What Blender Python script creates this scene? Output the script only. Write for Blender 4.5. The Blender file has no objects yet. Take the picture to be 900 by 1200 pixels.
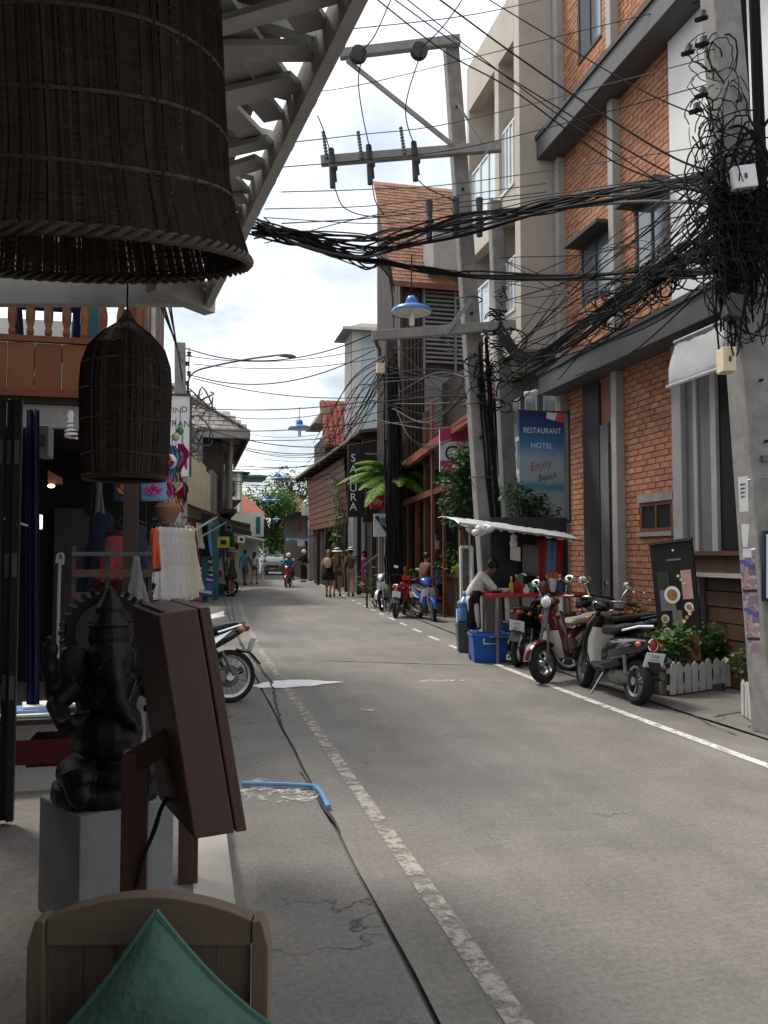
import bpy, bmesh, math, random
from mathutils import Vector as V, Matrix
random.seed(7)
R = math.radians
SC = bpy.context.scene
# ---------------------------------------------------------------- camera
CAMH, F, YAW, PITCH = 1.5, 980.0, R(12.93), math.atan(50/980.0)
cam_d = bpy.data.cameras.new('camera'); cam = bpy.data.objects.new('camera', cam_d)
SC.collection.objects.link(cam); SC.camera = cam
cam_d.sensor_fit = 'VERTICAL'; cam_d.sensor_height = 24; cam_d.lens = 24*F/1200
cam_d.clip_start = .05; cam_d.clip_end = 3000
cam.location = (0, 0, CAMH); cam.rotation_euler = (math.pi/2+PITCH, 0, -YAW)
# ---------------------------------------------------------------- sky and sun
SUN_EL, SUN_AZ = R(58), R(-38)       # azimuth measured from +Y towards +X
w = bpy.data.worlds.new('World'); SC.world = w; w.use_nodes = True
nt = w.node_tree; N = nt.nodes; L = nt.links
for n in list(N): N.remove(n)
out = N.new('ShaderNodeOutputWorld'); bg = N.new('ShaderNodeBackground')
sky = N.new('ShaderNodeTexSky'); sky.sky_type = 'NISHITA'; sky.sun_disc = False
sky.sun_elevation = SUN_EL; sky.sun_rotation = SUN_AZ; sky.air_density = 1.0; sky.dust_density = 1.5
tc = N.new('ShaderNodeTexCoord'); sp = N.new('ShaderNodeSeparateXYZ'); L.new(tc.outputs['Generated'], sp.inputs[0])
def wmath(op, a, b=None, clamp=False):
    m = N.new('ShaderNodeMath'); m.operation = op; m.use_clamp = clamp
    for i, x in enumerate((a, b)):
        if x is None: continue
        if isinstance(x, (int, float)): m.inputs[i].default_value = x
        else: L.new(x, m.inputs[i])
    return m.outputs[0]
zz = wmath('ADD', wmath('MAXIMUM', sp.outputs[2], 0.0), .28)
cb = N.new('ShaderNodeCombineXYZ')
L.new(wmath('DIVIDE', sp.outputs[0], zz), cb.inputs[0]); L.new(wmath('DIVIDE', sp.outputs[1], zz), cb.inputs[1])
cn = N.new('ShaderNodeTexNoise'); cn.inputs['Scale'].default_value = 1.5; cn.inputs['Detail'].default_value = 9
cn.inputs['Roughness'].default_value = .56; L.new(cb.outputs[0], cn.inputs['Vector'])
cr = N.new('ShaderNodeValToRGB'); cr.color_ramp.elements[0].position = .36; cr.color_ramp.elements[1].position = .56
L.new(cn.outputs['Fac'], cr.inputs[0])
cn2 = N.new('ShaderNodeTexNoise'); cn2.inputs['Scale'].default_value = 3.2; cn2.inputs['Detail'].default_value = 8
L.new(cb.outputs[0], cn2.inputs['Vector'])
cr2 = N.new('ShaderNodeValToRGB'); cr2.color_ramp.elements[0].position = .34; cr2.color_ramp.elements[1].position = .62
cr2.color_ramp.elements[0].color = (5.4, 5.9, 6.5, 1); cr2.color_ramp.elements[1].color = (10.6, 10.7, 10.8, 1)
L.new(cn2.outputs['Fac'], cr2.inputs[0])
# thin cloud scatters forward: brighter around the sun
vd = N.new('ShaderNodeVectorMath'); vd.operation = 'DOT_PRODUCT'; L.new(tc.outputs['Generated'], vd.inputs[0])
vd.inputs[1].default_value = (math.sin(SUN_AZ)*math.cos(SUN_EL), math.cos(SUN_AZ)*math.cos(SUN_EL), math.sin(SUN_EL))
glow = wmath('MULTIPLY', wmath('POWER', wmath('MAXIMUM', vd.outputs['Value'], 0.0), 4), 1.2)
veil = wmath('ADD', wmath('MULTIPLY', cr.outputs[0], .66), .3)
mx = N.new('ShaderNodeMix'); mx.data_type = 'RGBA'
L.new(wmath('ADD', veil, wmath('MULTIPLY', glow, .5), True), mx.inputs['Factor']); L.new(sky.outputs[0], mx.inputs[6]); L.new(cr2.outputs[0], mx.inputs[7])
vs = N.new('ShaderNodeVectorMath'); vs.operation = 'SCALE'; L.new(mx.outputs[2], vs.inputs[0])
L.new(wmath('ADD', glow, .95), vs.inputs['Scale'])
L.new(vs.outputs[0], bg.inputs[0]); bg.inputs[1].default_value = .1
L.new(bg.outputs[0], out.inputs[0])
sl = bpy.data.lights.new('sun', 'SUN'); sl.energy = 2.3; sl.angle = R(11); sl.color = (1, .93, .84)
so = bpy.data.objects.new('sun', sl); SC.collection.objects.link(so); so.location = (0, 20, 30)
so.rotation_euler = (math.pi/2-SUN_EL, 0, math.pi-SUN_AZ)
SC.view_settings.view_transform = 'Standard'; SC.view_settings.look = 'None'
SC.view_settings.exposure = 0.4; SC.view_settings.gamma = 1; SC.view_settings.use_curve_mapping = False
# ---------------------------------------------------------------- pixels -> places
fw = V((math.sin(YAW)*math.cos(PITCH), math.cos(YAW)*math.cos(PITCH), math.sin(PITCH)))
rt = V((math.cos(YAW), -math.sin(YAW), 0)); up_ = rt.cross(fw); HF = V((math.sin(YAW), math.cos(YAW), 0))
CP = V((0, 0, CAMH))
def ray(u, v): return rt*((u-450)/F) + up_*((600-v)/F) + fw
def PD(u, v, d): r = ray(u, v); return CP + r*(d/r.dot(HF))
def PX(u, v, X): r = ray(u, v); return CP + r*(X/r.x)
def PY(u, v, Y): r = ray(u, v); return CP + r*(Y/r.y)
def G(u, v, z=0.0): r = ray(u, v); return CP + r*((z-CAMH)/r.z)
def PZ(u, v, z): return G(u, v, z)
# ---------------------------------------------------------------- materials
MATS = {}
def mat(name, col, rough=.75, var=.16, scale=5, bump=0, bscale=70, metal=0, spec=.35, coat=0, stretch=(1,1,1), dirt=.0,
        dirtcol=(.06,.05,.045), emis=0, alpha=1, island=0, orand=.0, transl=0, aniso=False):
    m = bpy.data.materials.new(name); m.use_nodes = True; MATS[name] = m
    t = m.node_tree; n = t.nodes; l = t.links; b = n['Principled BSDF']
    b.inputs['Roughness'].default_value = rough; b.inputs['Metallic'].default_value = metal
    b.inputs['Specular IOR Level'].default_value = spec
    if coat: b.inputs['Coat Weight'].default_value = coat; b.inputs['Coat Roughness'].default_value = .08
    tcn = n.new('ShaderNodeTexCoord'); mp = n.new('ShaderNodeMapping'); mp.inputs['Scale'].default_value = stretch
    l.new(tcn.outputs['Object'], mp.inputs[0])
    no = n.new('ShaderNodeTexNoise'); no.inputs['Scale'].default_value = scale; no.inputs['Detail'].default_value = 7
    no.inputs['Roughness'].default_value = .62; l.new(mp.outputs[0], no.inputs['Vector'])
    ra = n.new('ShaderNodeValToRGB'); ra.color_ramp.elements[0].position = .3; ra.color_ramp.elements[1].position = .7
    c0 = [max(0, c*(1-var)) for c in col[:3]]; c1 = [min(1, c*(1+var)) for c in col[:3]]
    ra.color_ramp.elements[0].color = (*c0, 1); ra.color_ramp.elements[1].color = (*c1, 1); l.new(no.outputs['Fac'], ra.inputs[0])
    cur = ra.outputs[0]
    def mix(bt, fac, a, c):
        x = n.new('ShaderNodeMix'); x.data_type = 'RGBA'; x.blend_type = bt
        if isinstance(fac, float): x.inputs['Factor'].default_value = fac
        else: l.new(fac, x.inputs['Factor'])
        l.new(a, x.inputs[6])
        if isinstance(c, tuple): x.inputs[7].default_value = (*c, 1)
        else: l.new(c, x.inputs[7])
        return x.outputs[2]
    if dirt:
        n2 = n.new('ShaderNodeTexNoise'); n2.inputs['Scale'].default_value = scale*.33; n2.inputs['Detail'].default_value = 8
        n2.inputs['Roughness'].default_value = .7; l.new(mp.outputs[0], n2.inputs['Vector'])
        r2 = n.new('ShaderNodeValToRGB'); r2.color_ramp.elements[0].position = .46; r2.color_ramp.elements[1].position = .74
        r2.color_ramp.elements[1].color = (dirt, dirt, dirt, 1); l.new(n2.outputs['Fac'], r2.inputs[0])
        cur = mix('MIX', r2.outputs[0], cur, dirtcol)
    if island or orand:
        hs = n.new('ShaderNodeHueSaturation'); l.new(cur, hs.inputs['Color'])
        src = None
        if island:
            ge = n.new('ShaderNodeNewGeometry'); src = ge.outputs['Random Per Island']
        oi = n.new('ShaderNodeObjectInfo')
        if src is None: src = oi.outputs['Random']
        else:
            a = n.new('ShaderNodeMath'); a.operation = 'ADD'; l.new(src, a.inputs[0]); l.new(oi.outputs['Random'], a.inputs[1])
            fr = n.new('ShaderNodeMath'); fr.operation = 'FRACT'; l.new(a.outputs[0], fr.inputs[0]); src = fr.outputs[0]
        k = island or orand
        mr = n.new('ShaderNodeMapRange'); mr.inputs[3].default_value = 1-k; mr.inputs[4].default_value = 1+k; l.new(src, mr.inputs[0])
        l.new(mr.outputs[0], hs.inputs['Value'])
        mr2 = n.new('ShaderNodeMapRange'); mr2.inputs[3].default_value = .5-k*.04; mr2.inputs[4].default_value = .5+k*.04; l.new(src, mr2.inputs[0])
        l.new(mr2.outputs[0], hs.inputs['Hue'])
        cur = hs.outputs[0]
    l.new(cur, b.inputs['Base Color'])
    # roughness varies a little with the same noise
    mrr = n.new('ShaderNodeMapRange'); mrr.inputs[3].default_value = max(.02, rough-.1); mrr.inputs[4].default_value = min(1, rough+.1)
    l.new(no.outputs['Fac'], mrr.inputs[0]); l.new(mrr.outputs[0], b.inputs['Roughness'])
    if bump:
        n3 = n.new('ShaderNodeTexNoise'); n3.inputs['Scale'].default_value = bscale; n3.inputs['Detail'].default_value = 5
        l.new(mp.outputs[0], n3.inputs['Vector'])
        bp = n.new('ShaderNodeBump'); bp.inputs['Strength'].default_value = bump; bp.inputs['Distance'].default_value = .01
        l.new(n3.outputs['Fac'], bp.inputs['Height']); l.new(bp.outputs[0], b.inputs['Normal'])
    if emis:
        b.inputs['Emission Strength'].default_value = emis; b.inputs['Emission Color'].default_value = (*col[:3], 1)
    if alpha < 1: b.inputs['Alpha'].default_value = alpha
    if transl:
        ts = n.new('ShaderNodeBsdfTranslucent'); l.new(cur, ts.inputs[0]); ms = n.new('ShaderNodeMixShader'); ms.inputs[0].default_value = transl
        l.new(b.outputs[0], ms.inputs[1]); l.new(ts.outputs[0], ms.inputs[2]); l.new(ms.outputs[0], n['Material Output'].inputs[0])
    return m
WD = (1, 1, .12)
mat('concrete_pole', (.26,.25,.235), .9, .2, 7, .35, 60, dirt=.35)
mat('concrete_wall', (.30,.29,.275), .9, .14, 2.5, .25, 50, dirt=.3, dirtcol=(.16,.15,.14))
mat('beige_wall', (.50,.45,.39), .9, .1, 2.2, .2, 50, dirt=.32, dirtcol=(.2,.17,.145))
mat('white_wall', (.74,.73,.71), .85, .07, 2, .1, 40, dirt=.2, dirtcol=(.4,.39,.37))
mat('brick', (.42,.20,.118), .9, .2, 14, .4, 90, island=.15)
mat('mortar', (.30,.155,.10), .95, .15, 10, .3)
mat('grey_steel', (.085,.085,.09), .55, .15, 5, dirt=.2, dirtcol=(.14,.13,.12))
mat('pilaster', (.40,.39,.375), .8, .1, 3, dirt=.25, dirtcol=(.2,.19,.18))
mat('dark_grey', (.055,.055,.058), .7, .15, 5)
mat('grey_panel', (.17,.17,.175), .75, .12, 4, dirt=.2)
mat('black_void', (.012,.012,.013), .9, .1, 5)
mat('black_plastic', (.018,.018,.019), .45, .2, 8)
mat('black_paint', (.012,.012,.013), .18, .1, 8, coat=.6, spec=.5)
mat('rubber', (.016,.016,.016), .85, .25, 20, .3, 90)
mat('cable', (.012,.012,.013), .8, .2, 10, spec=.12)
mat('cable_grey', (.075,.075,.075), .8, .2, 10, spec=.15)
mat('chrome', (.75,.75,.76), .12, .05, 10, metal=1)
mat('alu', (.45,.45,.46), .35, .1, 10, metal=1)
mat('mirror_glass', (.9,.9,.92), .04, .01, 3, metal=1)
mat('glass', (.10,.13,.15), .08, .1, 1.5, spec=.8, coat=.3)
mat('pale_glass', (.50,.58,.64), .12, .12, 1.2, spec=.8)
mat('window_frame', (.62,.62,.61), .6, .06, 5)
mat('orange_wood', (.18,.062,.024), .55, .22, 4, .15, 40, stretch=(1,1,.15), orand=.12)
mat('brown_wood', (.10,.05,.032), .6, .25, 5, .2, 40, stretch=(1,1,.15))
mat('redbrown_wood', (.15,.055,.035), .65, .25, 5, .2, 40, stretch=(1,1,.15), orand=.1)
mat('dark_wood', (.045,.03,.025), .7, .3, 5, .2, 40, stretch=(1,1,.2))
mat('teak', (.16,.115,.082), .6, .22, 6, .2, 60, stretch=(1,1,.1), orand=.1)
mat('teak_rail', (.165,.12,.085), .6, .2, 6, .2, 60, stretch=(.1,1,1))
mat('sign_wood', (.062,.027,.02), .5, .2, 5, .15, 70, stretch=(1,1,.2))
mat('white_timber', (.5,.49,.47), .75, .12, 5, .2, 40, dirt=.6, dirtcol=(.25,.23,.21), orand=.08)
mat('grey_timber', (.30,.29,.275), .8, .2, 5, .25, 40, stretch=(1,1,.2), dirt=.3)
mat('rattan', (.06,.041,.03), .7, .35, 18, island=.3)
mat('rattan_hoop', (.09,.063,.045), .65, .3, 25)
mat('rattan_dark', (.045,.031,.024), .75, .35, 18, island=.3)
mat('roof_shingle', (.33,.175,.11), .9, .2, 8, .3, 60, island=.16)
mat('roof_tile_grey', (.24,.215,.19), .9, .25, 7, .3, 60, island=.2, dirt=.3)
mat('roof_tile_red', (.30,.085,.06), .85, .22, 7, .3, 60, island=.18, dirt=.2)
mat('rust_sheet', (.16,.125,.105), .8, .3, 5, .2, 30, dirt=.4)
mat('pale_blue_wall', (.56,.66,.69), .85, .06, 1.2, .1, 40, dirt=.2, dirtcol=(.4,.46,.48))
mat('cream_panel', (.66,.57,.38), .8, .08, 3, dirt=.35, dirtcol=(.4,.32,.2))
mat('green_wall', (.38,.47,.30), .85, .1, 3, dirt=.2)
mat('teal_paint', (.03,.14,.15), .6, .2, 5, dirt=.2)
mat('lamp_blue', (.03,.16,.46), .35, .12, 6, coat=.3)
mat('lamp_white', (.8,.8,.78), .5, .05, 6)
mat('bulb_white', (.85,.85,.83), .35, .03, 6)
mat('warm_glow', (1, .62, .25), .5, .02, 5, emis=5)
mat('lit_panel', (.9,.95,.85), .5, .02, 5, emis=.9)
mat('headlamp_glow', (1, .55, .22), .4, .02, 5, emis=9)
mat('paper', (.78,.77,.74), .8, .06, 10)
mat('ink', (.03,.03,.035), .7, .1, 10)
mat('ink_red', (.45,.05,.05), .7, .1, 10)
mat('pink_sign', (.46,.045,.16), .6, .1, 6)
mat('white_sign', (.72,.72,.72), .6, .06, 6, dirt=.15, dirtcol=(.5,.5,.5))
mat('illy_red', (.55,.02,.025), .45, .08, 6)
mat('board_blue', (.05,.075,.26), .6, .15, 6)
mat('plate_white', (.75,.76,.76), .45, .05, 10, dirt=.15, dirtcol=(.4,.4,.4))
mat('cooler_blue', (.01,.10,.42), .35, .1, 5, dirt=.12)
mat('bin_grey', (.10,.11,.12), .6, .15, 5, dirt=.2)
mat('jug_blue', (.08,.25,.5), .15, .1, 5, alpha=.8)
mat('red_table', (.42,.02,.025), .4, .12, 6)
mat('foil', (.72,.73,.74), .42, .15, 14, 1.0, 22, metal=.2)
mat('red_paint', (.42,.018,.016), .2, .1, 8, coat=.6)
mat('maroon_paint', (.075,.009,.013), .16, .12, 8, coat=.8, spec=.5)
mat('blue_paint', (.012,.07,.36), .18, .1, 8, coat=.6)
mat('white_paint', (.7,.7,.69), .25, .06, 8, coat=.4)
mat('cream_paint', (.66,.62,.52), .28, .06, 8, coat=.4)
mat('beige_paint', (.45,.39,.34), .35, .06, 8, coat=.3)
mat('silver_paint', (.42,.42,.42), .3, .06, 8, metal=.5)
mat('engine', (.14,.14,.14), .5, .3, 14, metal=.6, dirt=.3)
mat('seat_vinyl', (.02,.02,.021), .38, .15, 12)
mat('seat_tan', (.30,.24,.2), .5, .15, 12)
mat('lens_red', (.38,.01,.02), .12, .1, 10, coat=.7)
mat('lens_orange', (.55,.13,.03), .15, .1, 10, coat=.7)
mat('lens_clear', (.7,.72,.74), .08, .1, 10, spec=.8)
mat('plinth', (.19,.195,.20), .85, .14, 5, .2, 60, dirt=.25, dirtcol=(.11,.11,.115))
mat('statue_black', (.008,.008,.009), .5, .3, 12, .35, 40, spec=.25)
mat('cushion_green', (.075,.15,.118), .9, .2, 7, .5, 60)
mat('skin', (.38,.215,.15), .6, .08, 10)
mat('skin_dark', (.20,.105,.07), .6, .08, 10)
mat('hair_black', (.015,.012,.011), .5, .3, 30)
mat('hair_tan', (.30,.18,.09), .55, .3, 30)
for nm, c in dict(cloth_black=(.014,.014,.016), cloth_white=(.66,.65,.63), cloth_teal=(.02,.20,.33), cloth_olive=(.075,.08,.05), cloth_khaki=(.36,.31,.22),
        cloth_magenta=(.55,.03,.26), cloth_navy=(.025,.03,.06), cloth_denim=(.06,.09,.16), cloth_grey=(.055,.055,.07), cloth_orange=(.62,.11,.04), cloth_red=(.42,.03,.04),
        cloth_pink=(.60,.10,.24), cloth_brown=(.14,.06,.04), cloth_straw=(.55,.45,.28), cloth_hat=(.74,.72,.66), cloth_cream=(.66,.61,.48), cloth_blue=(.004,.006,.05),
        cloth_teal2=(.03,.25,.22), cloth_yellow=(.62,.48,.05), cloth_purple=(.18,.06,.28), cloth_sky=(.18,.34,.55), cloth_green=(.10,.34,.12), cloth_blush=(.5,.3,.27), cloth_red_shaded=(.07,.008,.012), cloth_coral=(.25,.045,.06)).items():  # the dimmest red has deep shop shade put into its colour
    mat(nm, c, .9, .14, 9, .2, 120, orand=.06)
mat('cloth_stripe', (.55,.42,.4), .9, .3, 9)
mat('leaf', (.075,.16,.032), .6, .25, 3, island=.38, transl=.3, spec=.45)
mat('leaf_dark', (.035,.085,.022), .5, .25, 3, island=.4, transl=.25, spec=.5)
mat('leaf_lime', (.16,.27,.04), .55, .2, 3, island=.3, transl=.35)
mat('leaf_grey', (.085,.125,.06), .6, .2, 3, island=.35, transl=.3)
mat('bark', (.10,.075,.055), .9, .3, 8, .4, 50, stretch=(1,1,.3))
mat('petal_red', (.5,.03,.03), .7, .1, 10)
mat('petal_orange', (.62,.22,.04), .7, .1, 10)
mat('petal_white', (.75,.75,.7), .7, .1, 10)
mat('pvc_blue', (.12,.28,.50), .45, .08, 8)
mat('car_beige', (.30,.27,.235), .7, .06, 5, spec=.2)
mat('cone_orange', (.65,.10,.02), .6, .1, 8)
mat('pocket_tile', (.42,.39,.34), .7, .14, 4, .1, 60, dirt=.25, dirtcol=(.24,.22,.19))
# ---------------------------------------------------------------- mesh builder
ROOTM = {}
def rootm(o):
    while o.parent: o = o.parent
    return ROOTM.get(o.name, Matrix.Identity(4))
def setp(o, label=None, cat=None, group=None, kind=None):
    if label: o['label'] = label
    if cat: o['category'] = cat
    if group: o['group'] = group
    if kind: o['kind'] = kind
    return o
def thing(name, label, cat, loc=(0,0,0), rz=0, group=None, rot=None):
    o = bpy.data.objects.new(name, None); SC.collection.objects.link(o); o.empty_display_size = .1
    o.location = loc; o.rotation_euler = rot if rot else (0, 0, rz)
    from mathutils import Euler
    ROOTM[o.name] = Matrix.Translation(V(loc)) @ Euler(o.rotation_euler).to_matrix().to_4x4()
    return setp(o, label, cat, group)
def link(name, me, parent=None, loc=None, rot=None, m=None):
    o = bpy.data.objects.new(name, me); SC.collection.objects.link(o)
    if parent: o.parent = parent
    if loc is not None: o.location = loc
    if rot is not None: o.rotation_euler = rot
    return o
def frame(p, x, y):
    x = V(x).normalized(); y = V(y); z = x.cross(y).normalized(); y = z.cross(x)
    m = Matrix((x, y, z)).transposed().to_4x4(); m.translation = V(p); return m
class MB:
    def __init__(s): s.v = []; s.f = []
    def add(s, vs, fs):
        o = len(s.v); s.v += [V(p) for p in vs]; s.f += [tuple(i+o for i in f) for f in fs]; return s
    def hexa(s, p):
        return s.add(p, [(0,3,2,1),(4,5,6,7),(0,1,5,4),(1,2,6,5),(2,3,7,6),(3,0,4,7)])
    def boxp(s, a, b):
        x0,x1 = sorted((a[0],b[0])); y0,y1 = sorted((a[1],b[1])); z0,z1 = sorted((a[2],b[2]))
        return s.hexa([(x0,y0,z0),(x1,y0,z0),(x1,y1,z0),(x0,y1,z0),(x0,y0,z1),(x1,y0,z1),(x1,y1,z1),(x0,y1,z1)])
    def box(s, c, sz, M=None):
        hx,hy,hz = sz[0]/2, sz[1]/2, sz[2]/2; c = V(c)
        p = [V(q) for q in [(-hx,-hy,-hz),(hx,-hy,-hz),(hx,hy,-hz),(-hx,hy,-hz),(-hx,-hy,hz),(hx,-hy,hz),(hx,hy,hz),(-hx,hy,hz)]]
        if M is not None: p = [M @ q for q in p]
        return s.hexa([c+q for q in p])
    def bar(s, p, q, w, h, up=(0,0,1)):
        p = V(p); q = V(q); d = (q-p).normalized(); side = d.cross(V(up))
        if side.length < 1e-4: side = d.cross(V((1,0,0)))
        side.normalize(); u = side.cross(d); a = side*(w/2); b = u*(h/2)
        return s.hexa([p-a-b, p+a-b, q+a-b, q-a-b, p-a+b, p+a+b, q+a+b, q-a+b])
    def tube(s, pts, r, n=6, cap=True):
        pts = [V(p) for p in pts]; k = len(pts); rs = r if isinstance(r, (list, tuple)) else [r]*k; o = len(s.v)
        d0 = (pts[1]-pts[0]).normalized(); ref = V((0,0,1)) if abs(d0.z) < .9 else V((1,0,0)); pn = None
        for i in range(k):
            d = (pts[min(i+1,k-1)]-pts[max(i-1,0)]);
            if d.length < 1e-9: d = d0
            d.normalize(); a = d.cross(ref)
            if a.length < 1e-3: a = pn or d.cross(V((0,1,0)))
            a.normalize(); pn = a; b = d.cross(a)
            for j in range(n):
                t = 2*math.pi*j/n; s.v.append(pts[i]+(a*math.cos(t)+b*math.sin(t))*rs[i])
        for i in range(k-1):
            for j in range(n):
                s.f.append((o+i*n+j, o+i*n+(j+1)%n, o+(i+1)*n+(j+1)%n, o+(i+1)*n+j))
        if cap: s.f.append(tuple(o+j for j in reversed(range(n)))); s.f.append(tuple(o+(k-1)*n+j for j in range(n)))
        return s
    def rings(s, rs, cap=True, closed=True):
        n = len(rs[0]); o = len(s.v)
        for r_ in rs: s.v += [V(p) for p in r_]
        for i in range(len(rs)-1):
            for j in range(n if closed else n-1):
                s.f.append((o+i*n+j, o+i*n+(j+1)%n, o+(i+1)*n+(j+1)%n, o+(i+1)*n+j))
        if cap and closed: s.f.append(tuple(o+j for j in reversed(range(n)))); s.f.append(tuple(o+(len(rs)-1)*n+j for j in range(n)))
        return s
    def lathe(s, prof, n=20, M=None, cap=True, sx=1, sy=1):
        rs = []
        for r_, z in prof:
            q = [V((r_*math.cos(2*math.pi*j/n)*sx, r_*math.sin(2*math.pi*j/n)*sy, z)) for j in range(n)]
            rs.append([M @ p for p in q] if M is not None else q)
        return s.rings(rs, cap)
    def ell(s, c, r, n=12, m=8, M=None):
        T = Matrix.Translation(V(c)) @ (M.to_4x4() if M is not None else Matrix.Identity(4)) @ Matrix.Diagonal((r[0], r[1], r[2], 1))
        pr = [(max(.02, math.sin(math.pi*i/m)), -math.cos(math.pi*i/m)) for i in range(m+1)]
        return s.lathe(pr, n, T)
    def prism(s, poly, ext):
        ext = V(ext); a = [V(p) for p in poly]; n = len(a)
        return s.add(a+[p+ext for p in a], [tuple(reversed(range(n))), tuple(range(n, 2*n))]+[(i,(i+1)%n,n+(i+1)%n,n+i) for i in range(n)])
    def quad(s, *p): return s.add(p, [tuple(range(len(p)))])
    def loft(s, secs, n=12, ex=2.4, cap=True):
        # sections along the side profile: (x, z, half width, half height, path angle deg)
        rs = []
        for x, z, hw, hh, an in secs:
            a = R(an); nx, nz = -math.sin(a), math.cos(a); q = []
            for j in range(n):
                t = 2*math.pi*j/n; c, d = math.cos(t), math.sin(t)
                y = math.copysign(abs(c)**(2/ex), c)*hw; h = math.copysign(abs(d)**(2/ex), d)*hh
                q.append((x+nx*h, y, z+nz*h))
            rs.append(q)
        return s.rings(rs, cap)
    def mesh(s, name, m, smooth=False):
        me = bpy.data.meshes.new(name); me.from_pydata([tuple(p) for p in s.v], [], s.f); me.materials.append(MATS[m] if isinstance(m, str) else m)
        if smooth: me.polygons.foreach_set('use_smooth', [True]*len(me.polygons))
        bm = bmesh.new(); bm.from_mesh(me); bmesh.ops.recalc_face_normals(bm, faces=bm.faces); bm.to_mesh(me); bm.free()
        if smooth:
            try: me.set_sharp_from_angle(angle=R(40))
            except Exception: pass
        return me
    def build(s, name, m, parent=None, smooth=False, local=False, bevel=0, **kw):
        if parent is None:
            xs = [p.x for p in s.v]; ys = [p.y for p in s.v]; zs = [p.z for p in s.v]
            o0 = V(((min(xs)+max(xs))/2, (min(ys)+max(ys))/2, min(zs)))
            s.v = [p-o0 for p in s.v]; o = link(name, s.mesh(name, m, smooth), None, o0); ROOTM[o.name] = Matrix.Translation(o0)
        else:
            if not local:
                inv = rootm(parent).inverted(); s.v = [inv @ p for p in s.v]
            o = link(name, s.mesh(name, m, smooth), parent)
        if bevel:
            b = o.modifiers.new('bevel', 'BEVEL'); b.width = bevel; b.segments = 2; b.limit_method = 'ANGLE'; b.angle_limit = R(50)
        return setp(o, **kw)
def one(m, name, fn, *a, parent=None, smooth=False, local=False, **kw):
    b = MB(); getattr(b, fn)(*a); return b.build(name, m, parent, smooth, local, **kw)
_tc = {}
def text(name, s, size, m, parent, M, local=False, align='CENTER', shear=0, sx=1.0, ext=.002):
    """lettering as a flat mesh; M maps its xy-plane to the world"""
    key = (s, size, align, shear)
    if key not in _tc:
        c = bpy.data.curves.new('t', 'FONT'); c.body = s; c.size = size; c.align_x = align; c.align_y = 'CENTER'; c.shear = shear; c.resolution_u = 3
        o = bpy.data.objects.new('t', c); SC.collection.objects.link(o); dg = bpy.context.evaluated_depsgraph_get(); dg.update()
        me = bpy.data.meshes.new_from_object(o.evaluated_get(dg)); bpy.data.objects.remove(o); bpy.data.curves.remove(c); _tc[key] = me
    me = _tc[key].copy(); me.materials.clear(); me.materials.append(MATS[m])
    T = M @ Matrix.Diagonal((sx, 1, 1, 1))
    if parent and not local: T = rootm(parent).inverted() @ T
    me.transform(T); me.name = name
    return link(name, me, parent)
def rnd(a, b): return random.uniform(a, b)
Z3 = V((0,0,1))
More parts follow.
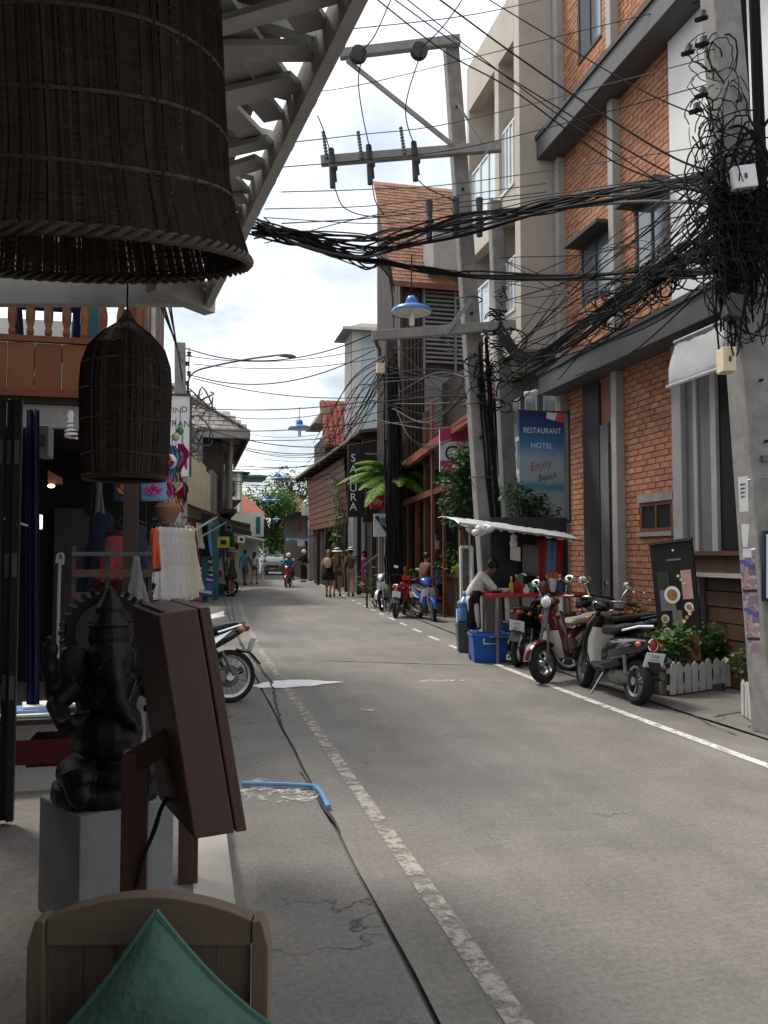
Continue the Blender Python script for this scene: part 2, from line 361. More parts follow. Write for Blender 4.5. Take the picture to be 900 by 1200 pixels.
# ================================================================ GROUND
def interp(tab, y):
    if y <= tab[0][0]: return tab[0][1]
    for (a, b), (c, d) in zip(tab, tab[1:]):
        if y <= c:
            return b+(d-b)*(y-a)/(c-a)
    return tab[-1][1]
def smoothf(tab): return lambda y: sum(interp(tab, y+k) for k in (-4,-3,-2,-1,0,1,2,3,4))/9
XL = smoothf([(-8,.80),(8,.775),(14,.78),(22,1.05),(30,1.35),(45,3.0),(66,4.9),(100,9.5),(140,16)])
XR = smoothf([(-8,4.02),(11,4.0),(22,4.78),(36,5.84),(49,6.8),(66,9.0),(100,13.5),(140,20)])
def groundmat(name, col, crack=.6, scale=1.0, streak=True, joints=0):
    m = mat(name, col, .88, .13, 2.2*scale, .35, 140, dirt=.35, dirtcol=tuple(c*.62 for c in col))
    t = m.node_tree; n = t.nodes; l = t.links; b = n['Principled BSDF']
    src = b.inputs['Base Color'].links[0].from_socket
    tcn = [x for x in n if x.type == 'TEX_COORD'][0]
    def tex(sc, det, rough=.6, st=(1,1,1)):
        mp = n.new('ShaderNodeMapping'); mp.inputs['Scale'].default_value = st; l.new(tcn.outputs['Object'], mp.inputs[0])
        x = n.new('ShaderNodeTexNoise'); x.inputs['Scale'].default_value = sc; x.inputs['Detail'].default_value = det; x.inputs['Roughness'].default_value = rough
        l.new(mp.outputs[0], x.inputs['Vector']); return x.outputs['Fac'], mp
    def ramp(s, p0, p1, c0, c1):
        x = n.new('ShaderNodeValToRGB'); x.color_ramp.elements[0].position = p0; x.color_ramp.elements[1].position = p1
        x.color_ramp.elements[0].color = (c0,c0,c0,1); x.color_ramp.elements[1].color = (c1,c1,c1,1); l.new(s, x.inputs[0]); return x.outputs[0]
    def mul(a, c):
        x = n.new('ShaderNodeMix'); x.data_type = 'RGBA'; x.blend_type = 'MULTIPLY'; x.inputs['Factor'].default_value = 1
        l.new(a, x.inputs[6]); l.new(c, x.inputs[7]); return x.outputs[2]
    f, _ = tex(38, 6, .85); cur = mul(src, ramp(f, .34, .66, .70, 1.26)); f, _ = tex(130, 3, .8); cur = mul(cur, ramp(f, .25, .36, .55, 1.0)); f, _ = tex(110, 3, .8); cur = mul(cur, ramp(f, .64, .74, 1.0, 1.5))          # aggregate speckle
    f, _ = tex(520, 2, .8); cur = mul(cur, ramp(f, .3, .7, .75, 1.25))
    f, _ = tex(.45, 5, .55); cur = mul(cur, ramp(f, .3, .7, .86, 1.1))          # big blotches
    if streak:
        f, _ = tex(2.0, 6, .65, (1.6,.13,1)); cur = mul(cur, ramp(f, .3, .7, .88, 1.08))   # wheel polished bands
        f, _ = tex(16, 3, .6, (.12,2.5,1)); cur = mul(cur, ramp(f, .3, .7, .93, 1.06))      # brushed finish
    if crack:
        f, mp = tex(3, 6, .6); vo = n.new('ShaderNodeTexVoronoi'); vo.feature = 'DISTANCE_TO_EDGE'; vo.inputs['Scale'].default_value = 1.7
        vm = n.new('ShaderNodeVectorMath'); vm.operation = 'MULTIPLY_ADD'; nn = n.new('ShaderNodeTexNoise'); nn.inputs['Scale'].default_value = 4; nn.inputs['Detail'].default_value = 6
        l.new(tcn.outputs['Object'], nn.inputs['Vector']); l.new(nn.outputs['Color'], vm.inputs[0]); vm.inputs[1].default_value = (.5,.5,.5); l.new(tcn.outputs['Object'], vm.inputs[2])
        l.new(vm.outputs[0], vo.inputs['Vector'])
        c = ramp(vo.outputs['Distance'], .004, .016, 1, 0); f2, _ = tex(.55, 3); msk = ramp(f2, .5, .62, 0, crack)
        x = n.new('ShaderNodeMath'); x.operation = 'MULTIPLY'; l.new(c, x.inputs[0]); l.new(msk, x.inputs[1])
        y = n.new('ShaderNodeMix'); y.data_type = 'RGBA'; l.new(x.outputs[0], y.inputs['Factor']); l.new(cur, y.inputs[6]); y.inputs[7].default_value = (.03,.028,.025,1); cur = y.outputs[2]
    l.new(cur, b.inputs['Base Color'])
    return m
groundmat('road_concrete', (.203,.188,.170), .0)
groundmat('pavement_concrete', (.178,.166,.152), 1.0, 1.4, False)
groundmat('platform_floor', (.17,.155,.14), 0, 1.5, False)
mat('tar', (.05,.046,.042), .9, .3, 20)
one('pavement_concrete', 'ground', 'quad', (-300,-60,-.03), (300,-60,-.03), (300,600,-.03), (-300,600,-.03), kind='structure')
def strip(name, m, fa, fb, y0, y1, step=.5, z=0.0, **kw):
    b = MB(); n = max(2, int((y1-y0)/step)); pts = []
    for i in range(n+1):
        y = y0+(y1-y0)*i/n; pts += [(fa(y), y, z), (fb(y), y, z)]
    b.add(pts, [(2*i, 2*i+1, 2*i+3, 2*i+2) for i in range(n)]); return b.build(name, m, **kw)
strip('road', 'road_concrete', lambda y: XL(y)+.012+.006*math.sin(y*9), lambda y: XR(y)+.55, -8, 140, kind='structure')
strip('pavement_left', 'pavement_concrete', lambda y: -3, lambda y: XL(y)-.012+.006*math.sin(y*7+1), -8, 140, z=.006, kind='structure')
strip('pavement_right', 'pavement_concrete', lambda y: XR(y)+.565+.008*math.sin(y*5), lambda y: XR(y)+9, -8, 140, z=.012, kind='structure')
# worn paint: colour breaks up where the tyres have taken it
def paintmat(name, col, wear):
    m = mat(name, col, .8, .12, 8); t = m.node_tree; n = t.nodes; l = t.links; b = n['Principled BSDF']
    src = b.inputs['Base Color'].links[0].from_socket; tcn = [x for x in n if x.type == 'TEX_COORD'][0]
    no = n.new('ShaderNodeTexNoise'); no.inputs['Scale'].default_value = 11; no.inputs['Detail'].default_value = 9; no.inputs['Roughness'].default_value = .75; l.new(tcn.outputs['Object'], no.inputs['Vector'])
    ra = n.new('ShaderNodeValToRGB'); ra.color_ramp.elements[0].position = wear; ra.color_ramp.elements[1].position = wear+.16; l.new(no.outputs['Fac'], ra.inputs[0])
    tr = n.new('ShaderNodeBsdfTransparent'); ms = n.new('ShaderNodeMixShader'); l.new(ra.outputs[0], ms.inputs[0]); l.new(tr.outputs[0], ms.inputs[1]); l.new(b.outputs[0], ms.inputs[2])
    l.new(ms.outputs[0], n['Material Output'].inputs[0]); return m
paintmat('stain_faint', (.27,.25,.225), .5); paintmat('line_worn', (.36,.33,.29), .40); paintmat('line_white', (.62,.6,.56), .34); paintmat('patch_white', (.8,.79,.77), .24); paintmat('patch_thin', (.60,.58,.54), .47)
setp(strip('road_line', 'line_worn', lambda y: interp([(0,1.03),(9,1.06),(14,1.07),(22,1.3),(30,1.6)], y)-.045, lambda y: interp([(0,1.03),(9,1.06),(14,1.07),(22,1.3),(30,1.6)], y)+.045, 1, 28, .4, .004), kind='structure')
setp(strip('road_line', 'line_white', lambda y: XR(y)-.045, lambda y: XR(y)+.045, 1, 10.9, .4, .004), kind='structure')
setp(strip('road_line', 'line_white', lambda y: XR(y)+.0, lambda y: XR(y)+.09, 36, 75, .6, .004), kind='structure')
yy = 12.6
while yy < 36:
    setp(strip('road_line', 'line_white', lambda y: XR(y)-.04, lambda y: XR(y)+.04, yy, yy+.75, .4, .004), kind='structure'); yy += 1.55
def splat(name, pix, m, z=.005, jit=.02, kind='structure', sub=5):
    pts = [G(u, v, z) for u, v in pix]; q = []
    for i in range(len(pts)):
        a, c = pts[i], pts[(i+1) % len(pts)]
        for k in range(sub):
            p = a.lerp(c, k/sub); q.append(p+V((rnd(-jit,jit), rnd(-jit,jit), 0)))
    b = MB(); b.quad(*q); return b.build(name, m, kind=kind)
splat('pale_patch', [(294,803),(320,798),(350,796),(372,797),(405,799),(360,804),(330,806),(305,806)], 'patch_white', .008, .03)  # pale irregular sheets laid flat on the ground, broken up by noise
splat('pale_patch', [(420,829),(440,829),(438,833),(422,833)], 'patch_thin', .006, .02)
splat('pale_patch', [(488,797),(545,795),(543,798),(490,800)], 'patch_thin', .006, .02)
splat('pale_patch', [(283,922),(300,912),(330,916),(368,922),(372,938),(340,941),(300,938),(284,934)], 'patch_thin', .011, .03)
splat('pale_patch', [(240,722),(262,716),(264,722),(244,726)], 'patch_white', .011, .03)
for a, c in (((395,900),(435,896)), ((690,955),(730,950)), ((520,860),(545,859))):
    splat('road_stain', [(a[0],a[1]-2),(c[0],c[1]-2),(c[0],c[1]+3),(a[0],a[1]+3)], 'stain_faint', .0045, .05)
def crackline(pix, w, z, m='tar'):
    pts = [G(u, v, z) for u, v in pix]; q = []
    for a, c in zip(pts, pts[1:]):
        k = max(2, int((c-a).length/.12)); q += [a.lerp(c, i/k) for i in range(k)]
    q.append(pts[-1]); b = MB(); vs = []
    for i, p in enumerate(q):
        d = (q[min(i+1,len(q)-1)]-q[max(0,i-1)]).normalized(); s = V((-d.y, d.x, 0)); o = s*rnd(-.012,.012); ww = w*rnd(.25,1.1)
        vs += [p+o-s*ww, p+o+s*ww]
    b.add(vs, [(2*i,2*i+1,2*i+3,2*i+2) for i in range(len(q)-1)]); return b.build('road_crack', m, kind='structure')
crackline([(385,774),(440,776),(540,779),(640,783)], .018, .005)
crackline([(240,772),(300,775),(385,774)], .007, .005)
crackline([(352,905),(372,935),(400,975)], .014, .009)
crackline([(785,830),(810,836),(830,848),(860,860)], .01, .014); crackline([(836,840),(868,834)], .02, .0145)
crackline([(262,700),(272,735),(285,758),(300,775),(318,800),(330,850)], .022, .009)
# blue water pipe at the road edge
t = thing('water_pipe', 'thin pale blue plastic water pipe lying bent across the broken pavement edge', 'pipe', tuple(G(370,922,.01)))
b = MB(); b.tube([G(284,918,.03), G(330,919,.03), G(368,921,.03)], .014, 8); b.build('pipe_run', 'pvc_blue', t, True)
b = MB(); b.tube([G(368,921,.03), G(376,928,.03), G(385,946,.02)], .016, 8); b.build('pipe_elbow', 'pvc_blue', t, True)
# cafe platform
b = MB(); b.boxp((-6,-3,-.02), (.02,5.2,.148)); b.build('platform', 'platform_floor', kind='structure')
edge = None
b = MB(); b.boxp((.021,-3,-.02), (.18,5.2,.15)); b.build('platform_edge', 'pocket_tile', kind='structure')

# ================================================================ RIGHT SIDE: brick town house
XB = 6.0
Yn, Yf = PX(797,600,XB).y, PX(664,600,XB).y            # near and far edge of the brick
bb = thing('brick_townhouse', 'tall orange brick townhouse with grey pilasters and dark steel canopies', 'building', (7.5,(Yn+Yf)/2,0))
Ym = PX(727,400,XB).y
zb1, zt1 = PX(665,462,XB).z, PX(665,436,XB).z          # lower canopy
zb2, zt2 = PX(660,186,XB).z, PX(660,160,XB).z          # upper canopy
Ynear = 5.2
ZT = 13.5
b = MB(); b.boxp((XB+.02,Ynear,0), (XB+.3,Yf,ZT)); b.boxp((XB+.3,Ynear,0),(XB+6,Yf-.02,ZT)); b.build('wall', 'mortar', bb)
def rectYZ(u0,v0,u1,v1):
    a = PX(u0,v0,XB); c = PX(u1,v1,XB); return (min(a.y,c.y), max(a.y,c.y), min(a.z,c.z), max(a.z,c.z))
holes = []
wins = [rectYZ(681,292,717,338), rectYZ(744,246,786,312), rectYZ(676,-60,706,40), rectYZ(750,590,789,622)]
door_r = rectYZ(684,458,722,765)
holes = wins+[(door_r[0], door_r[1], 0, door_r[3])]
bw, bh, gp = .205, .07, .012
rows = int(ZT/(bh+gp)); bricks = []
for r_ in range(rows):
    z = r_*(bh+gp)+.01; y = Yn-(bw/2 if r_ % 2 else 0)
    while y < Yf-.03:
        y0, y1 = max(y, Yn), min(y+bw, Yf-.02)
        y += bw+gp
        if y1-y0 < .04: continue
        segs = [(y0, y1)]
        for (a, c, e, f) in holes:
            if z+bh > e and z < f:
                ns = []
                for s0, s1 in segs:
                    if s1 <= a or s0 >= c: ns.append((s0, s1))
                    else:
                        if a-s0 > .03: ns.append((s0, a))
                        if s1-c > .03: ns.append((c, s1))
                segs = ns
        for s0, s1 in segs: bricks.append((s0, s1, z))
full = [q for q in bricks if abs(q[1]-q[0]-bw) < .001 and 1.75 < q[2] < 6.6 and not (zb1-.05 < q[2] < zt1)]
full.sort(key=lambda q: (q[0]**2+(q[2]-1.5)**2)); pick = set(full[:300])
b = MB()
for q in bricks:
    if q in pick: continue
    o = rnd(-.004,.004); b.boxp((XB-.006+o, q[0], q[2]), (XB+.03, q[1], q[2]+bh))
b.build('brick_courses', 'brick', bb, kind='stuff')
mb = MB(); mb.boxp((-.006,0,0), (.03,bw,bh)); me = mb.mesh('brick', 'brick'); off = V(bb.location)
for q in pick: link('brick', me, bb, V((XB+rnd(-.006,.005), q[0], q[2]))-off)
# pilasters
for ya, w2 in ((Yf, .16), (Ym, .15)):
    b = MB(); b.boxp((XB-.13, ya-w2/2, 0), (XB+.06, ya+w2/2, zb1-.002)); b.boxp((XB-.13, ya-w2/2, zt1+.002), (XB+.06, ya+w2/2, zb2-.002)); b.boxp((XB-.13, ya-w2/2, zt2+.002), (XB+.06, ya+w2/2, ZT)); b.build('pilaster', 'pilaster', bb, bevel=.01)
# canopies (dark steel ledges)
for z0, z1, yn in ((zb1, zt1, 6.6), (zb2, zt2, 5.5)):
    b = MB(); b.boxp((XB-.42, yn, z0), (XB+.02, Yf+.12, z1)); b.build('canopy', 'grey_steel', bb, bevel=.01)
    b = MB(); b.boxp((XB-.45, yn-.02, z1-.05), (XB-.421, Yf+.14, z1+.02)); b.build('canopy_lip', 'dark_grey', bb)
# windows
for k, (a, c, e, f) in enumerate(wins):
    fr = MB(); w_ = .05
    for p in (((a),(a+w_),e,f), (c-w_,c,e,f), (a+w_,c-w_,e,e+w_), (a+w_,c-w_,f-w_,f), ((a+c)/2-.02,(a+c)/2+.02,e+w_,f-w_)):
        fr.boxp((XB-.005, p[0], p[2]), (XB+.06, p[1], p[3]))
    wo = fr.build('window', 'redbrown_wood' if k == 3 else 'dark_grey', bb)
    for h in (0, 1):
        y0 = a+w_ if h == 0 else (a+c)/2+.02; y1 = (a+c)/2-.02 if h == 0 else c-w_
        one('glass' if k != 3 else 'black_void', 'pane', 'boxp', (XB+.012, y0, e+w_), (XB+.03, y1, f-w_), parent=wo)
    if k < 3: one('dark_grey', 'hood', 'boxp', (XB-.28, a-.08, f+.003), (XB+.02, c+.06, f+.06), parent=bb)
    else:
        one('grey_timber', 'lintel', 'boxp', (XB-.03, a-.03, f+.003), (XB+.02, c+.02, f+.11), parent=bb)
        one('grey_timber', 'sill', 'boxp', (XB-.05, a-.03, e-.06), (XB+.02, c+.03, e-.003), parent=bb)
# tall door recess with a dark panel
a, c, e, f = door_r
one('dark_grey', 'door_panel', 'boxp', (XB-.03, a+(c-a)*.42, 0.02), (XB+.02, c-.01, zb1-.01), parent=bb)
one('grey_panel', 'door_jamb', 'boxp', (XB-.015, a+(c-a)*.14, 0.02), (XB+.02, a+(c-a)*.41, PX(715,495,XB).z), parent=bb)
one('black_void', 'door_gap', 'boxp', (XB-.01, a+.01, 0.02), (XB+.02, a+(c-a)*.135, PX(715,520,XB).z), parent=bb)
# near end: white rendered panel above, grey frame and dark opening below
yA = PX(845,300,XB).y
one('white_wall', 'render_panel', 'boxp', (XB-.06, Ynear, zt1+.003), (XB+.02, Yn-.003, zb2-.003), parent=bb)
one('white_wall', 'render_panel', 'boxp', (XB-.06, Ynear, zt2+.003), (XB+.02, Yn-.003, ZT), parent=bb)
one('pilaster', 'door_frame', 'boxp', (XB-.1, PX(808,600,XB).y, 0), (XB+.02, Yn-.005, zb1-.003), parent=bb)
one('grey_panel', 'side_panel', 'boxp', (XB-.03, PX(838,600,XB).y, 0), (XB+.02, PX(808.5,600,XB).y, zb1-.004), parent=bb)
one('pilaster', 'panel_rib', 'boxp', (XB-.06, PX(823,600,XB).y, PX(820,646,XB).z), (XB-.031, PX(819,600,XB).y, zb1-.005), parent=bb)
one('pilaster', 'door_frame', 'boxp', (XB-.05, PX(845,600,XB).y, PX(820,646,XB).z), (XB+.02, PX(838.5,600,XB).y, zb1-.004), parent=bb)
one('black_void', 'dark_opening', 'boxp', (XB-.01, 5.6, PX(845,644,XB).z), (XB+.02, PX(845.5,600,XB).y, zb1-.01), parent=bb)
ys0, ys1 = 5.6, PX(820,650,XB).y
zs0, zs1 = PX(820,668,XB).z, PX(820,646,XB).z
one('brown_wood', 'counter_ledge', 'boxp', (XB-.28, ys0, zs1-.05), (XB-.031, ys1, zs1), parent=bb)
one('brown_wood', 'counter_front', 'boxp', (XB-.2, ys0, zs0-.02), (XB-.031, ys1-.02, zs1-.052), parent=bb)
one('pilaster', 'counter_ledge', 'boxp', (XB-.26, ys0, zs0-.07), (XB-.031, ys1, zs0-.022), parent=bb)
nsl = 7; hh = (zs0-.07)/nsl
for i in range(nsl): one('brown_wood', 'slat', 'boxp', (XB-.12-.012*(i%2), ys0, .02+i*hh+.004), (XB-.031, ys1-.28, .02+(i+1)*hh-.01), parent=bb)
one('grey_panel', 'counter_post', 'boxp', (XB-.2, ys1-.27, 0.0), (XB-.032, ys1-.03, zs0-.072), parent=bb)
# rolled white canvas awning on the canopy
t = thing('roll_awning', 'short rolled down white canvas awning under the dark canopy of the brick house', 'awning', (XB-.6, PX(825,420,XB-.5).y, 3.9))
Xa = XB-.5
p0, p1, p2, p3 = PX(793,404,Xa), PX(857,381,Xa), PX(857,433,Xa), PX(793,456,Xa)
yn_, yf_ = p1.y, p0.y; zt_, zb_ = p0.z+.02, p3.z+.02
b = MB(); rows_ = []
for i in range(9):
    tt = i/8; z = zt_+(zb_-zt_)*tt; x = Xa-.02-.10*math.sin(tt*1.6)
    rows_.append([(x+.008*math.sin(j*1.9+i), yn_+(yf_-yn_)*j/10, z+.012*math.sin(j*.9)) for j in range(11)])
b.rings(rows_, cap=False, closed=False); o = b.build('canvas', 'white_sign', t, True); sm = o.modifiers.new('s', 'SOLIDIFY'); sm.thickness = .006
b = MB(); b.tube([(Xa-.12, yn_-.02, zb_), (Xa-.12, yf_+.02, zb_)], .022, 8); b.build('bottom_rail', 'white_sign', t, True)
b = MB(); b.tube([(Xa-.02, yn_, zt_), (Xa-.02, yf_, zt_)], .03, 8); b.build('roller', 'alu', t, True)
# small security camera on the canopy end
t = thing('security_camera', 'small white security camera on the far end of the lower dark canopy', 'camera', (XB-.5, Yf+.16, zb1+.08))
b = MB(); b.tube([(XB-.46,Yf+.14,zb1+.1),(XB-.46,Yf+.24,zb1+.1)], .012); b.build('bracket', 'lamp_white', t)
b = MB(); b.tube([(XB-.40,Yf+.2,zb1+.07),(XB-.62,Yf+.26,zb1+.04)], .04, 10); b.build('housing', 'lamp_white', t, True)

# ================================================================ beige concrete building
Xc = 5.28; Y0 = Yf+.12; Y1 = 15.55; Ysp = PX(583,300,Xc).y
be = thing('beige_building', 'beige concrete building with slanted bays of white framed windows over the restaurant banner', 'building', (7,(Y0+Y1)/2,0))
zB = PX(615,406,Xc).z
zz_ = lambda v: PX(606,v,Xc).z
sp1, wt1 = zz_(362), zz_(292)          # lower windows
bt1, sp2, wt2, rt2 = zz_(247), zz_(212), zz_(127), zz_(40)
ZR = PX(556,66,Xc).z+.0
b = MB(); b.boxp((Xc+.5, Y0+.25, zB+.01), (Xc+8, Y1-.02, ZR-.02)); b.build('core', 'beige_wall', be)
b = MB(); b.boxp((Xc, Y0, zB), (Xc+8, Y0+.24, ZR)); b.build('side_wall', 'beige_wall', be, bevel=.01)
one('beige_wall', 'floor_slab', 'boxp', (Xc+.003, Y0+.241, zB), (Xc+8, Y1, zB+.12), parent=be)
one('beige_wall', 'spandrel', 'boxp', (Xc, Y0+.241, zB+.121), (Xc+.2, Y1, sp1), parent=be)
one('beige_wall', 'spandrel', 'boxp', (Xc, Y0+.241, bt1), (Xc+.2, Y1, sp2), parent=be)
one('beige_wall', 'parapet', 'boxp', (Xc, Y0+.241, rt2), (Xc+.2, Y1, ZR), parent=be)
one('beige_wall', 'fin', 'boxp', (Xc+.002, Ysp-.1, zB+.125), (Xc+.5, Ysp+.1, ZR-.01), parent=be)
one('beige_wall', 'far_wall', 'boxp', (Xc+.003, Y1-.1, zB+.125), (Xc+.6, Y1+.02, ZR-.012), parent=be)
for z0, z1 in ((sp1, wt1), (sp2, wt2)):
    for ya, yb_, np_ in ((Y0+.25, Ysp-.11, 4), (Ysp+.11, Y1-.11, 3)):
        fr = MB(); xx = Xc+.05
        fr.boxp((xx-.07,ya,z0+.002),(xx+.06,yb_,z0+.06)); fr.boxp((xx,ya,z1-.05),(xx+.06,yb_,z1))
        for i in range(np_+1):
            y = ya+.025+(yb_-ya-.05)*i/np_; fr.boxp((xx+.001,y-.025,z0+.061),(xx+.059,y+.025,z1-.051))
        wo = fr.build('window', 'window_frame', be)
        for i in range(np_):
            ya2 = ya+.05+(yb_-ya-.05)*i/np_; one('pale_glass', 'pane', 'boxp', (xx+.02, ya2, z0+.06), (xx+.03, ya2+(yb_-ya-.05)/np_-.05, z1-.05), parent=wo)
# ground floor set back, a white balustrade under the overhang
one('dark_grey', 'ground_wall', 'boxp', (XB+.1, Y0+.03, 0), (XB+.4, Y1, zB-.01), parent=be)
one('white_wall', 'balcony_rail', 'boxp', (XB-.1, Y0+.05, 3.62), (XB-.02, Y1, 3.70), parent=be)
one('white_wall', 'balcony_rail', 'boxp', (XB-.1, Y0+.05, 3.0), (XB-.02, Y1, 3.08), parent=be)
one('beige_wall', 'balcony_floor', 'boxp', (XB-.12, Y0+.05, 2.85), (XB+.09, Y1, 2.998), parent=be)
prof = [(.03,0),(.03,.06),(.045,.12),(.055,.2),(.03,.34),(.025,.4),(.035,.46),(.035,.54)]
for i in range(11):
    b = MB(); b.lathe(prof, 8, Matrix.Translation((XB-.06, Y0+.2+i*.235, 3.08))); b.build('baluster', 'white_wall', be, True)
for yy_ in (Y0+.35, Y0+1.2, Y0+2.0):
    fr = MB(); fr.boxp((XB+.06,yy_,3.1),(XB+.098,yy_+.55,4.5)); wo = fr.build('window', 'window_frame', be); one('glass','pane','boxp',(XB+.05,yy_+.06,3.16),(XB+.059,yy_+.49,4.44), parent=wo)
# ================================================================ mono-pitch louvred building
Xg = 5.9
a = PX(472,330,Xg); rdg = PX(448,216,Xg); Ye, Ze, Yr, Zr_ = a.y, a.z, rdg.y, rdg.z
lb = thing('louvred_building', 'dark tall building with steep brown shingle roof and grey louvred wall', 'building', (8,Ye+1,0))
Yb = PX(441,365,Xg).y; Xe = 11.5
b = MB(); b.prism([(Xg+.05,Ye+.35,0),(Xg+.05,Ye+.35,Ze+.35),(Xg+.05,Yr,Zr_-.12),(Xg+.05,Yb,Zr_-.12),(Xg+.05,Yb,0)], (Xe-Xg,0,0)); b.build('wall', 'dark_wood', lb)
# side gable cladding
sl_n = 9
for i in range(sl_n):
    y0 = Ye+.4+(Yb-Ye-.4)*i/sl_n; y1 = Ye+.4+(Yb-Ye-.4)*(i+1)/sl_n-.03
    f = lambda y: min(Zr_-.2, Ze+.3+(y-Ye-.35)*(Zr_-Ze-.4)/(Yr-Ye-.35))
    b = MB(); b.prism([(Xg+.02,y0,3.0),(Xg+.02,y1,3.0),(Xg+.02,y1,f(y1)),(Xg+.02,y0,f(y0))], (.03,0,0)); b.build('plank', 'dark_wood', lb)
# roof slab and shingle courses
dv = V((0, Yr-Ye, Zr_-Ze)); Ls = dv.length; dv.normalize(); nv = V((0,-dv.z,dv.y))
b = MB(); p = V((Xg-.25,Ye,Ze)); q = V((Xg-.25,Yr,Zr_)); b.hexa([p-nv*.14, p-nv*.14+V((Xe-Xg+.3,0,0)), q-nv*.14+V((Xe-Xg+.3,0,0)), q-nv*.14, p-nv*.02, p-nv*.02+V((Xe-Xg+.3,0,0)), q-nv*.02+V((Xe-Xg+.3,0,0)), q-nv*.02]); b.build('roof', 'dark_grey', lb)
b = MB(); cs = .16; k = 0; s_ = 0
while s_ < Ls-.02:
    x = Xg-.3-(.15 if k % 2 else 0)
    while x < Xe-.2:
        wd = rnd(.24,.34); p = V((max(x,Xg-.3),Ye,Ze))+dv*s_; l2 = cs+.05
        t0, t1 = rnd(.022,.034), .004
        b.hexa([p, p+V((wd-.012,0,0)), p+V((wd-.012,0,0))+dv*l2, p+dv*l2, p+nv*t0, p+V((wd-.012,0,0))+nv*t0, p+V((wd-.012,0,0))+dv*l2+nv*t1, p+dv*l2+nv*t1]); x += wd
    s_ += cs; k += 1
b.build('shingles', 'roof_shingle', lb, kind='stuff')
one('redbrown_wood', 'fascia', 'boxp', (Xg-.3, Ye-.06, Ze-.16), (Xe, Ye-.02, Ze-.01), parent=lb)
# front wall: louvre slats
Yl = Ye+.3
x0, x1 = PY(497,400,Yl).x, PY(566,400,Yl).x; zt, zb = PY(520,338,Yl).z, PY(520,425,Yl).z; zopen = (PY(530,377,Yl).z, PY(530,366,Yl).z)
for xx in (x0-.05, (x0+x1)/2, x1): one('grey_panel', 'louvre_stile', 'boxp', (xx, Yl-.1, zb-.4), (xx+.06, Yl-.02, zt+.05), parent=lb)
n_ = 17
for i in range(n_):
    z = zb+(zt-zb)*i/n_
    b = MB(); b.bar((x0+.02, Yl-.06, z), (x1, Yl-.06, z), .10, .03, (0,-.7,.7)); b.build('louvre_slat', 'grey_panel', lb)
one('pale_blue_wall', 'bright_window', 'boxp', ((x0+x1)/2+.1, Yl-.045, zopen[0]), (x1-.05, Yl-.01, zopen[1]), parent=lb)
one('grey_panel', 'wall_panel', 'boxp', (x0, Yl-.03, 3.5), (x1+1, Yl-.005, zb-.41), parent=lb)
for i in range(5):
    x = PY(476,400,Yl).x+i*.11; one('dark_wood', 'batten', 'boxp', (x, Yl-.05, 3), (x+.05, Yl-.005, Ze-.2), parent=lb)
# pale shaft in front of the roof
c0, c1 = PY(506,400,Ye-.3), PY(552,400,Ye-.3)
one('concrete_wall', 'pale_shaft', 'boxp', (c0.x, Ye-.5, PY(520,318,Ye-.3).z), (c1.x, Ye+.6, PY(520,268,Ye-.3).z), parent=lb)
# diagonal lattice screen lower on the facade
xs0, xs1 = PY(498,520,Yl-.5).x, PY(518,520,Yl-.5).x
for i in range(15):
    z = PY(505,565,Yl-.5).z+i*.16; b = MB(); b.bar((xs0, Yl-.5, z), (xs1, Yl-.5, z+.28), .04, .05); b.build('screen_slat', 'grey_timber', lb)

# ================================================================ pale blue tower
Xt = 6.2; c = PX(413,500,Xt); Yt = c.y; Yt2 = PX(405,500,Xt).y; zt = PX(413,385,Xt).z; xr = PY(478,450,Yt).x
tw = thing('pale_tower', 'pale blue rendered tower with small hipped roof beyond the louvred building', 'building', ((Xt+xr)/2, Yt+1, 0))
one('pale_blue_wall', 'wall', 'boxp', (Xt, Yt, 0), (xr, Yt2, zt), parent=tw)
one('white_wall', 'corner_strip', 'boxp', (Xt-.03, Yt-.03, 3), (Xt+.35, Yt-.003, zt-.003), parent=tw)
one('concrete_wall', 'side_pier', 'boxp', (Xt-.04, Yt+.15, 0), (Xt-.004, Yt2+.02, zt-.004), parent=tw)
b = MB(); e = .45; zr = PX(420,366,Xt).z+.1
b.add([(Xt-e,Yt-e,zt-.12),(xr+e,Yt-e,zt-.12),(xr+e,Yt2+e,zt-.12),(Xt-e,Yt2+e,zt-.12),(Xt+.5,Yt+.6,zr),(xr,Yt+.6,zr),(xr,Yt2-.4,zr),(Xt+.5,Yt2-.4,zr)], [(0,3,2,1),(0,1,5,4),(1,2,6,5),(2,3,7,6),(3,0,4,7),(4,5,6,7)]); b.build('roof', 'roof_tile_grey', tw)
one('white_wall', 'gutter', 'boxp', (Xt-e-.05, Yt-e-.06, zt-.17), (xr+e, Yt-e-.003, zt-.06), parent=tw)

# ================================================================ red tiled roof further on
Yq = PX(392,500,6.6).y
rt_ = thing('red_roof_house', 'house with steep red tiled roof beyond the pale tower', 'house', (7.2,Yq,0))
q0, q1 = PY(381,463,Yq), PY(410,522,Yq)
one('dark_wood', 'wall', 'boxp', (q0.x+.2, Yq+1.2, 0), (q0.x+5, Yq+5, q1.z+.6), parent=rt_)
b = MB(); nr, nc = 13, 9; dz = (q0.z-q1.z)/nr; dx = .26
for i in range(nr):
    for j in range(nc):
        x = q0.x+j*dx+rnd(-.01,.01); y = Yq+i*.12; z = q1.z+i*dz; pr = []
        for k in range(5):
            t_ = math.pi*k/4; pr.append((x+dx/2-math.cos(t_)*dx*.48, y-.09*math.sin(t_)-.05, z))
        b.rings([pr, [(p[0], p[1]+.15, p[2]+dz*1.15) for p in pr]], cap=False, closed=False)
o = b.build('roof_tiles', 'roof_tile_red', rt_, kind='stuff')
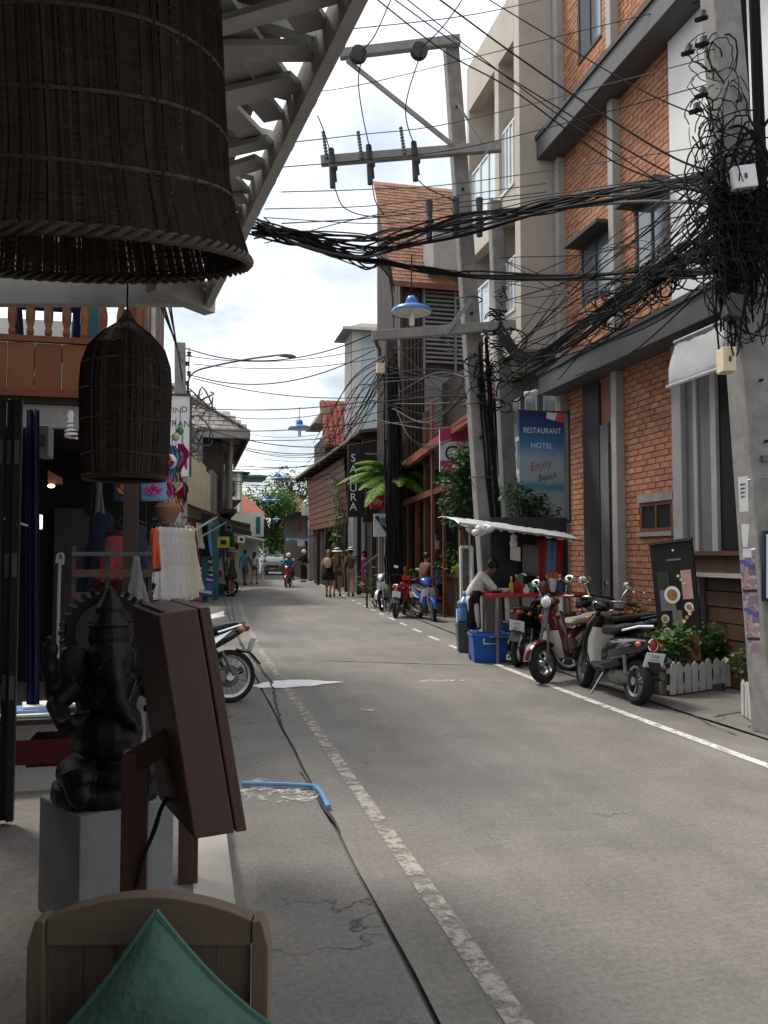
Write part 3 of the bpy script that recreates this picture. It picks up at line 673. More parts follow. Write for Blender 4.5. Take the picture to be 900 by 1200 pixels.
b = MB(); b.hexa([(q0.x,Yq+.05,q1.z-.1),(q0.x+2.5,Yq+.05,q1.z-.1),(q0.x+2.5,Yq+1.7,q0.z),(q0.x,Yq+1.7,q0.z),(q0.x,Yq+.25,q1.z-.1),(q0.x+2.5,Yq+.25,q1.z-.1),(q0.x+2.5,Yq+1.9,q0.z),(q0.x,Yq+1.9,q0.z)]); b.build('roof', 'brown_wood', rt_)
e0, e1 = PY(364,482,Yq+2), PY(382,500,Yq+2)
b = MB(); b.hexa([(e0.x,Yq+1,e1.z),(e1.x,Yq+1,e1.z),(e1.x,Yq+4,e1.z),(e0.x,Yq+4,e1.z),(e0.x+.5,Yq+1,e0.z),(e1.x,Yq+1,e0.z),(e1.x,Yq+4,e0.z),(e0.x+.5,Yq+4,e0.z)]); b.build('side_roof', 'roof_tile_grey', rt_)

# ================================================================ SAKURA restaurant
sk = thing('sakura_restaurant', 'dark timber restaurant with broad low eaves and black SAKURA signboard', 'building', (8,34,0))
Xw = 6.7
ze = PX(420,506,5.4).z; Ys0 = PX(421,506,5.4).y; Ys1 = PX(345,548,5.4).y
one('dark_wood', 'wall', 'boxp', (Xw, Ys0+.6, 0), (Xw+6, Ys1-.5, ze-.02), parent=sk)
b = MB(); b.hexa([(5.4,Ys0,ze-.06),(12,Ys0,ze+.9),(12,Ys1,ze+.9),(5.4,Ys1,ze-.06),(5.4,Ys0,ze+.05),(12,Ys0,ze+1.02),(12,Ys1,ze+1.02),(5.4,Ys1,ze+.05)]); b.build('roof', 'rust_sheet', sk)
for i in range(13):
    y = Ys0+.3+(Ys1-Ys0-.6)*i/12; b = MB(); b.bar((5.45,y,ze-.12),(Xw+.2,y,ze+.06),.06,.1); b.build('rafter', 'dark_wood', sk)
one('dark_wood', 'front_panel', 'boxp', (5.6, Ys0+.35, 2.6), (9, Ys0+.5, ze+.1), parent=sk)
# slanting red brown upper wall further along
s0 = Ys0+6
for i in range(10):
    z = 2.9+i*.27; b = MB(); b.bar((6.15-.02*i, s0, z), (6.15-.02*i, Ys1-1, z), .04, .25); b.build('wall_plank', 'redbrown_wood', sk)
one('dark_wood', 'upper_floor', 'boxp', (6.2, s0, 2.75), (Xw-.01, Ys1-1, ze-.15), parent=sk)
for i in range(6):
    y = Ys0+1+i*2.6; one('dark_wood', 'post', 'boxp', (6.05, y, 0), (6.2, y+.16, 2.74 if y > s0 else ze-.1), parent=sk)
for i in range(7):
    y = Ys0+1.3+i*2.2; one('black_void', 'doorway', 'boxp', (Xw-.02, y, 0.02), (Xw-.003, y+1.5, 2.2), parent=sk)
# vertical signboard
ysg = Ys0-.6
t = thing('vertical_signboard', 'tall black vertical signboard with white letters SAKURA', 'sign', tuple(PY(417,605,ysg)))
p0, p1 = PY(408,521,ysg), PY(428,606,ysg)
one('black_plastic', 'board', 'boxp', (p0.x, ysg, p1.z), (p1.x, ysg+.08, p0.z), parent=t)
for ch, v in zip('SAKURA', (537,550,562,572,583,594)):
    text('letter', ch, .36, 'paper', t, frame(PY(414,v,ysg-.006), (1,0,0), (0,0,1)))
one('alu', 'bracket', 'boxp', (p1.x+.002, ysg+.02, p0.z-.3), (6.3, ysg+.06, p0.z-.25), parent=t)
t = thing('slanted_signboard', 'black signboard with white letters beside the vertical one under the palm', 'sign', tuple(PY(440,600,ysg+.1)))
p0, p1 = PY(428.5,548,ysg+.1), PY(462,604,ysg+.1)
one('black_plastic', 'board', 'boxp', (p0.x, ysg+.1, p1.z), (p1.x, ysg+.16, p0.z), parent=t)
text('letter', 'R', .3, 'paper', t, frame(PY(432,557,ysg+.09), (1,0,0), (0,0,1))); text('letter', 'A', .34, 'paper', t, frame(PY(430.5+2,568,ysg+.09), (1,0,0), (0,0,1)))
one('alu', 'bracket', 'boxp', (p1.x-.4, ysg+.165, p0.z-.3), (6.3, ysg+.2, p0.z-.25), parent=t)
# illy sign
yi = 23.6
t = thing('red_cafe_sign', 'small square red hanging sign with white script illy', 'sign', tuple(PY(442,597,yi)))
p0, p1 = PY(434.5,580,yi), PY(450.5,596,yi)
one('illy_red', 'board', 'boxp', (p0.x, yi, p1.z), (p1.x, yi+.1, p0.z), parent=t)
text('lettering', 'illy', .24, 'paper', t, frame(PY(442.5,588,yi-.006), (1,0,.06), (0,0,1)), shear=.25)
b = MB(); b.bar((p0.x-.1,yi+.05,p0.z+.12),(6.4,yi+.05,p0.z+.12),.03,.03); b.bar((p0.x+.2,yi+.05,p0.z),(p0.x+.2,yi+.05,p0.z+.12),.02,.02,(1,0,0)); b.build('bracket', 'dark_grey', t)
# white board with a blue disc on two posts
yi = 22.4
t = thing('disc_signboard', 'pale square signboard with blue disc on white posts', 'sign', tuple(G(447,714)))
p0, p1 = PY(438,602,yi), PY(457,629,yi)
one('white_sign', 'board', 'boxp', (p0.x, yi, p1.z), (p1.x, yi+.05, p0.z), parent=t)
b = MB(); b.lathe([(.0,0),(.115,0),(.115,.01),(0,.01)], 18, Matrix.Translation(PY(449,611,yi-.001)) @ Matrix.Rotation(math.pi/2,4,'X')); b.build('blue_disc', 'pvc_blue', t)
b = MB(); b.prism([PY(439,606,yi-.006),PY(443,604,yi-.006),PY(455,622,yi-.006),PY(455,628,yi-.006)], (0,.004,0)); b.build('dark_stroke', 'ink', t)
for u in (446, 453):
    x = PY(u,650,yi).x; one('concrete_pole', 'post', 'boxp', (x-.035, yi+.06, 0), (x+.035, yi+.13, p1.z+.2), parent=t)
# white plank handrail of the steps
t = thing('handrail', 'pale sloping handrail beside the steps of the dark restaurant', 'rail', tuple(G(436,705)))
b = MB(); b.bar(PY(425,664,23.4), PY(445,648,22.9), .04, .05); b.build('rail', 'grey_panel', t)
q = PY(430,660,23.3); b = MB(); b.bar((q.x,q.y,0),(q.x,q.y,q.z-.02),.05,.05,(1,0,0)); q = PY(441,651,23.0); b.bar((q.x,q.y,0),(q.x,q.y,q.z-.02),.03,.03,(1,0,0)); b.build('post', 'dark_grey', t)

# ================================================================ timber restaurant with red eaves
wr = thing('timber_restaurant', 'open timber restaurant with reddish posts and orange red eaves', 'building', (6.5,20,0))
Yw0, Yw1 = 17.3, 23.3
one('dark_wood', 'back_wall', 'boxp', (7.1, 15.6, 0), (7.4, Yw1, 6.5), parent=wr)
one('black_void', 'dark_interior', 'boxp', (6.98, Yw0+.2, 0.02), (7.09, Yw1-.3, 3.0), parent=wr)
A0, A1 = PX(463,554,5.6), PX(556,486,5.6)
b = MB(); b.bar(A0, A1, .12, .2); b.build('eave_board', 'roof_tile_red', wr)
b = MB(); h = V((1.6,0,1.15)); t0 = V((0,0,.10)); b.hexa([A1, A0, A0+h, A1+h, A1+t0, A0+t0, A0+h+t0, A1+h+t0]); b.build('upper_roof', 'roof_tile_red', wr)
B0, B1 = PX(474,590,5.75), PX(548,562,5.75)
b = MB(); b.bar(B0, B1, .1, .13); b.build('eave_beam', 'redbrown_wood', wr)
b = MB(); h = V((1.3,0,.3)); b.hexa([B1+t0*.7, B0+t0*.7, B0+h, B1+h, B1+t0*1.1, B0+t0*1.1, B0+h+t0, B1+h+t0]); b.build('lower_roof', 'brown_wood', wr)
for u, w2, zt in ((477,.09,2.85), (487,.1,3.0), (497,.13,5.2), (538,.14,2.95), (519,.07,2.95)):
    q = PX(u,600,5.85); one('redbrown_wood' if u != 497 else 'brown_wood', 'post', 'boxp', (5.85, q.y-w2/2, 0), (5.85+w2, q.y+w2/2, zt), parent=wr)
for i in range(6):
    z = 2.3-i*.02; y = 18.5+i*.7; b = MB(); b.bar((5.9,y,2.95),(7.0,y,3.1),.05,.08); b.build('rafter', 'redbrown_wood', wr)
one('redbrown_wood', 'counter', 'boxp', (6.1, 18.2, .95), (6.5, 21.5, 1.02), parent=wr)
one('brown_wood', 'counter_front', 'boxp', (6.15, 18.25, 0.02), (6.2, 21.45, .949), parent=wr)
for i, (y, z) in enumerate(((18.6,1.02),(19.3,1.02),(20.2,1.02),(21,1.02))):
    b = MB(); b.lathe([(.05,0),(.05,.16),(.02,.22),(.02,.3)], 8, Matrix.Translation((6.25,y,z))); o = b.build('bottle', ('cloth_teal2','petal_orange','petal_red','paper')[i], None, True)
    setp(o, ('green bottle','orange bottle','red bottle','white bottle')[i]+' on the counter of the timber restaurant', 'bottle')
# pink and white sign
yi = 17.6
t = thing('pink_signboard', 'pink and white square signboard with a big round letter partly behind leaves', 'sign', tuple(PY(538,554,yi)))
p0, p1 = PY(515.5,500,yi), PY(568,554,yi); hz = p0.z-p1.z
one('white_sign', 'board', 'boxp', (p0.x, yi, p1.z), (p1.x, yi+.06, p0.z), parent=t)
one('pink_sign', 'top_band', 'boxp', (p0.x-.004, yi-.008, p0.z-hz*.32), (p1.x+.004, yi-.001, p0.z+.004), parent=t)
one('pink_sign', 'bottom_band', 'boxp', (p0.x-.004, yi-.008, p1.z-.004), (p1.x+.004, yi-.001, p1.z+hz*.25), parent=t)
text('letter', 'C', .48, 'ink', t, frame(PY(529,532,yi-.004), (1,0,0), (0,0,1)))
one('redbrown_wood', 'bracket', 'boxp', (p0.x-.05, yi+.02, p0.z+.002), (p1.x+.6, yi+.05, p0.z+.03), parent=t)
one('redbrown_wood', 'tall_post', 'boxp', (5.68, PX(508,600,5.72).y, 0), (5.76, PX(508,600,5.72).y+.1, PX(508,470,5.72).z), parent=wr)
# RESTAURANT HOTEL banner
yi = PX(664,540,5.75).y+.05
YBAN = yi
def bannermat():
    m = mat('banner_print', (.3,.4,.45), .6, .08, 4); n = m.node_tree.nodes; l = m.node_tree.links; b_ = n['Principled BSDF']
    tcn = n.new('ShaderNodeTexCoord'); s_ = n.new('ShaderNodeSeparateXYZ'); l.new(tcn.outputs['Generated'], s_.inputs[0])
    no = n.new('ShaderNodeTexNoise'); no.inputs['Scale'].default_value = 5; l.new(tcn.outputs['Generated'], no.inputs['Vector'])
    ad = n.new('ShaderNodeMath'); ad.operation = 'MULTIPLY_ADD'; l.new(no.outputs['Fac'], ad.inputs[0]); ad.inputs[1].default_value = .07; l.new(s_.outputs[2], ad.inputs[2])
    r_ = n.new('ShaderNodeValToRGB'); e_ = r_.color_ramp.elements; e_[0].position = .0; e_[0].color = (.16,.2,.2,1); e_[1].position = 1; e_[1].color = (.015,.03,.12,1)
    for p_, c_ in ((.1,(.28,.33,.34)), (.28,(.26,.33,.34)), (.335,(.05,.2,.27)), (.40,(.30,.36,.39)), (.6,(.28,.36,.43)), (.72,(.06,.19,.36)), (.88,(.02,.07,.2))):
        x = e_.new(p_); x.color = (*c_,1)
    l.new(ad.outputs[0], r_.inputs[0]); l.new(r_.outputs[0], b_.inputs['Base Color'])
bannermat()
t = thing('restaurant_banner', 'tall blue banner reading RESTAURANT HOTEL Enjoy Beach beside the concrete pole', 'banner', tuple(PY(635,608,yi)))
p0, p1 = PY(608.5,482,yi), PY(662,609,yi); wd = p1.x-p0.x
one('banner_print', 'cloth', 'boxp', (p0.x, yi, p1.z), (p1.x, yi+.025, p0.z), parent=t)
def bt(s, u, v, sz, m='paper', sh=0, ang=0.0, sx=1): text('lettering', s, sz, m, t, frame(PY(u,v,yi-.005), (1,0,ang), (0,0,1)), shear=sh, sx=sx)
bt('RESTAURANT', 635.5, 505, .125, 'white_sign', 0, .0, .83); bt('HOTEL', 635, 522.5, .12, 'white_sign'); bt('Enjoy', 633, 545, .19, 'ink_red', .3, .28, .9); bt('Beach', 641, 559, .15, 'ink', .3, .22, .9); bt('on the beach', 639, 604, .085, 'ink')
b = MB(); b.quad(PY(633,482.5,yi-.004), PY(641,482.5,yi-.004), PY(640,490,yi-.004), PY(632,488,yi-.004)); b.build('print_patch', 'cloth_navy', t)
b = MB(); b.quad(PY(641,482.5,yi-.004), PY(653,482.5,yi-.004), PY(650,493,yi-.004), PY(640,490,yi-.004)); b.build('print_patch', 'white_sign', t)
b = MB(); b.quad(PY(653,482.5,yi-.004), PY(661,482.5,yi-.004), PY(660,496,yi-.004), PY(650,493,yi-.004)); b.build('print_patch', 'cloth_orange', t)
one('dark_grey', 'top_rod', 'boxp', (p0.x-.03, yi-.01, p0.z+.002), (p1.x+.06, yi+.02, p0.z+.028), parent=t)
one('dark_grey', 'bottom_rod', 'boxp', (p0.x-.03, yi-.01, p1.z-.03), (p1.x+.06, yi+.02, p1.z-.002), parent=t)
one('dark_grey', 'mount', 'boxp', (p1.x+.061, yi-.02, p1.z-.05), (p1.x+.1, yi+.03, p0.z+.05), parent=t)

# ================================================================ UTILITY POLES
def pole(name, label, base, top, w0, w1, m='concrete_pole'):
    t = thing(name, label, 'pole', tuple(base)); b = MB(); a, c = V(base), V(top)
    f = lambda p, w_: [p+V(q)*w_/2 for q in ((-1,-.8,0),(1,-.8,0),(1,.8,0),(-1,.8,0))]
    b.hexa(f(a,w0)+f(c,w1)); b.build('shaft', m, t, bevel=.02); return t
D1 = 13.15
mp0 = PD(579,762,D1); mp0.z = 0; mp1 = PD(528,50,D1)
pole1 = pole('utility_pole', 'leaning square concrete utility pole with timber crossarms behind the food stall', mp0, mp1, .30, .23)
def onp(v): return mp0.lerp(mp1, (PD(500,v,D1).z)/mp1.z)
for i in range(9):
    c = onp(130+i*48); b = MB(); b.tube([c+V((-.02,-.16,0)), c+V((-.02,-.125,0))], .022, 8); b.build('bolt_hole', 'black_void', pole1)
for nm, p, q in (('crossarm',PD(398,64,D1-.25),PD(539,47,D1-.15)), ('crossarm',PD(376,189,D1-.25),PD(587,172,D1-.25)), ('crossarm',PD(436,394,D1-.3),PD(604,381,D1-.22))):
    b = MB(); b.bar(p, q, .12, .15 if nm else .1); b.build(nm, 'grey_timber', pole1, bevel=.01)
for p, q, w_ in ((PD(407,71,D1-.32),PD(530,170,D1-.3),.06), (PD(535,120,D1-.3),PD(566,168,D1-.3),.03), (PD(548,205,D1-.3),PD(572,176,D1-.3),.03), (PD(521,392,D1-.35),PD(552,352,D1-.28),.06)):
    b = MB(); b.bar(p, q, w_, w_); b.build('brace', 'grey_timber', pole1)
ribs = []
for i in range(9): ribs += [(.035,i*.05),(.055,i*.05+.02),(.035,i*.05+.04)]
insul = MB(); insul.lathe(ribs, 10); insul_me = insul.mesh('insulator', 'grey_panel', True)
inv1 = rootm(pole1).inverted()
for u, vt in ((383,152),(424,152),(474,147)):
    p = PD(u,vt+34,D1-.32); o = link('insulator', insul_me, pole1, inv1 @ p, (0,R(-8),0)); o.scale = (.62,.62,1.0)
for u, vt in ((390,180),(434,176),(487,172)):
    p = PD(u,vt+40,D1-.42); b = MB(); b.tube([p, p+V((-.03,0,.62))], .045, 8); b.tube([p+V((.05,0,.1)), p+V((0,0,.6))], .02, 6); b.tube([p+V((-.05,-.02,.3)), p+V((.06,-.02,.32))], .05, 6); b.build('fuse_cutout', 'dark_grey', pole1)
for u, v in ((420,64),(491,60)):
    c = PD(u,v,D1-.4); b = MB(); b.lathe([(.03,-.07),(.13,-.06),(.14,-.03),(.07,-.02),(.07,.02),(.14,.03),(.13,.06),(.03,.07)], 16, Matrix.Translation(c) @ Matrix.Rotation(math.pi/2,4,'X')); b.build('spool_insulator', 'dark_grey', pole1, True)
for u, v in ((503,235),(534,232),(562,232)):
    p = PD(u,v+45,D1-.4); b = MB(); b.lathe([(.05,0),(.05,.12),(.08,.13),(.05,.16),(.08,.2),(.05,.23),(.08,.28),(.05,.32),(.06,.6),(.02,.62)], 10, Matrix.Translation(p)); b.build('stand_insulator', 'dark_grey', pole1, True)
for u, v in ((441,402),(455,404)):
    p = PD(u,v,D1-.3); b = MB(); b.tube([p+V((0,0,.05)), p, p+V((.05,0,-.1)), p+V((.05,0,-.2))], .03, 6); b.build('hook_clamp', 'dark_grey', pole1)
b = MB(); p = onp(352)
for v in (352, 443, 475, 560): c = onp(v); b.tube([c+V((.21*math.cos(a_),-.01+.2*math.sin(a_),0)) for a_ in [i*math.pi/6 for i in range(13)]], .012, 5)
b.build('steel_band', 'dark_grey', pole1)
b = MB()
for i in range(9):
    x = rnd(.02,.2); pts = [onp(v)+V((x+rnd(-.02,.02),-.17+rnd(-.02,.02),0)) for v in range(390+int(rnd(0,70)), 690, 40)]
    b.tube(pts, rnd(.008,.02), 5)
for i in range(42):
    c = PD(rnd(556,612),rnd(375,478),D1-.3+rnd(-.25,.3)); a0_ = rnd(0,6.28); rx_, rz2 = rnd(.05,.28), rnd(.04,.2); tw_ = rnd(2,6)
    b.tube([c+rt*(math.cos(a0_+tw_*k_/9)*rx_)+V((0,0,math.sin(a0_+tw_*k_/9)*rz2))-HF*rnd(-.03,.03) for k_ in range(10)], rnd(.006,.014), 4, False)
b.build('riser_cables', 'cable', pole1, kind='stuff')
b = MB(); b.tube([onp(v)+V((.24,-.05,0)) for v in (455,520,600,700)], .02, 6); b.build('conduit', 'white_sign', pole1, True)
D2 = 14.6
q0 = PD(604,740,D2); q0.z = 0
pole2 = pole('utility_pole', 'second concrete utility pole standing close behind the leaning one', q0, PD(580,236,D2), .27, .24)
b = MB()
for i in range(10):
    c = q0.lerp(PD(580,236,D2), .62+.2*random.random()); b.tube([c+V((rnd(-.4,.4),-.25,rnd(-.2,.2))) for k in range(4)], .012, 5)
b.build('slack_cable', 'cable', pole2, kind='stuff')
# dark cable-wrapped pole further on
D3 = 22.2
q0 = PD(464,716,D3); q0.z = 0; q1 = PD(459,398,D3)
pole3 = pole('utility_pole', 'dark pole wrapped in cables in front of the palm', q0, q1, .34, .28, 'dark_wood')
b = MB()
for i in range(18):
    x, y = rnd(-.22,.22), rnd(-.3,.1); pts = [q0.lerp(q1, .1+.088*k)+V((x+rnd(-.05,.05), y, 0)) for k in range(10)]; b.tube(pts, rnd(.012,.03), 5)
b.build('riser_cables', 'cable', pole3, kind='stuff')
for s_ in (-1,1):
    b = MB(); b.tube([q0.lerp(q1,.62)+V((.24*s_,-.25,0)), q1+V((.2*s_,-.25,-.1))], .035, 6); b.build('twisted_cable', 'cable_grey', pole3, True)
one('cream_panel', 'junction_box', 'boxp', PD(442,425,D3-.3), PD(450,438,D3-.15), parent=pole3)
# near right pole
D4 = 7.1
r0 = PD(916,858,D4); r0.z = 0; r1 = PD(836,-90,D4)
pole4 = pole('utility_pole', 'weathered concrete utility pole with pasted posters and a huge cable tangle', r0, r1, .37, .25)
def on4(v): return r0.lerp(r1, PD(880,v,D4).z/r1.z)
for v in (130,310,450,520,610,690): 
    c = on4(v); b = MB(); b.tube([c+V((-.03,-.17,0)), c+V((-.03,-.142,0))], .014, 8); b.build('bolt_hole', 'black_void', pole4)
b = MB(); c = on4(540); b.box(c+V((-.06,-.16,0)), (.06,.03,.05)); b.build('step_bolt', 'engine', pole4)
for v in (560, 640): 
    c = on4(v); b = MB(); b.tube([c+V((.2*math.cos(a_),.0+.17*math.sin(a_),.03*math.cos(a_))) for a_ in [i*math.pi/8 for i in range(17)]], .004, 4); b.build('tie_wire', 'alu', pole4)
# second thin post and conduits behind the pole
for u0, u1, r_ in ((878,876,.03),(889,888,.035),(896,893,.022)):
    b = MB(); b.tube([PD(u0+16,480,D4+.35), PD(u0,200,D4+.35), PD(u1-8,-60,D4+.35)], r_, 6); b.build('conduit', 'cable', pole4, True)
# posters: paper pasted on the left face, each a sheet of its own
def postermat(name, c1, c2, sc):
    m = mat(name, c1, .8, .1, 8); n = m.node_tree.nodes; l = m.node_tree.links; b_ = n['Principled BSDF']
    tcn = n.new('ShaderNodeTexCoord'); vo = n.new('ShaderNodeTexVoronoi'); vo.inputs['Scale'].default_value = sc; l.new(tcn.outputs['Object'], vo.inputs['Vector'])
    r_ = n.new('ShaderNodeValToRGB'); e_ = r_.color_ramp.elements; e_[0].color = (*c1,1); e_[1].color = (*c2,1); e_[0].position = .25; e_[1].position = .6
    x = e_.new(.45); x.color = (.6,.5,.5,1); x = e_.new(.8); x.color = (.1,.12,.3,1)
    l.new(vo.outputs['Color'], r_.inputs[0]); l.new(r_.outputs[0], b_.inputs['Base Color'])
postermat('poster_print', (.18,.2,.34), (.42,.2,.22), 22)
def sheet(name, label, cat, pix, d, m, th=.004, group=None):
    pts = [PD(u,v,dd) for (u,v), dd in zip(pix, d if isinstance(d,(list,tuple)) else [d]*len(pix))]
    n_ = (pts[1]-pts[0]).cross(pts[-1]-pts[0]).normalized()*th; b = MB(); b.prism(pts, n_); return b.build(name, m, **(dict(label=label, category=None) if 0 else {}))
for nm, lab, pix, m in (('poster','faded colour poster pasted on the near pole, upper of two',((867,653),(884,653),(889,708),(872,709)),'poster_print'),
                        ('poster','faded colour poster pasted on the near pole, lower of two',((872,710),(889,709),(891,765),(877,764)),'poster_print'),
                        ('paper_notice','torn white paper notice high on the near pole',((865,559),(876,558),(877,599),(867,600)),'paper'),
                        ('paper_notice','folded white paper strip tied to the near pole',((869,614),(878,614),(876,641),(871,641)),'paper'),
                        ('paper_notice','small white label above the two posters on the near pole',((871,643),(880,643),(881,653),(871,653)),'paper')):
    o = sheet(nm, lab, 'poster', pix, D4-.19, m); setp(o, lab, 'poster' if nm == 'poster' else 'notice')
    if m == 'poster_print':
        e0 = [PD(u,v,D4-.196) for u, v in pix]
        b = MB(); b.prism([e0[0].lerp(e0[3],.68), e0[1].lerp(e0[2],.68), e0[1].lerp(e0[2],.74), e0[0].lerp(e0[3],.74)], (0,-.002,0)); b.build('print_band', 'ink', o)
        b = MB(); b.prism([e0[0].lerp(e0[1],.35).lerp(e0[3],.2), e0[0].lerp(e0[1],.65).lerp(e0[3],.2), e0[0].lerp(e0[1],.8).lerp(e0[3],.6), e0[0].lerp(e0[1],.25).lerp(e0[3],.6)], (0,-.002,0)); b.build('print_figure', 'cloth_blush', o)
    elif 'torn' in lab:
        e0 = [PD(u,v,D4-.196) for u, v in pix]
        for k in range(4): 
            f0 = .25+.15*k; b = MB(); b.prism([e0[0].lerp(e0[3],f0).lerp(e0[1],.2), e0[1].lerp(e0[2],f0).lerp(e0[0],.2), e0[1].lerp(e0[2],f0+.06).lerp(e0[0],.25), e0[0].lerp(e0[3],f0+.06).lerp(e0[1],.2)], (0,-.002,0)); b.build('print_line', 'ink', o)
# boxes on the near pole
for nm, lab, u0, v0, u1, v1, m, tl in (('meter_box','white square meter box on the near pole in the tangle',858,196,884,222,'white_sign',-.12),
                                     ('meter_box','grey small junction box hanging under the tangle',852,346,868,372,'cable_grey',.2),
                                     ('meter_box','cream switch box on the pole beside the white awning',845,408,860,436,'cream_panel',0)):
    p = PD((u0+u1)/2,(v0+v1)/2,D4-.3); t = thing(nm, lab, 'box', tuple(p), rot=(0,tl,-YAW))
    s_ = D4/980; one(m, 'case', 'boxp', (-(u1-u0)*s_/2,-.05,-(v1-v0)*s_/2), ((u1-u0)*s_/2,.1,(v1-v0)*s_/2), parent=t, local=True, bevel=.008)
    one('dark_grey', 'latch', 'boxp', (-.01,-.06,-.02), (.01,-.051,.02), parent=t, local=True)
# framed sign at the right picture edge
t = thing('framed_notice', 'white notice board in dark rounded frame fixed to the near pole', 'sign', tuple(PD(903,703,D4-.3)))
p = [PD(895,622,D4-.25), PD(935,622,D4-.25), PD(935,705,D4-.25), PD(895,705,D4-.25)]; b = MB(); b.prism(p, (0,.03,0)); b.build('frame', 'cloth_navy', t)
p = [PD(898,626,D4-.253), PD(932,626,D4-.253), PD(932,701,D4-.253), PD(898,701,D4-.253)]; b = MB(); b.prism(p, (0,-.004,0)); b.build('panel', 'white_sign', t)
# ================================================================ OVERHEAD CABLES
def catmull(pts, k=8):
    P = [pts[0]*2-pts[1]]+pts+[pts[-1]*2-pts[-2]]; out_ = []
    for i in range(1, len(P)-2):
        a, b, c, d = P[i-1:i+3]
        for j in range(k):
            t = j/k; out_.append(.5*((2*b)+(c-a)*t+(2*a-5*b+4*c-d)*t*t+(3*b-a-3*c+d)*t**3))
    return out_+[pts[-1]]
def wire(path, r=.008, m='cable', label='', group='overhead cables across the street', name='overhead_cable', sag=0, n=5):
    pts = [PD(*q) for q in path]
    if len(pts) == 2: 
        a, c = pts; s_ = sag or (c-a).length*.012; pts = [a.lerp(c, t/6)-V((0,0,4*s_*(t/6)*(1-t/6))) for t in range(7)]
    b = MB(); b.tube(catmull(pts, 6), r, n, False); o = b.build(name, m); return setp(o, label, 'cable', group)
DL = 9.5   # where cables vanish behind the cafe eave
A_ = 'thin overhead wire running high across the street to the brick house'
for p in ([(330,112,11),(420,100,12),(560,66,12.6),(900,-18,9)], [(330,168,11),(420,158,12),(540,142,12.6),(900,50,9)], [(330,196,11),(420,188,12),(560,170,12.6),(900,80,9)],
          [(330,225,11),(430,222,12),(545,214,12.6),(900,160,9)], [(330,40,11),(420,33,12),(560,16,12.6),(760,-30,9)], [(330,262,11),(440,255,12),(560,240,12.6),(900,190,9)],
          [(310,245,11),(450,240,12),(640,215,12.6)], [(310,285,14),(450,250,13),(640,225,12.6)], [(310,255,14),(450,262,13),(560,250,12.6)]):
    wire(p, rnd(.006,.009), 'cable_grey' if rnd(0,1) < .5 else 'cable', A_, 'thin wires high over the street')
B_ = 'black overhead line slanting down from above to the tangled near pole'
for p in ([(430,-10,9),(520,60,9),(600,105,8.5),(720,190,8),(850,235,7)], [(505,-8,9),(600,62,8.6),(700,130,8),(790,185,7.4),(850,205,7)], [(455,-6,10),(540,55,9),(660,130,8),(760,190,7.4),(840,230,7)],
          [(560,-8,9),(640,40,8.6),(760,110,7.6),(860,150,7)], [(470,-6,9),(620,110,8.5),(760,205,7.4),(840,250,7)]):
    wire(p, rnd(.006,.011), 'cable', B_, 'lines slanting down to the near pole')
# main bundle left eave -> leaning pole -> near pole
C_ = 'black cable of the thick bundle strung across the street past the leaning pole'
for i in range(16):
    j = lambda k: rnd(-k,k)
    p = [(300+j(10),268+j(12),10.5), (345+j(6),278+j(9),10.8), (420+j(8),288+j(14),11.6), (470+j(6),278+j(12),12), (545,262+j(14),12.4), (640+j(6),242+j(10),11), (740,226+j(12),9), (840,218+j(30),7)]
    wire(p, rnd(.008,.02), 'cable' if i % 4 else 'cable_grey', C_, 'thick cable bundle across the street')
for i in range(9):
    j = lambda k: rnd(-k,k)
    p = [(300+j(10),262+j(8),10.5), (345+j(6),276+j(6),10.8), (390,292+j(10),11.3), (430+j(8),305+j(12),12.2), (455,312+j(14),14), (462,330+j(60),D3)]
    wire(p, rnd(.007,.014), 'cable_grey' if i % 3 else 'cable', 'grey cable dropping from the eave bundle to the cable-wrapped pole', 'cables from the eave bundle to the wrapped pole')
for i in range(6):
    j = lambda k: rnd(-k,k)
    p = [(310+j(8),272+j(6),10.5), (345,282+j(5),10.8), (400,298+j(5),11.5), (455,309+j(4),12.1), (510,318+j(4),12.3), (556,322+j(5),12.4), (650,324+j(4),11), (750,322+j(7),9), (840,300+j(20),7)]
    wire(p, rnd(.012,.026), 'cable', 'heavy black cable sagging level between the leaning pole and the near pole', 'level heavy cables')
for i in range(14):
    j = lambda k: rnd(-k,k)
    p = [(585,388+j(14),12.6), (620,425+j(8)-i,12), (680,388+j(12),10.5), (750,335+j(14),8.8), (800,300+j(16),7.8), (850,270+j(50),7)]
    wire(p, rnd(.007,.02), 'cable', 'black cable of the drooping bundle in front of the brick wall', 'drooping bundle in front of the brick wall')
for i in range(26):
    j = lambda k: rnd(-k,k)
    wire([(rnd(575,610),rnd(300,470),12.6), (rnd(690,730),rnd(250,400),10), (rnd(835,865),rnd(170,330),7)], rnd(.005,.009), 'cable' if i % 3 else 'cable_grey', 'thin black service wire fanning out between the leaning pole and the near pole', 'fan of service wires at the near pole')
for i in range(9):
    wire([(rnd(600,680),rnd(420,480),12), (rnd(720,760),rnd(330,420),9), (rnd(830,850),rnd(240,330),7)], rnd(.005,.008), 'cable', 'thin wire rising from the banner wall to the near pole', 'wires from the banner wall')
for i in range(10):
    wire([(845+rnd(-12,12),rnd(150,260),7), (880,rnd(140,260),6.9), (930,rnd(90,280),6.6)], rnd(.007,.014), 'cable', 'black cable leaving the tangle on the far side of the near pole', 'cables leaving the near pole')
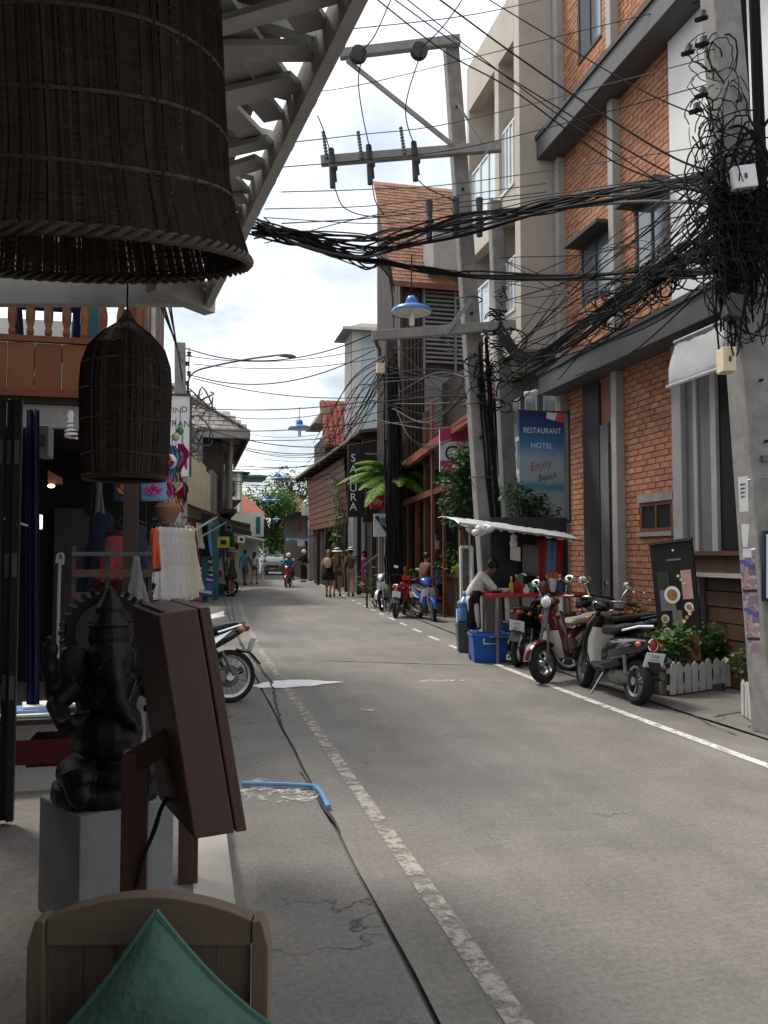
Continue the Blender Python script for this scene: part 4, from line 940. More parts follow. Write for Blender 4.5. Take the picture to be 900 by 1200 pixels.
# drop loops from the fuses
E_ = 'thin loop of wire hanging from the fuses on the leaning pole'
for p in ([(372,135,12.4),(380,155,12.4),(388,182,12.4)], [(428,58,12.4),(420,90,12.4),(424,130,12.4),(434,178,12.4)], [(494,60,12.4),(478,110,12.4),(476,140,12.4),(486,172,12.4)], [(460,-5,12.4),(440,40,12.4),(424,60,12.4)],
          [(545,-5,12.4),(520,30,12.4),(494,56,12.4)], [(392,220,12.4),(402,242,12.4),(424,252,12.4),(450,254,12.4)], [(436,216,12.4),(440,236,12.4),(450,252,12.4)], [(490,211,12.4),(500,220,12.4),(520,230,12.4),(534,236,12.4)]):
    wire(p, .009, 'cable', E_, 'drop wires at the fuses', 'drop_wire')
# knots around the wrapped pole
for i in range(17):
    s0 = (rnd(436,470),rnd(395,500),D3-.6); e0 = (rnd(560,590),rnd(400,480),13)
    mid = ((s0[0]+e0[0])/2+rnd(-25,25), max(s0[1],e0[1])+rnd(-40,30), 17)
    wire([s0, mid, e0], rnd(.008,.018), 'cable' if i % 3 else 'cable_grey', 'slack cable sagging between the leaning pole and the wrapped pole', 'slack cables between the two poles')
for i in range(3): wire([(463,476,D3-.5),(478,510,D3-2),(500,522+i*2,20),(530,515,17)], .015, 'cable_grey', 'pale slack loop hanging under the slack cables', 'pale slack loops')
for i in range(16):
    wire([(rnd(452,466),rnd(400,490),D3-.3), (rnd(405,425),rnd(440,520),30), (rnd(360,392),rnd(500,560),42)], rnd(.012,.022), 'cable', 'dark cable running on from the wrapped pole down the street', 'cables running on down the street')
# long wires over the street beyond
for i in range(26):
    d0 = rnd(17,44); d1 = d0+rnd(-2,7); u0 = 214+rnd(0,8)+(d0-17)*1.3; zz0 = rnd(2.9,5.0); v0 = 650-zz0/d0*980; v1 = 650-(zz0+rnd(-.3,.6))/d1*980
    wire([(u0,v0,d0), (440 if d1 < 28 else 395,v1,d1)], rnd(.008,.017), 'cable' if i % 3 else 'cable_grey', 'thin wire crossing the far street between its house fronts', 'wires crossing the far street', sag=rnd(.1,.5))
for i in range(7):
    wire([(200-rnd(0,18),355,6.5+rnd(0,1)), (208,410,12), (214,rnd(410,460),18)], .008, 'cable_grey', 'thin wire running along the timber house to the far left pole', 'wires along the timber house')
# the knot of coiled cable on the near pole
b = MB()
def loop(c, rx, rz, r_, tw):
    a0 = rnd(0,6.28); n_ = 12; pts = []
    for k in range(n_+1):
        a = a0+tw*k/n_; pts.append(c+rt*(math.cos(a)*rx)+V((0,0,math.sin(a)*rz))-HF*(rnd(-.03,.03)+.05*math.sin(a*2)))
    b.tube(pts, r_, 4, False)
for i in range(150):
    v = random.gauss(275,48); u = 866+random.gauss(0,15)+(v-275)*.05; c = PD(u,v,D4-.2+rnd(-.15,.2)); loop(c, rnd(.05,.3), rnd(.1,.42), rnd(.004,.009), rnd(3,7))
for i in range(34):
    c = PD(rnd(818,850),rnd(60,230),D4-.15+rnd(-.1,.2)); loop(c, rnd(.05,.2), rnd(.08,.3), rnd(.004,.008), rnd(3,6))
for i in range(70):
    f = rnd(0,1); c = PD(690+150*f+rnd(-14,14), 378-90*f+rnd(-16,16), 10.2-3*f); loop(c, rnd(.05,.2), rnd(.05,.17), rnd(.005,.01), rnd(3,7))
for i in range(60):
    u = 868+random.gauss(0,14); v = rnd(190,300); p = PD(u,v,D4-.28+rnd(0,.3)); q = PD(u+rnd(-14,14),v+rnd(60,150),D4-.25+rnd(0,.25)); mid = p.lerp(q,.5)+V((rnd(-.1,.1),rnd(-.08,.08),rnd(-.1,.1))); b.tube(catmull([p,mid,q],5), rnd(.005,.012), 4, False)
b.build('cable_tangle', 'cable', label='dense black tangle of coiled cables hung on the near concrete pole', kind='stuff', cat='cables')
for i, (u, v) in enumerate(((822,22),(823,52),(815,130),(822,112),(806,62))):
    c = PD(u,v,D4-.3); t = thing('splice_closure', 'small black splice clamp on the wires left of the near pole', 'clamp', tuple(c), group='splice clamps by the near pole')
    b = MB(); b.tube([c+V((-.05,0,-.02)), c+V((.05,0,.02))], .022, 8); b.build('barrel', 'cable', t); b = MB(); b.box(c+V((0,-.02,.03)), (.04,.04,.05)); b.build('bolt_block', 'dark_grey', t)

# ================================================================ blue enamel street pendants
def pendant(u, v, d, dia, label, zh, m='lamp_blue'):
    c = PD(u, v, d); t = thing('pendant_lamp', label, 'street lamp', tuple(c), group='blue pendant lamps over the street')
    s_ = dia/.52; b = MB(); o = [(.03,.0),(.26,0),(.262,.012),(.235,.06),(.17,.085),(.08,.10),(.075,.16),(.06,.2),(.03,.22)]
    b.lathe([(r_*s_, z*s_) for r_, z in o[1:]]+[(.0,.22*s_)], 24, cap=False); b.build('shade', m, t, True, local=True)
    b = MB(); b.lathe([(0.001,.06*s_),(.2*s_,.055*s_),(.25*s_,.005*s_)], 24, cap=False); b.build('inner_shade', 'lamp_white', t, True, local=True)
    b = MB(); b.tube([(0,0,-.16*s_),(0,0,.02*s_)], .035*s_, 10); b.build('bulb', 'bulb_white', t, True, local=True)
    b = MB(); b.tube([(0,0,.22*s_),(0,0,zh)], .008, 5); b.tube([(-.1*s_,0,.15*s_),(0,0,.3*s_)], .006, 4); b.build('suspension_cord', 'cable', t, local=True)
pendant(482.5,367,10,.50,'big blue enamel pendant lamp hanging in front of the shingle roof',.72)
pendant(351,503,20.3,.56,'blue enamel pendant lamp hanging on a long cord over the far street',.55)
pendant(327,562,34,.56,'blue enamel pendant lamp hanging above the far tree',.6)
pendant(313,587.5,43,.6,'blue pendant lamp hanging against the far red roof',.5)
pendant(323,587,45,.5,'pale blue pendant lamp beside another in front of the far tree',.5)
pendant(324,609,66,.62,'smallest blue pendant lamp hanging low before the far tree crown',.8)

# ================================================================ LEFT: cafe roof with white fretwork
E0, E1 = PD(418,0,2.27), PD(245,350,4.9)
zE = 3.0; E0 = PZ(418,0,zE); E1 = PZ(246,352,zE)
ed = (E1-E0); ed.z = 0; EL = ed.length; ed.normalize(); ins = V((-ed.y, ed.x, 0))      # ins points indoors (left)
rf = thing('cafe_roof', 'white painted timber cafe roof overhang with open lattice eave', 'roof', (E1.x, E1.y, zE))
S = lambda s, i, z=zE: V((E0.x, E0.y, 0))+ed*s+ins*i+V((0,0,z))
Lf = EL; Lb = -4.5
b = MB(); b.bar(S(Lb,.02), S(Lf,.02), .04, .13); b.build('eave_board', 'white_timber', rf)
b = MB(); b.bar(S(Lb,.60,zE+.10), S(Lf-.1,.60,zE+.10), .06, .16); b.build('inner_rail', 'white_timber', rf)
k = 0; s_ = Lb+.2
while s_ < Lf-.1:                                   # cross battens whose ends poke out past the eave board
    b = MB(); b.bar(S(s_,-.06,zE+.075), S(s_,.66,zE+.14), .05, .035); b.build('batten', 'white_timber', rf); s_ += .33; k += 1
s_ = Lb+.1; k = 0
while s_ < Lf-.5:                                   # diagonal fretwork boards
    b = MB(); b.bar(S(s_+.62+rnd(-.12,.12),.06,zE+.045), S(s_+rnd(-.15,.15),.58,zE+.085), rnd(.07,.11), .02); b.build('fret_board', 'white_timber', rf)
    b = MB(); b.bar(S(s_+rnd(0,.2),.05,zE+.02), S(s_+rnd(.2,.5),.36,zE+.03), rnd(.06,.1), .02); b.build('fret_board', 'white_timber', rf)
    b = MB(); b.bar(S(s_+.3,.62,zE+.02), S(s_+.62,.36,zE+.025), .075, .02); b.build('fret_board', 'white_timber', rf)
    s_ += .27; k += 1
for i, io in enumerate((.36,)):
    b = MB(); b.bar(S(Lb,io,zE+.10), S(Lf-.1,io,zE+.10), .07, .05); b.build('mid_rail', 'white_timber', rf)
b = MB(); b.hexa([S(Lb,.10,zE+.17), S(Lf+.0,.10,zE+.17), S(Lf,6,zE+1.3), S(Lb,6,zE+1.3), S(Lb,.10,zE+.19), S(Lf,.10,zE+.19), S(Lf,6,zE+1.32), S(Lb,6,zE+1.32)]); b.build('roof_sheet', 'rust_sheet', rf)
for i in range(6):
    b = MB(); b.bar(S(-1.6+i*.9,.62,zE+.15), S(-1.6+i*.9,5.8,zE+1.1), .07, .12); b.build('rafter', 'grey_timber', rf)
# end beam facing the street's far end
zb0, zb1_ = PD(120,363,4.95).z, PD(120,333,4.95).z
b = MB(); b.bar(V((E1.x-.03,E1.y,(zb0+zb1_)/2)), V((E1.x-.03,E1.y,(zb0+zb1_)/2))-rt*4.6, .08, zb1_-zb0); b.build('end_beam', 'white_timber', rf)
b = MB(); b.bar(V((E1.x-.3,E1.y+.15,zb1_+.42)), V((E1.x-.3,E1.y+.15,zb1_+.5))-rt*4.5, .04, .95); b.build('gable_board', 'grey_timber', rf)
b = MB(); b.bar(S(Lf-.02,.0,zE-.03), S(Lf-.25,.35,zE-.0), .09, .12); b.build('fret_board', 'white_timber', rf)
one('grey_timber', 'roof_post', 'boxp', (-2.6,4.9,.15), (-2.48,5.02,zb0), parent=rf)
one('grey_timber', 'roof_post', 'boxp', (-2.6,-2.6,.15), (-2.48,-2.48,3.2), parent=rf)
# the cafe room itself, behind and beside the camera
cr_ = thing('cafe_room', 'shaded cafe room with plastered walls under the lattice eave', 'building', (-3.4,0,.15))
one('grey_panel', 'side_wall', 'boxp', (-3.6,-3.2,.15), (-3.45,5.0,3.85), parent=cr_)
one('grey_panel', 'back_wall', 'boxp', (-3.44,-3.2,.15), (.1,-3.05,3.2), parent=cr_)

# ================================================================ rattan baskets used as lamp shades
def basket(name, label, loc, tilt, prof, nreed, rr, hoops, rim, mr, mh, m_in=None, hz=0):
    t = thing(name, label, 'hanging basket', loc, rot=tilt)
    def rad(z):
        for (r0_, z0), (r1_, z1) in zip(prof, prof[1:]):
            if z <= z1: return r0_+(r1_-r0_)*(z-z0)/(z1-z0)
        return prof[-1][0]
    b = MB(); zt = prof[-1][1]; zs = sorted(set([p[1] for p in prof]+[zt*i/14 for i in range(15)]))
    for k in range(nreed):
        a = 2*math.pi*k/nreed+rnd(-.3,.3)*2*math.pi/nreed; j = rnd(-.006,.006); tw = rnd(-.02,.02); q = []
        for z in zs:
            r_ = rad(z)+j; q.append((r_*math.cos(a+tw*z), r_*math.sin(a+tw*z), z))
        b.tube(q, rr*rnd(.8,1.2), 3, False)
    b.build('reeds', mr, t, local=True, kind='stuff')
    if hz:                                          # thin weft strands
        b = MB(); z = .02
        while z < zt:
            r_ = rad(z); b.tube([(r_*math.cos(a)+rnd(-.002,.002), r_*math.sin(a), z+rnd(-.004,.004)) for a in [2*math.pi*i/40 for i in range(41)]], rr*.9, 3, False); z += hz
        b.build('weft', mr, t, local=True, kind='stuff')
    for z in hoops:
        b = MB(); r_ = rad(z)+.004; b.tube([(r_*math.cos(a), r_*math.sin(a), z+.006*math.sin(3*a+z*9)) for a in [2*math.pi*i/48 for i in range(49)]], .0048, 5, False); b.build('hoop', mh, t, True, local=True)
    b = MB()
    for ph in range(3):
        b.tube([((rad(0)+.008*math.cos(a*26+ph*2.1))*math.cos(a), (rad(0)+.008*math.cos(a*26+ph*2.1))*math.sin(a), .010*math.sin(a*26+ph*2.1)) for a in [2*math.pi*i/208 for i in range(209)]], rim, 4, False)
    b.build('braided_rim', mh, t, True, local=True); return t
c = PD(96,303,2.12)
tb = basket('bell_basket', 'huge bell shaped brown rattan basket shade hung under the cafe eave', tuple(c), (R(11.5),0,-YAW),
       [(.425,0),(.41,.05),(.39,.12),(.375,.2),(.37,.36),(.365,.6),(.355,.95),(.3,1.15),(.2,1.3),(.05,1.38)], 440, .0042, (.15,.30,.46,.62,.78,.95), .0062, 'rattan', 'rattan_hoop', hz=.019)
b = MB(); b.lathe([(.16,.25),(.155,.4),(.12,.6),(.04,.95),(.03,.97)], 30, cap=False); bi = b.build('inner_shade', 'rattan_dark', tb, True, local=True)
b = MB(); b.tube([(0,0,1.36),(0,0,1.9)], .008, 5); b.build('cord', 'cable', tb, local=True)
c = PD(146,560,4.6)
tb = basket('round_shouldered_basket', 'smaller dark woven basket shade with round shoulders hanging by the balcony', tuple(c), (0,0,0),
       [(.215,0),(.225,.08),(.235,.3),(.24,.5),(.232,.62),(.20,.72),(.13,.80),(.05,.86),(.03,.885)], 150, .0045, (.12,.3,.47,.62), .007, 'rattan_dark', 'rattan_dark', hz=.011)
b = MB(); b.tube([(0,0,.88),(0,0,1.12)], .005, 5); b.build('cord', 'cable', tb, local=True)
b = MB(); b.lathe([(.03,.88),(.035,.9),(.015,.94)], 10); b.build('top_ring', 'rattan_hoop', tb, local=True)

# ================================================================ LEFT: timber shop house with balcony
Yh = 7.2; XH = PY(168,450,Yh).x
th = thing('timber_shophouse', 'orange timber shop house with balustraded balcony over an open dark shop', 'building', (-2.4,9.5,0))
zA, zB_ = PY(60,461,Yh).z, PY(60,403,Yh).z          # solid balcony panel
one('dark_wood', 'balcony_floor', 'boxp', (-6, Yh+.03, zA-.08), (XH-.03, 13, zA-.0), parent=th)
n_ = 8; pw = .21
x = XH-.02; k = 0
while x > -4.4:
    one('orange_wood', 'panel_board', 'boxp', (x-pw+.008, Yh+(.004 if k % 2 else 0), zA+.03), (x, Yh+.03, zB_), parent=th); x -= pw; k += 1
one('orange_wood', 'bottom_rail', 'boxp', (-4.6, Yh-.02, zA-.03), (XH, Yh+.028, zA+.028), parent=th)
one('orange_wood', 'mid_rail', 'boxp', (-4.6, Yh-.015, zB_+.012), (XH, Yh+.045, zB_+.06), parent=th)
one('orange_wood', 'hand_rail', 'boxp', (-4.6, Yh-.02, zB_+.52), (XH, Yh+.05, zB_+.58), parent=th)
bp = [(.018,0),(.03,.02),(.03,.05),(.022,.07),(.036,.13),(.038,.2),(.022,.3),(.02,.36),(.03,.4),(.03,.46)]
bal = MB(); bal.lathe(bp, 10); bal_me = bal.mesh('baluster', 'orange_wood', True); invt = rootm(th).inverted(); x = XH-.1
for u in [14+21.3*i for i in range(-6, 8)]:
    q = PY(u,390,Yh+.015); link('baluster', bal_me, th, invt @ V((q.x, Yh+.015, zB_+.06)))
one('grey_timber', 'lintel_beam', 'boxp', (-4.6, Yh+.06, PY(60,500,Yh).z), (XH-.02, Yh+.16, zA-.085), parent=th)
# street-side upper wall of upright boards
x0 = XH-.06; y = Yh+.75; k = 0
while y < 13:
    one('orange_wood', 'wall_board', 'boxp', (x0-.02+(.006 if k % 2 else 0), y, zA-.05), (x0+.02+(.006 if k % 2 else 0), y+.29, 6.6), parent=th); y += .3; k += 1
one('orange_wood', 'corner_post', 'boxp', (XH-.14, Yh+.05, zA-.07), (XH-.02, Yh+.17, 6.6), parent=th)
one('orange_wood', 'rear_post', 'boxp', (XH-.16, Yh+.60, zA-.0), (XH-.03, Yh+.74, 6.6), parent=th)
one('white_wall', 'rear_wall', 'boxp', (-6, Yh+2.2, zA+.003), (-.95, Yh+2.3, 4.0), parent=th)
for i in range(8): b = MB(); b.bar((-4.4+i*.5,Yh+2.17,zA+.9), (-4.0+i*.5,Yh+2.17,zA+.3), .03, .05); b.build('diagonal_batten', 'dark_wood', th)
b = MB(); b.tube([(XH+.03,Yh+.8,6.5),(XH+.03,Yh+.85,zA+.4),(XH+.04,12,zA-.1)], .025, 8); b.build('white_drainpipe', 'white_sign', th, True)
# dark shop below
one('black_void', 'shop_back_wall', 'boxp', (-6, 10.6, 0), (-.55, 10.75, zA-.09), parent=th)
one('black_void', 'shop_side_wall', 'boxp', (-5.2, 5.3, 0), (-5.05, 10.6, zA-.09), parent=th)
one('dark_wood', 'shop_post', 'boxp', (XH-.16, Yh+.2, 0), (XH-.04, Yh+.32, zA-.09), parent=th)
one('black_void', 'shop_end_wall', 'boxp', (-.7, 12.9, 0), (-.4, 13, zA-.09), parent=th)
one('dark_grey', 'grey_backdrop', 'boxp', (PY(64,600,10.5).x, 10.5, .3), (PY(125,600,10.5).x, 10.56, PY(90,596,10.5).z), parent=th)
# blue plastic chair on the balcony
bc = PY(62,402,Yh+.6); t = thing('blue_plastic_chair', 'blue plastic chair standing on the timber balcony', 'chair', (bc.x, Yh+.55, zA))
for sx in (-1,1):
    for sy in (-1,1):
        b = MB(); b.bar((bc.x+.24*sx,Yh+.55+.2*sy,zA+.004),(bc.x+.19*sx,Yh+.55+.18*sy,zA+.42),.05,.05,(1,0,0)); b.build('leg', 'cloth_blue', t)
one('cloth_blue', 'seat', 'boxp', (bc.x-.24, Yh+.33, zA+.421), (bc.x+.24, Yh+.78, zA+.46), parent=t, bevel=.02)
for sx in (-1,1):
    b = MB(); b.bar((bc.x+.22*sx,Yh+.33,zA+.46),(bc.x+.25*sx,Yh+.28,zA+.95),.06,.04); b.build('back_post', 'cloth_blue', t)
one('cloth_blue', 'back_panel', 'boxp', (bc.x-.22, Yh+.29, zA+.76), (bc.x+.22, Yh+.32, zA+.94), parent=t, bevel=.01)
g0 = PY(105,380,Yh+.5); b = MB(); b.boxp((g0.x-.12,Yh+.5,zA+.003),(g0.x+.12,Yh+.58,zA+1.1)); o = b.build('green_shutter', 'teal_paint', label='dark green shutter board leaning on the timber balcony', cat='shutter')
# spiral bulb
c = PD(83,523,6.9); t = thing('spiral_bulb', 'white spiral energy saving bulb hanging bare under the balcony beam', 'lamp', tuple(c))
b = MB(); pts = [c+V((.045*math.cos(a), .045*math.sin(a), .07+.0055*a)) for a in [i*.45 for i in range(56)]]; b.tube(pts, .012, 6); b.build('spiral_tube', 'bulb_white', t, True)
b = MB(); b.lathe([(.05,.21),(.055,.25),(.05,.29),(.03,.31),(.025,.38)], 14, Matrix.Translation(c)); b.build('base', 'lamp_white', t, True)
b = MB(); b.tube([c+V((0,0,.37)), c+V((0,0,.8))], .005, 5); b.build('cord', 'cable', t)
# ================================================================ LEFT: shops further down
def wallseg(p, q, z0, z1, th=.15, inn=1):
    """upright slab along the street front p->q (xy), thickness going away from the street"""
    p, q = V((*p,0)), V((*q,0)); d = (q-p).normalized(); n_ = V((-d.y, d.x, 0))*th*inn
    b = MB(); b.hexa([p+Z3*z0, q+Z3*z0, q+n_+Z3*z0, p+n_+Z3*z0, p+Z3*z1, q+Z3*z1, q+n_+Z3*z1, p+n_+Z3*z1]); return b
cs = thing('cream_shop', 'open shop with cream panel fascia over a dark awning and teal posts', 'shop', (-.5,23,0))
P0, P1 = (-.2,19.9), (.55,27)
lp = lambda f: (P0[0]+(P1[0]-P0[0])*f, P0[1]+(P1[1]-P0[1])*f)
for k in range(5):
    f0, f1 = k/5, (k+1)/5-.006; wallseg(lp(f0), lp(f1), 2.75, 4.0+.12*(k%2), .06).build('fascia_panel', 'cream_panel', cs)
wallseg((P0[0]-.25,P0[1]), (P1[0]-.25,P1[1]), 2.6, 5.2).build('upper_wall', 'grey_timber', cs)
wallseg((P0[0]-2.2,P0[1]), (P1[0]-2.2,P1[1]), 0, 2.7).build('shop_back_wall', 'dark_wood', cs)
one('dark_wood', 'end_wall', 'boxp', (-4,P0[1]-.25,0), (P0[0]-.3,P0[1]-.1,5.2), parent=cs)
n_ = V((P1[1]-P0[1], -(P1[0]-P0[0]), 0)).normalized()
b = MB(); a_, c_ = V((*P0,2.72)), V((*P1,2.72)); b.hexa([a_-Z3*.03, c_-Z3*.03, c_+n_*.8-Z3*.33, a_+n_*.8-Z3*.33, a_, c_, c_+n_*.8-Z3*.3, a_+n_*.8-Z3*.3]); b.build('awning', 'black_plastic', cs)
for f in (.05,.5):
    a_ = V((*lp(f),1.95)); b = MB(); b.bar(a_, a_+n_*.75+Z3*.45, .05, .05); b.build('awning_strut', 'white_sign', cs)
for f in (0,):
    q = V((.41,27.0,0)); b = MB(); b.boxp((q.x-.09,q.y-.09,.0),(q.x+.09,q.y+.09,2.7)); b.build('post', 'teal_paint', cs)
hl = thing('hipped_roof_house', 'dark timber house with weathered grey tiled hip roof over the street', 'house', (-1,31,0))
C = [(-5,27.6,5.55),(1.75,27.6,5.55),(1.75,38,5.55),(-5,38,5.55)]; T0, T1 = (-1.4,31,7.9), (-1.4,35,7.9)
b = MB(); b.add(C+[T0,T1], [(0,3,2,1),(0,1,4),(1,2,5,4),(2,3,5),(3,0,4,5)]); b.build('roof', 'roof_tile_grey', hl)
def tileslope(a, bq, t0, t1, nrow, m, parent, sz=.3):
    a, bq, t0, t1 = map(V, (a,bq,t0,t1)); mb = MB(); nn = (bq-a).cross(t0-a).normalized(); nn = nn if nn.z > 0 else -nn
    for i in range(nrow):
        f = i/nrow; l0 = a.lerp(t0,f); r0_ = bq.lerp(t1,f); L_ = (r0_-l0).length; dd = (r0_-l0).normalized(); up2 = (a.lerp(t0,1/nrow)-a); up2 = nn.cross(dd)*up2.length*(1 if nn.cross(dd).z > 0 else -1)
        x = (i%2)*sz/2-sz/2
        while x < L_-.05:
            p = l0+dd*max(0,x)+nn*.01; w_ = sz*.94; h0 = rnd(.03,.06)
            mb.hexa([p, p+dd*w_, p+dd*w_+up2*1.1, p+up2*1.1, p+nn*h0, p+dd*w_+nn*h0, p+dd*w_+up2*1.1+nn*.015, p+up2*1.1+nn*.015]); x += sz
    mb.build('roof_tiles', m, parent, kind='stuff')
tileslope(C[0], C[1], T0, T0, 13, 'roof_tile_grey', hl); tileslope(C[1], C[2], T0, T1, 13, 'roof_tile_grey', hl)
one('grey_timber', 'fascia', 'boxp', (-5,27.5,5.3), (1.8,27.595,5.6), parent=hl); one('grey_timber', 'fascia', 'boxp', (1.755,27.6,5.3), (1.83,38,5.6), parent=hl)
one('dark_wood', 'upper_storey', 'boxp', (-4,28.2,2.9), (.95,37,5.54), parent=hl)
wallseg((.62,27.1),(.9,29.5),2.75,4.2,.12).build('siding', 'grey_timber', hl)
for i in range(8): wallseg((.64,27.08),(.92,29.48),2.78+i*.17,2.93+i*.17,.03,-1).build('siding_board', 'grey_timber', hl)
for y in (29.2,31,32.8,34.6):
    fr = MB(); fr.boxp((.955,y,3.7),(1.0,y+1.1,5.0)); wo = fr.build('window', 'grey_timber', hl); one('glass','pane','boxp',(1.001,y+.08,3.78),(1.01,y+1.02,4.92),parent=wo)
for y in (28.3,30.5,33,36): one('grey_timber', 'post', 'boxp', (1.2,y,2.9), (1.3,y+.1,5.5), parent=hl)
one('dark_wood', 'balcony', 'boxp', (.96,28.2,2.9), (1.45,37,3.02), parent=hl)
for z in (3.3,3.6): b = MB(); b.bar((1.4,28.2,z),(1.4,37,z),.04,.04); b.build('balcony_rail', 'grey_timber', hl)
one('dark_wood', 'shop_back_wall', 'boxp', (-2.2,27.1,0), (-2,40,2.85), parent=hl)
b = MB(); b.hexa([(.9,30,2.8),(2.0,30,2.55),(2.6,39,2.6),(1.3,39,2.9),(.9,30,2.84),(2.0,30,2.59),(2.6,39,2.64),(1.3,39,2.94)]); b.build('tin_awning', 'rust_sheet', hl)
for x, y in ((.78,28.4),(1.1,31.8),(1.5,36)): one('teal_paint', 'post', 'boxp', (x-.1,y-.1,0), (x+.1,y+.1,2.75), parent=hl)
# further row on the left
def house(name, label, u0, u1, vt, d, dep, m, roof=None, rh=0, cat='house', vb=None):
    a, c = PD(u0,vt,d), PD(u1,vt,d); t = thing(name, label, cat, ((a.x+c.x)/2, a.y+dep/2, 0)); x0, x1 = min(a.x,c.x), max(a.x,c.x)
    one(m, 'wall', 'boxp', (x0,a.y,0), (x1,a.y+dep,a.z), parent=t)
    if roof:
        b = MB(); e = .5; b.add([(x0-e,a.y-e,a.z+.003),(x1+e,a.y-e,a.z+.003),(x1+e,a.y+dep+e,a.z+.003),(x0-e,a.y+dep+e,a.z+.003),((x0+x1)/2,a.y+dep*.35,a.z+rh),((x0+x1)/2,a.y+dep*.65,a.z+rh)], [(0,3,2,1),(0,1,4),(1,2,5,4),(2,3,5),(3,0,4,5)]); b.build('roof', roof, t)
    return t, x0, x1, a.y, a.z
t, x0, x1, y0, z1 = house('dark_shop_house', 'dark tin roofed shop house beyond the hipped house', 180, 272, 585, 40, 9, 'dark_wood', 'rust_sheet', 1.2)
for i in range(3): fr = MB(); fr.boxp((x1-.5-i*1.1,y0-.04,z1-1.4),(x1-1.2-i*1.1,y0-.003,z1-.4)); fr.build('window', 'grey_timber', t)
b = MB(); b.hexa([(x1,y0,2.9),(x1+1,y0,2.6),(x1+1.6,y0+9,2.6),(x1,y0+9,2.9),(x1,y0,2.95),(x1+1,y0,2.65),(x1+1.6,y0+9,2.65),(x1,y0+9,2.95)]); b.build('tin_awning', 'rust_sheet', t)
t, x0, x1, y0, z1 = house('green_house', 'pale green upper storey house in the far left row', 200, 285, 552, 52, 9, 'green_wall', 'rust_sheet', .5)
for i in range(4):
    one('white_wall', 'pilaster', 'boxp', (x1-.3-i*.9,y0-.1,z1-2.5), (x1-.15-i*.9,y0-.003,z1-.01), parent=t)
    fr = MB(); fr.boxp((x1-.45-i*.9,y0-.06,z1-1.9),(x1-.95-i*.9,y0-.003,z1-.6)); fr.build('window', 'dark_grey', t)
one('teal_paint', 'side_canopy', 'boxp', (x1+.01,y0,z1-.25), (x1+1.6,y0+4,z1-.15), parent=t)
t, x0, x1, y0, z1 = house('red_roof_shop', 'white far house with red hipped roof beside the tree', 255, 303, 601, 62, 8, 'white_wall', 'roof_tile_red', 2.1)
one('white_wall', 'shop_box', 'boxp', (x1-1.4,y0-3,2.8), (x1+.2,y0-.01,4.5), parent=t)
one('teal_paint', 'shop_window', 'boxp', (x1-.35,y0-3.05,3.0), (x1-.05,y0-3.005,4.2), parent=t)
text('letter', 'N', .8, 'ink', t, frame((x1-1.0,y0-3.02,3.4), (1,0,0), (0,0,1)))
aw = PD(285,622,50); t = thing('white_awning', 'white sloping awning over the far left pavement', 'awning', tuple(V((aw.x,aw.y,2.4))))
a0, a1 = PD(284,624,50), PD(309,634,52); b = MB(); b.hexa([a0+V((-1,-1,0)), a1+V((0,-1,0)), a1+V((0,3,0)), a0+V((-1,3,0)), a0+V((-1,-1,.06)), a1+V((0,-1,.06)), a1+V((0,3,.06)), a0+V((-1,3,.06))]); b.build('canopy', 'white_sign', t)
for y in (-.8, 2.8): b = MB(); b.bar((a1.x-.1,a1.y+y,0),(a1.x-.1,a1.y+y,a1.z),.06,.06,(1,0,0)); b.build('post', 'white_sign', t)
# far right row
t, x0, x1, y0, z1 = house('far_brown_house', 'brown roofed house behind the far tree', 335, 372, 607, 84, 9, 'brown_wood', 'roof_shingle', 2.4)
t, x0, x1, y0, z1 = house('far_white_house', 'pale wall at the far bend of the street', 288, 330, 628, 108, 8, 'white_wall', 'rust_sheet', 1)
t, x0, x1, y0, z1 = house('far_shop_row', 'dark shop front at the far right bend of the street', 358, 420, 600, 52, 12, 'dark_wood', 'rust_sheet', .8)
for i in range(3): one('black_void', 'doorway', 'boxp', (x0+.3+i*1.2,y0-.02,0.02), (x0+1.2+i*1.2,y0-.003,2.2), parent=t)
one('pvc_blue', 'awning', 'boxp', (x0-1.2,y0-1.4,2.35), (x0+.7,y0-.03,2.5), parent=t)
fp = PD(364,680,48); fp.z = 0; pf = pole('utility_pole', 'far pole with small white boxes before the dark shop row', fp, PD(364,556,48), .3, .25)
for i, (u0, v0, u1, v1, m) in enumerate(((354,594,361,604,'white_sign'),(363,597,369,604,'grey_panel'),(361,609,364,618,'paper'),(348,612,353,622,'cloth_coral'),(349,632,357,640,'paper'),(372,622,378,632,'cream_panel'),(382,606,388,614,'white_sign'))):
    d_ = 47-i*.8; a_, c_ = PD(u0,v0,d_), PD(u1,v1,d_); t = thing('hanging_shop_sign', ('large white','small grey','narrow white','coral','low white','cream','second large white')[i]+' hanging sign at the far right shops', 'sign', ((a_.x+c_.x)/2,a_.y,c_.z))
    one(m, 'board', 'boxp', (a_.x,a_.y,c_.z), (c_.x,a_.y+.08,a_.z), parent=t); b = MB(); b.bar(V(((a_.x+c_.x)/2,a_.y+.04,a_.z)), V(((a_.x+c_.x)/2+.8,a_.y+.04,a_.z+.25)), .04, .04); b.build('bracket', 'dark_grey', t)
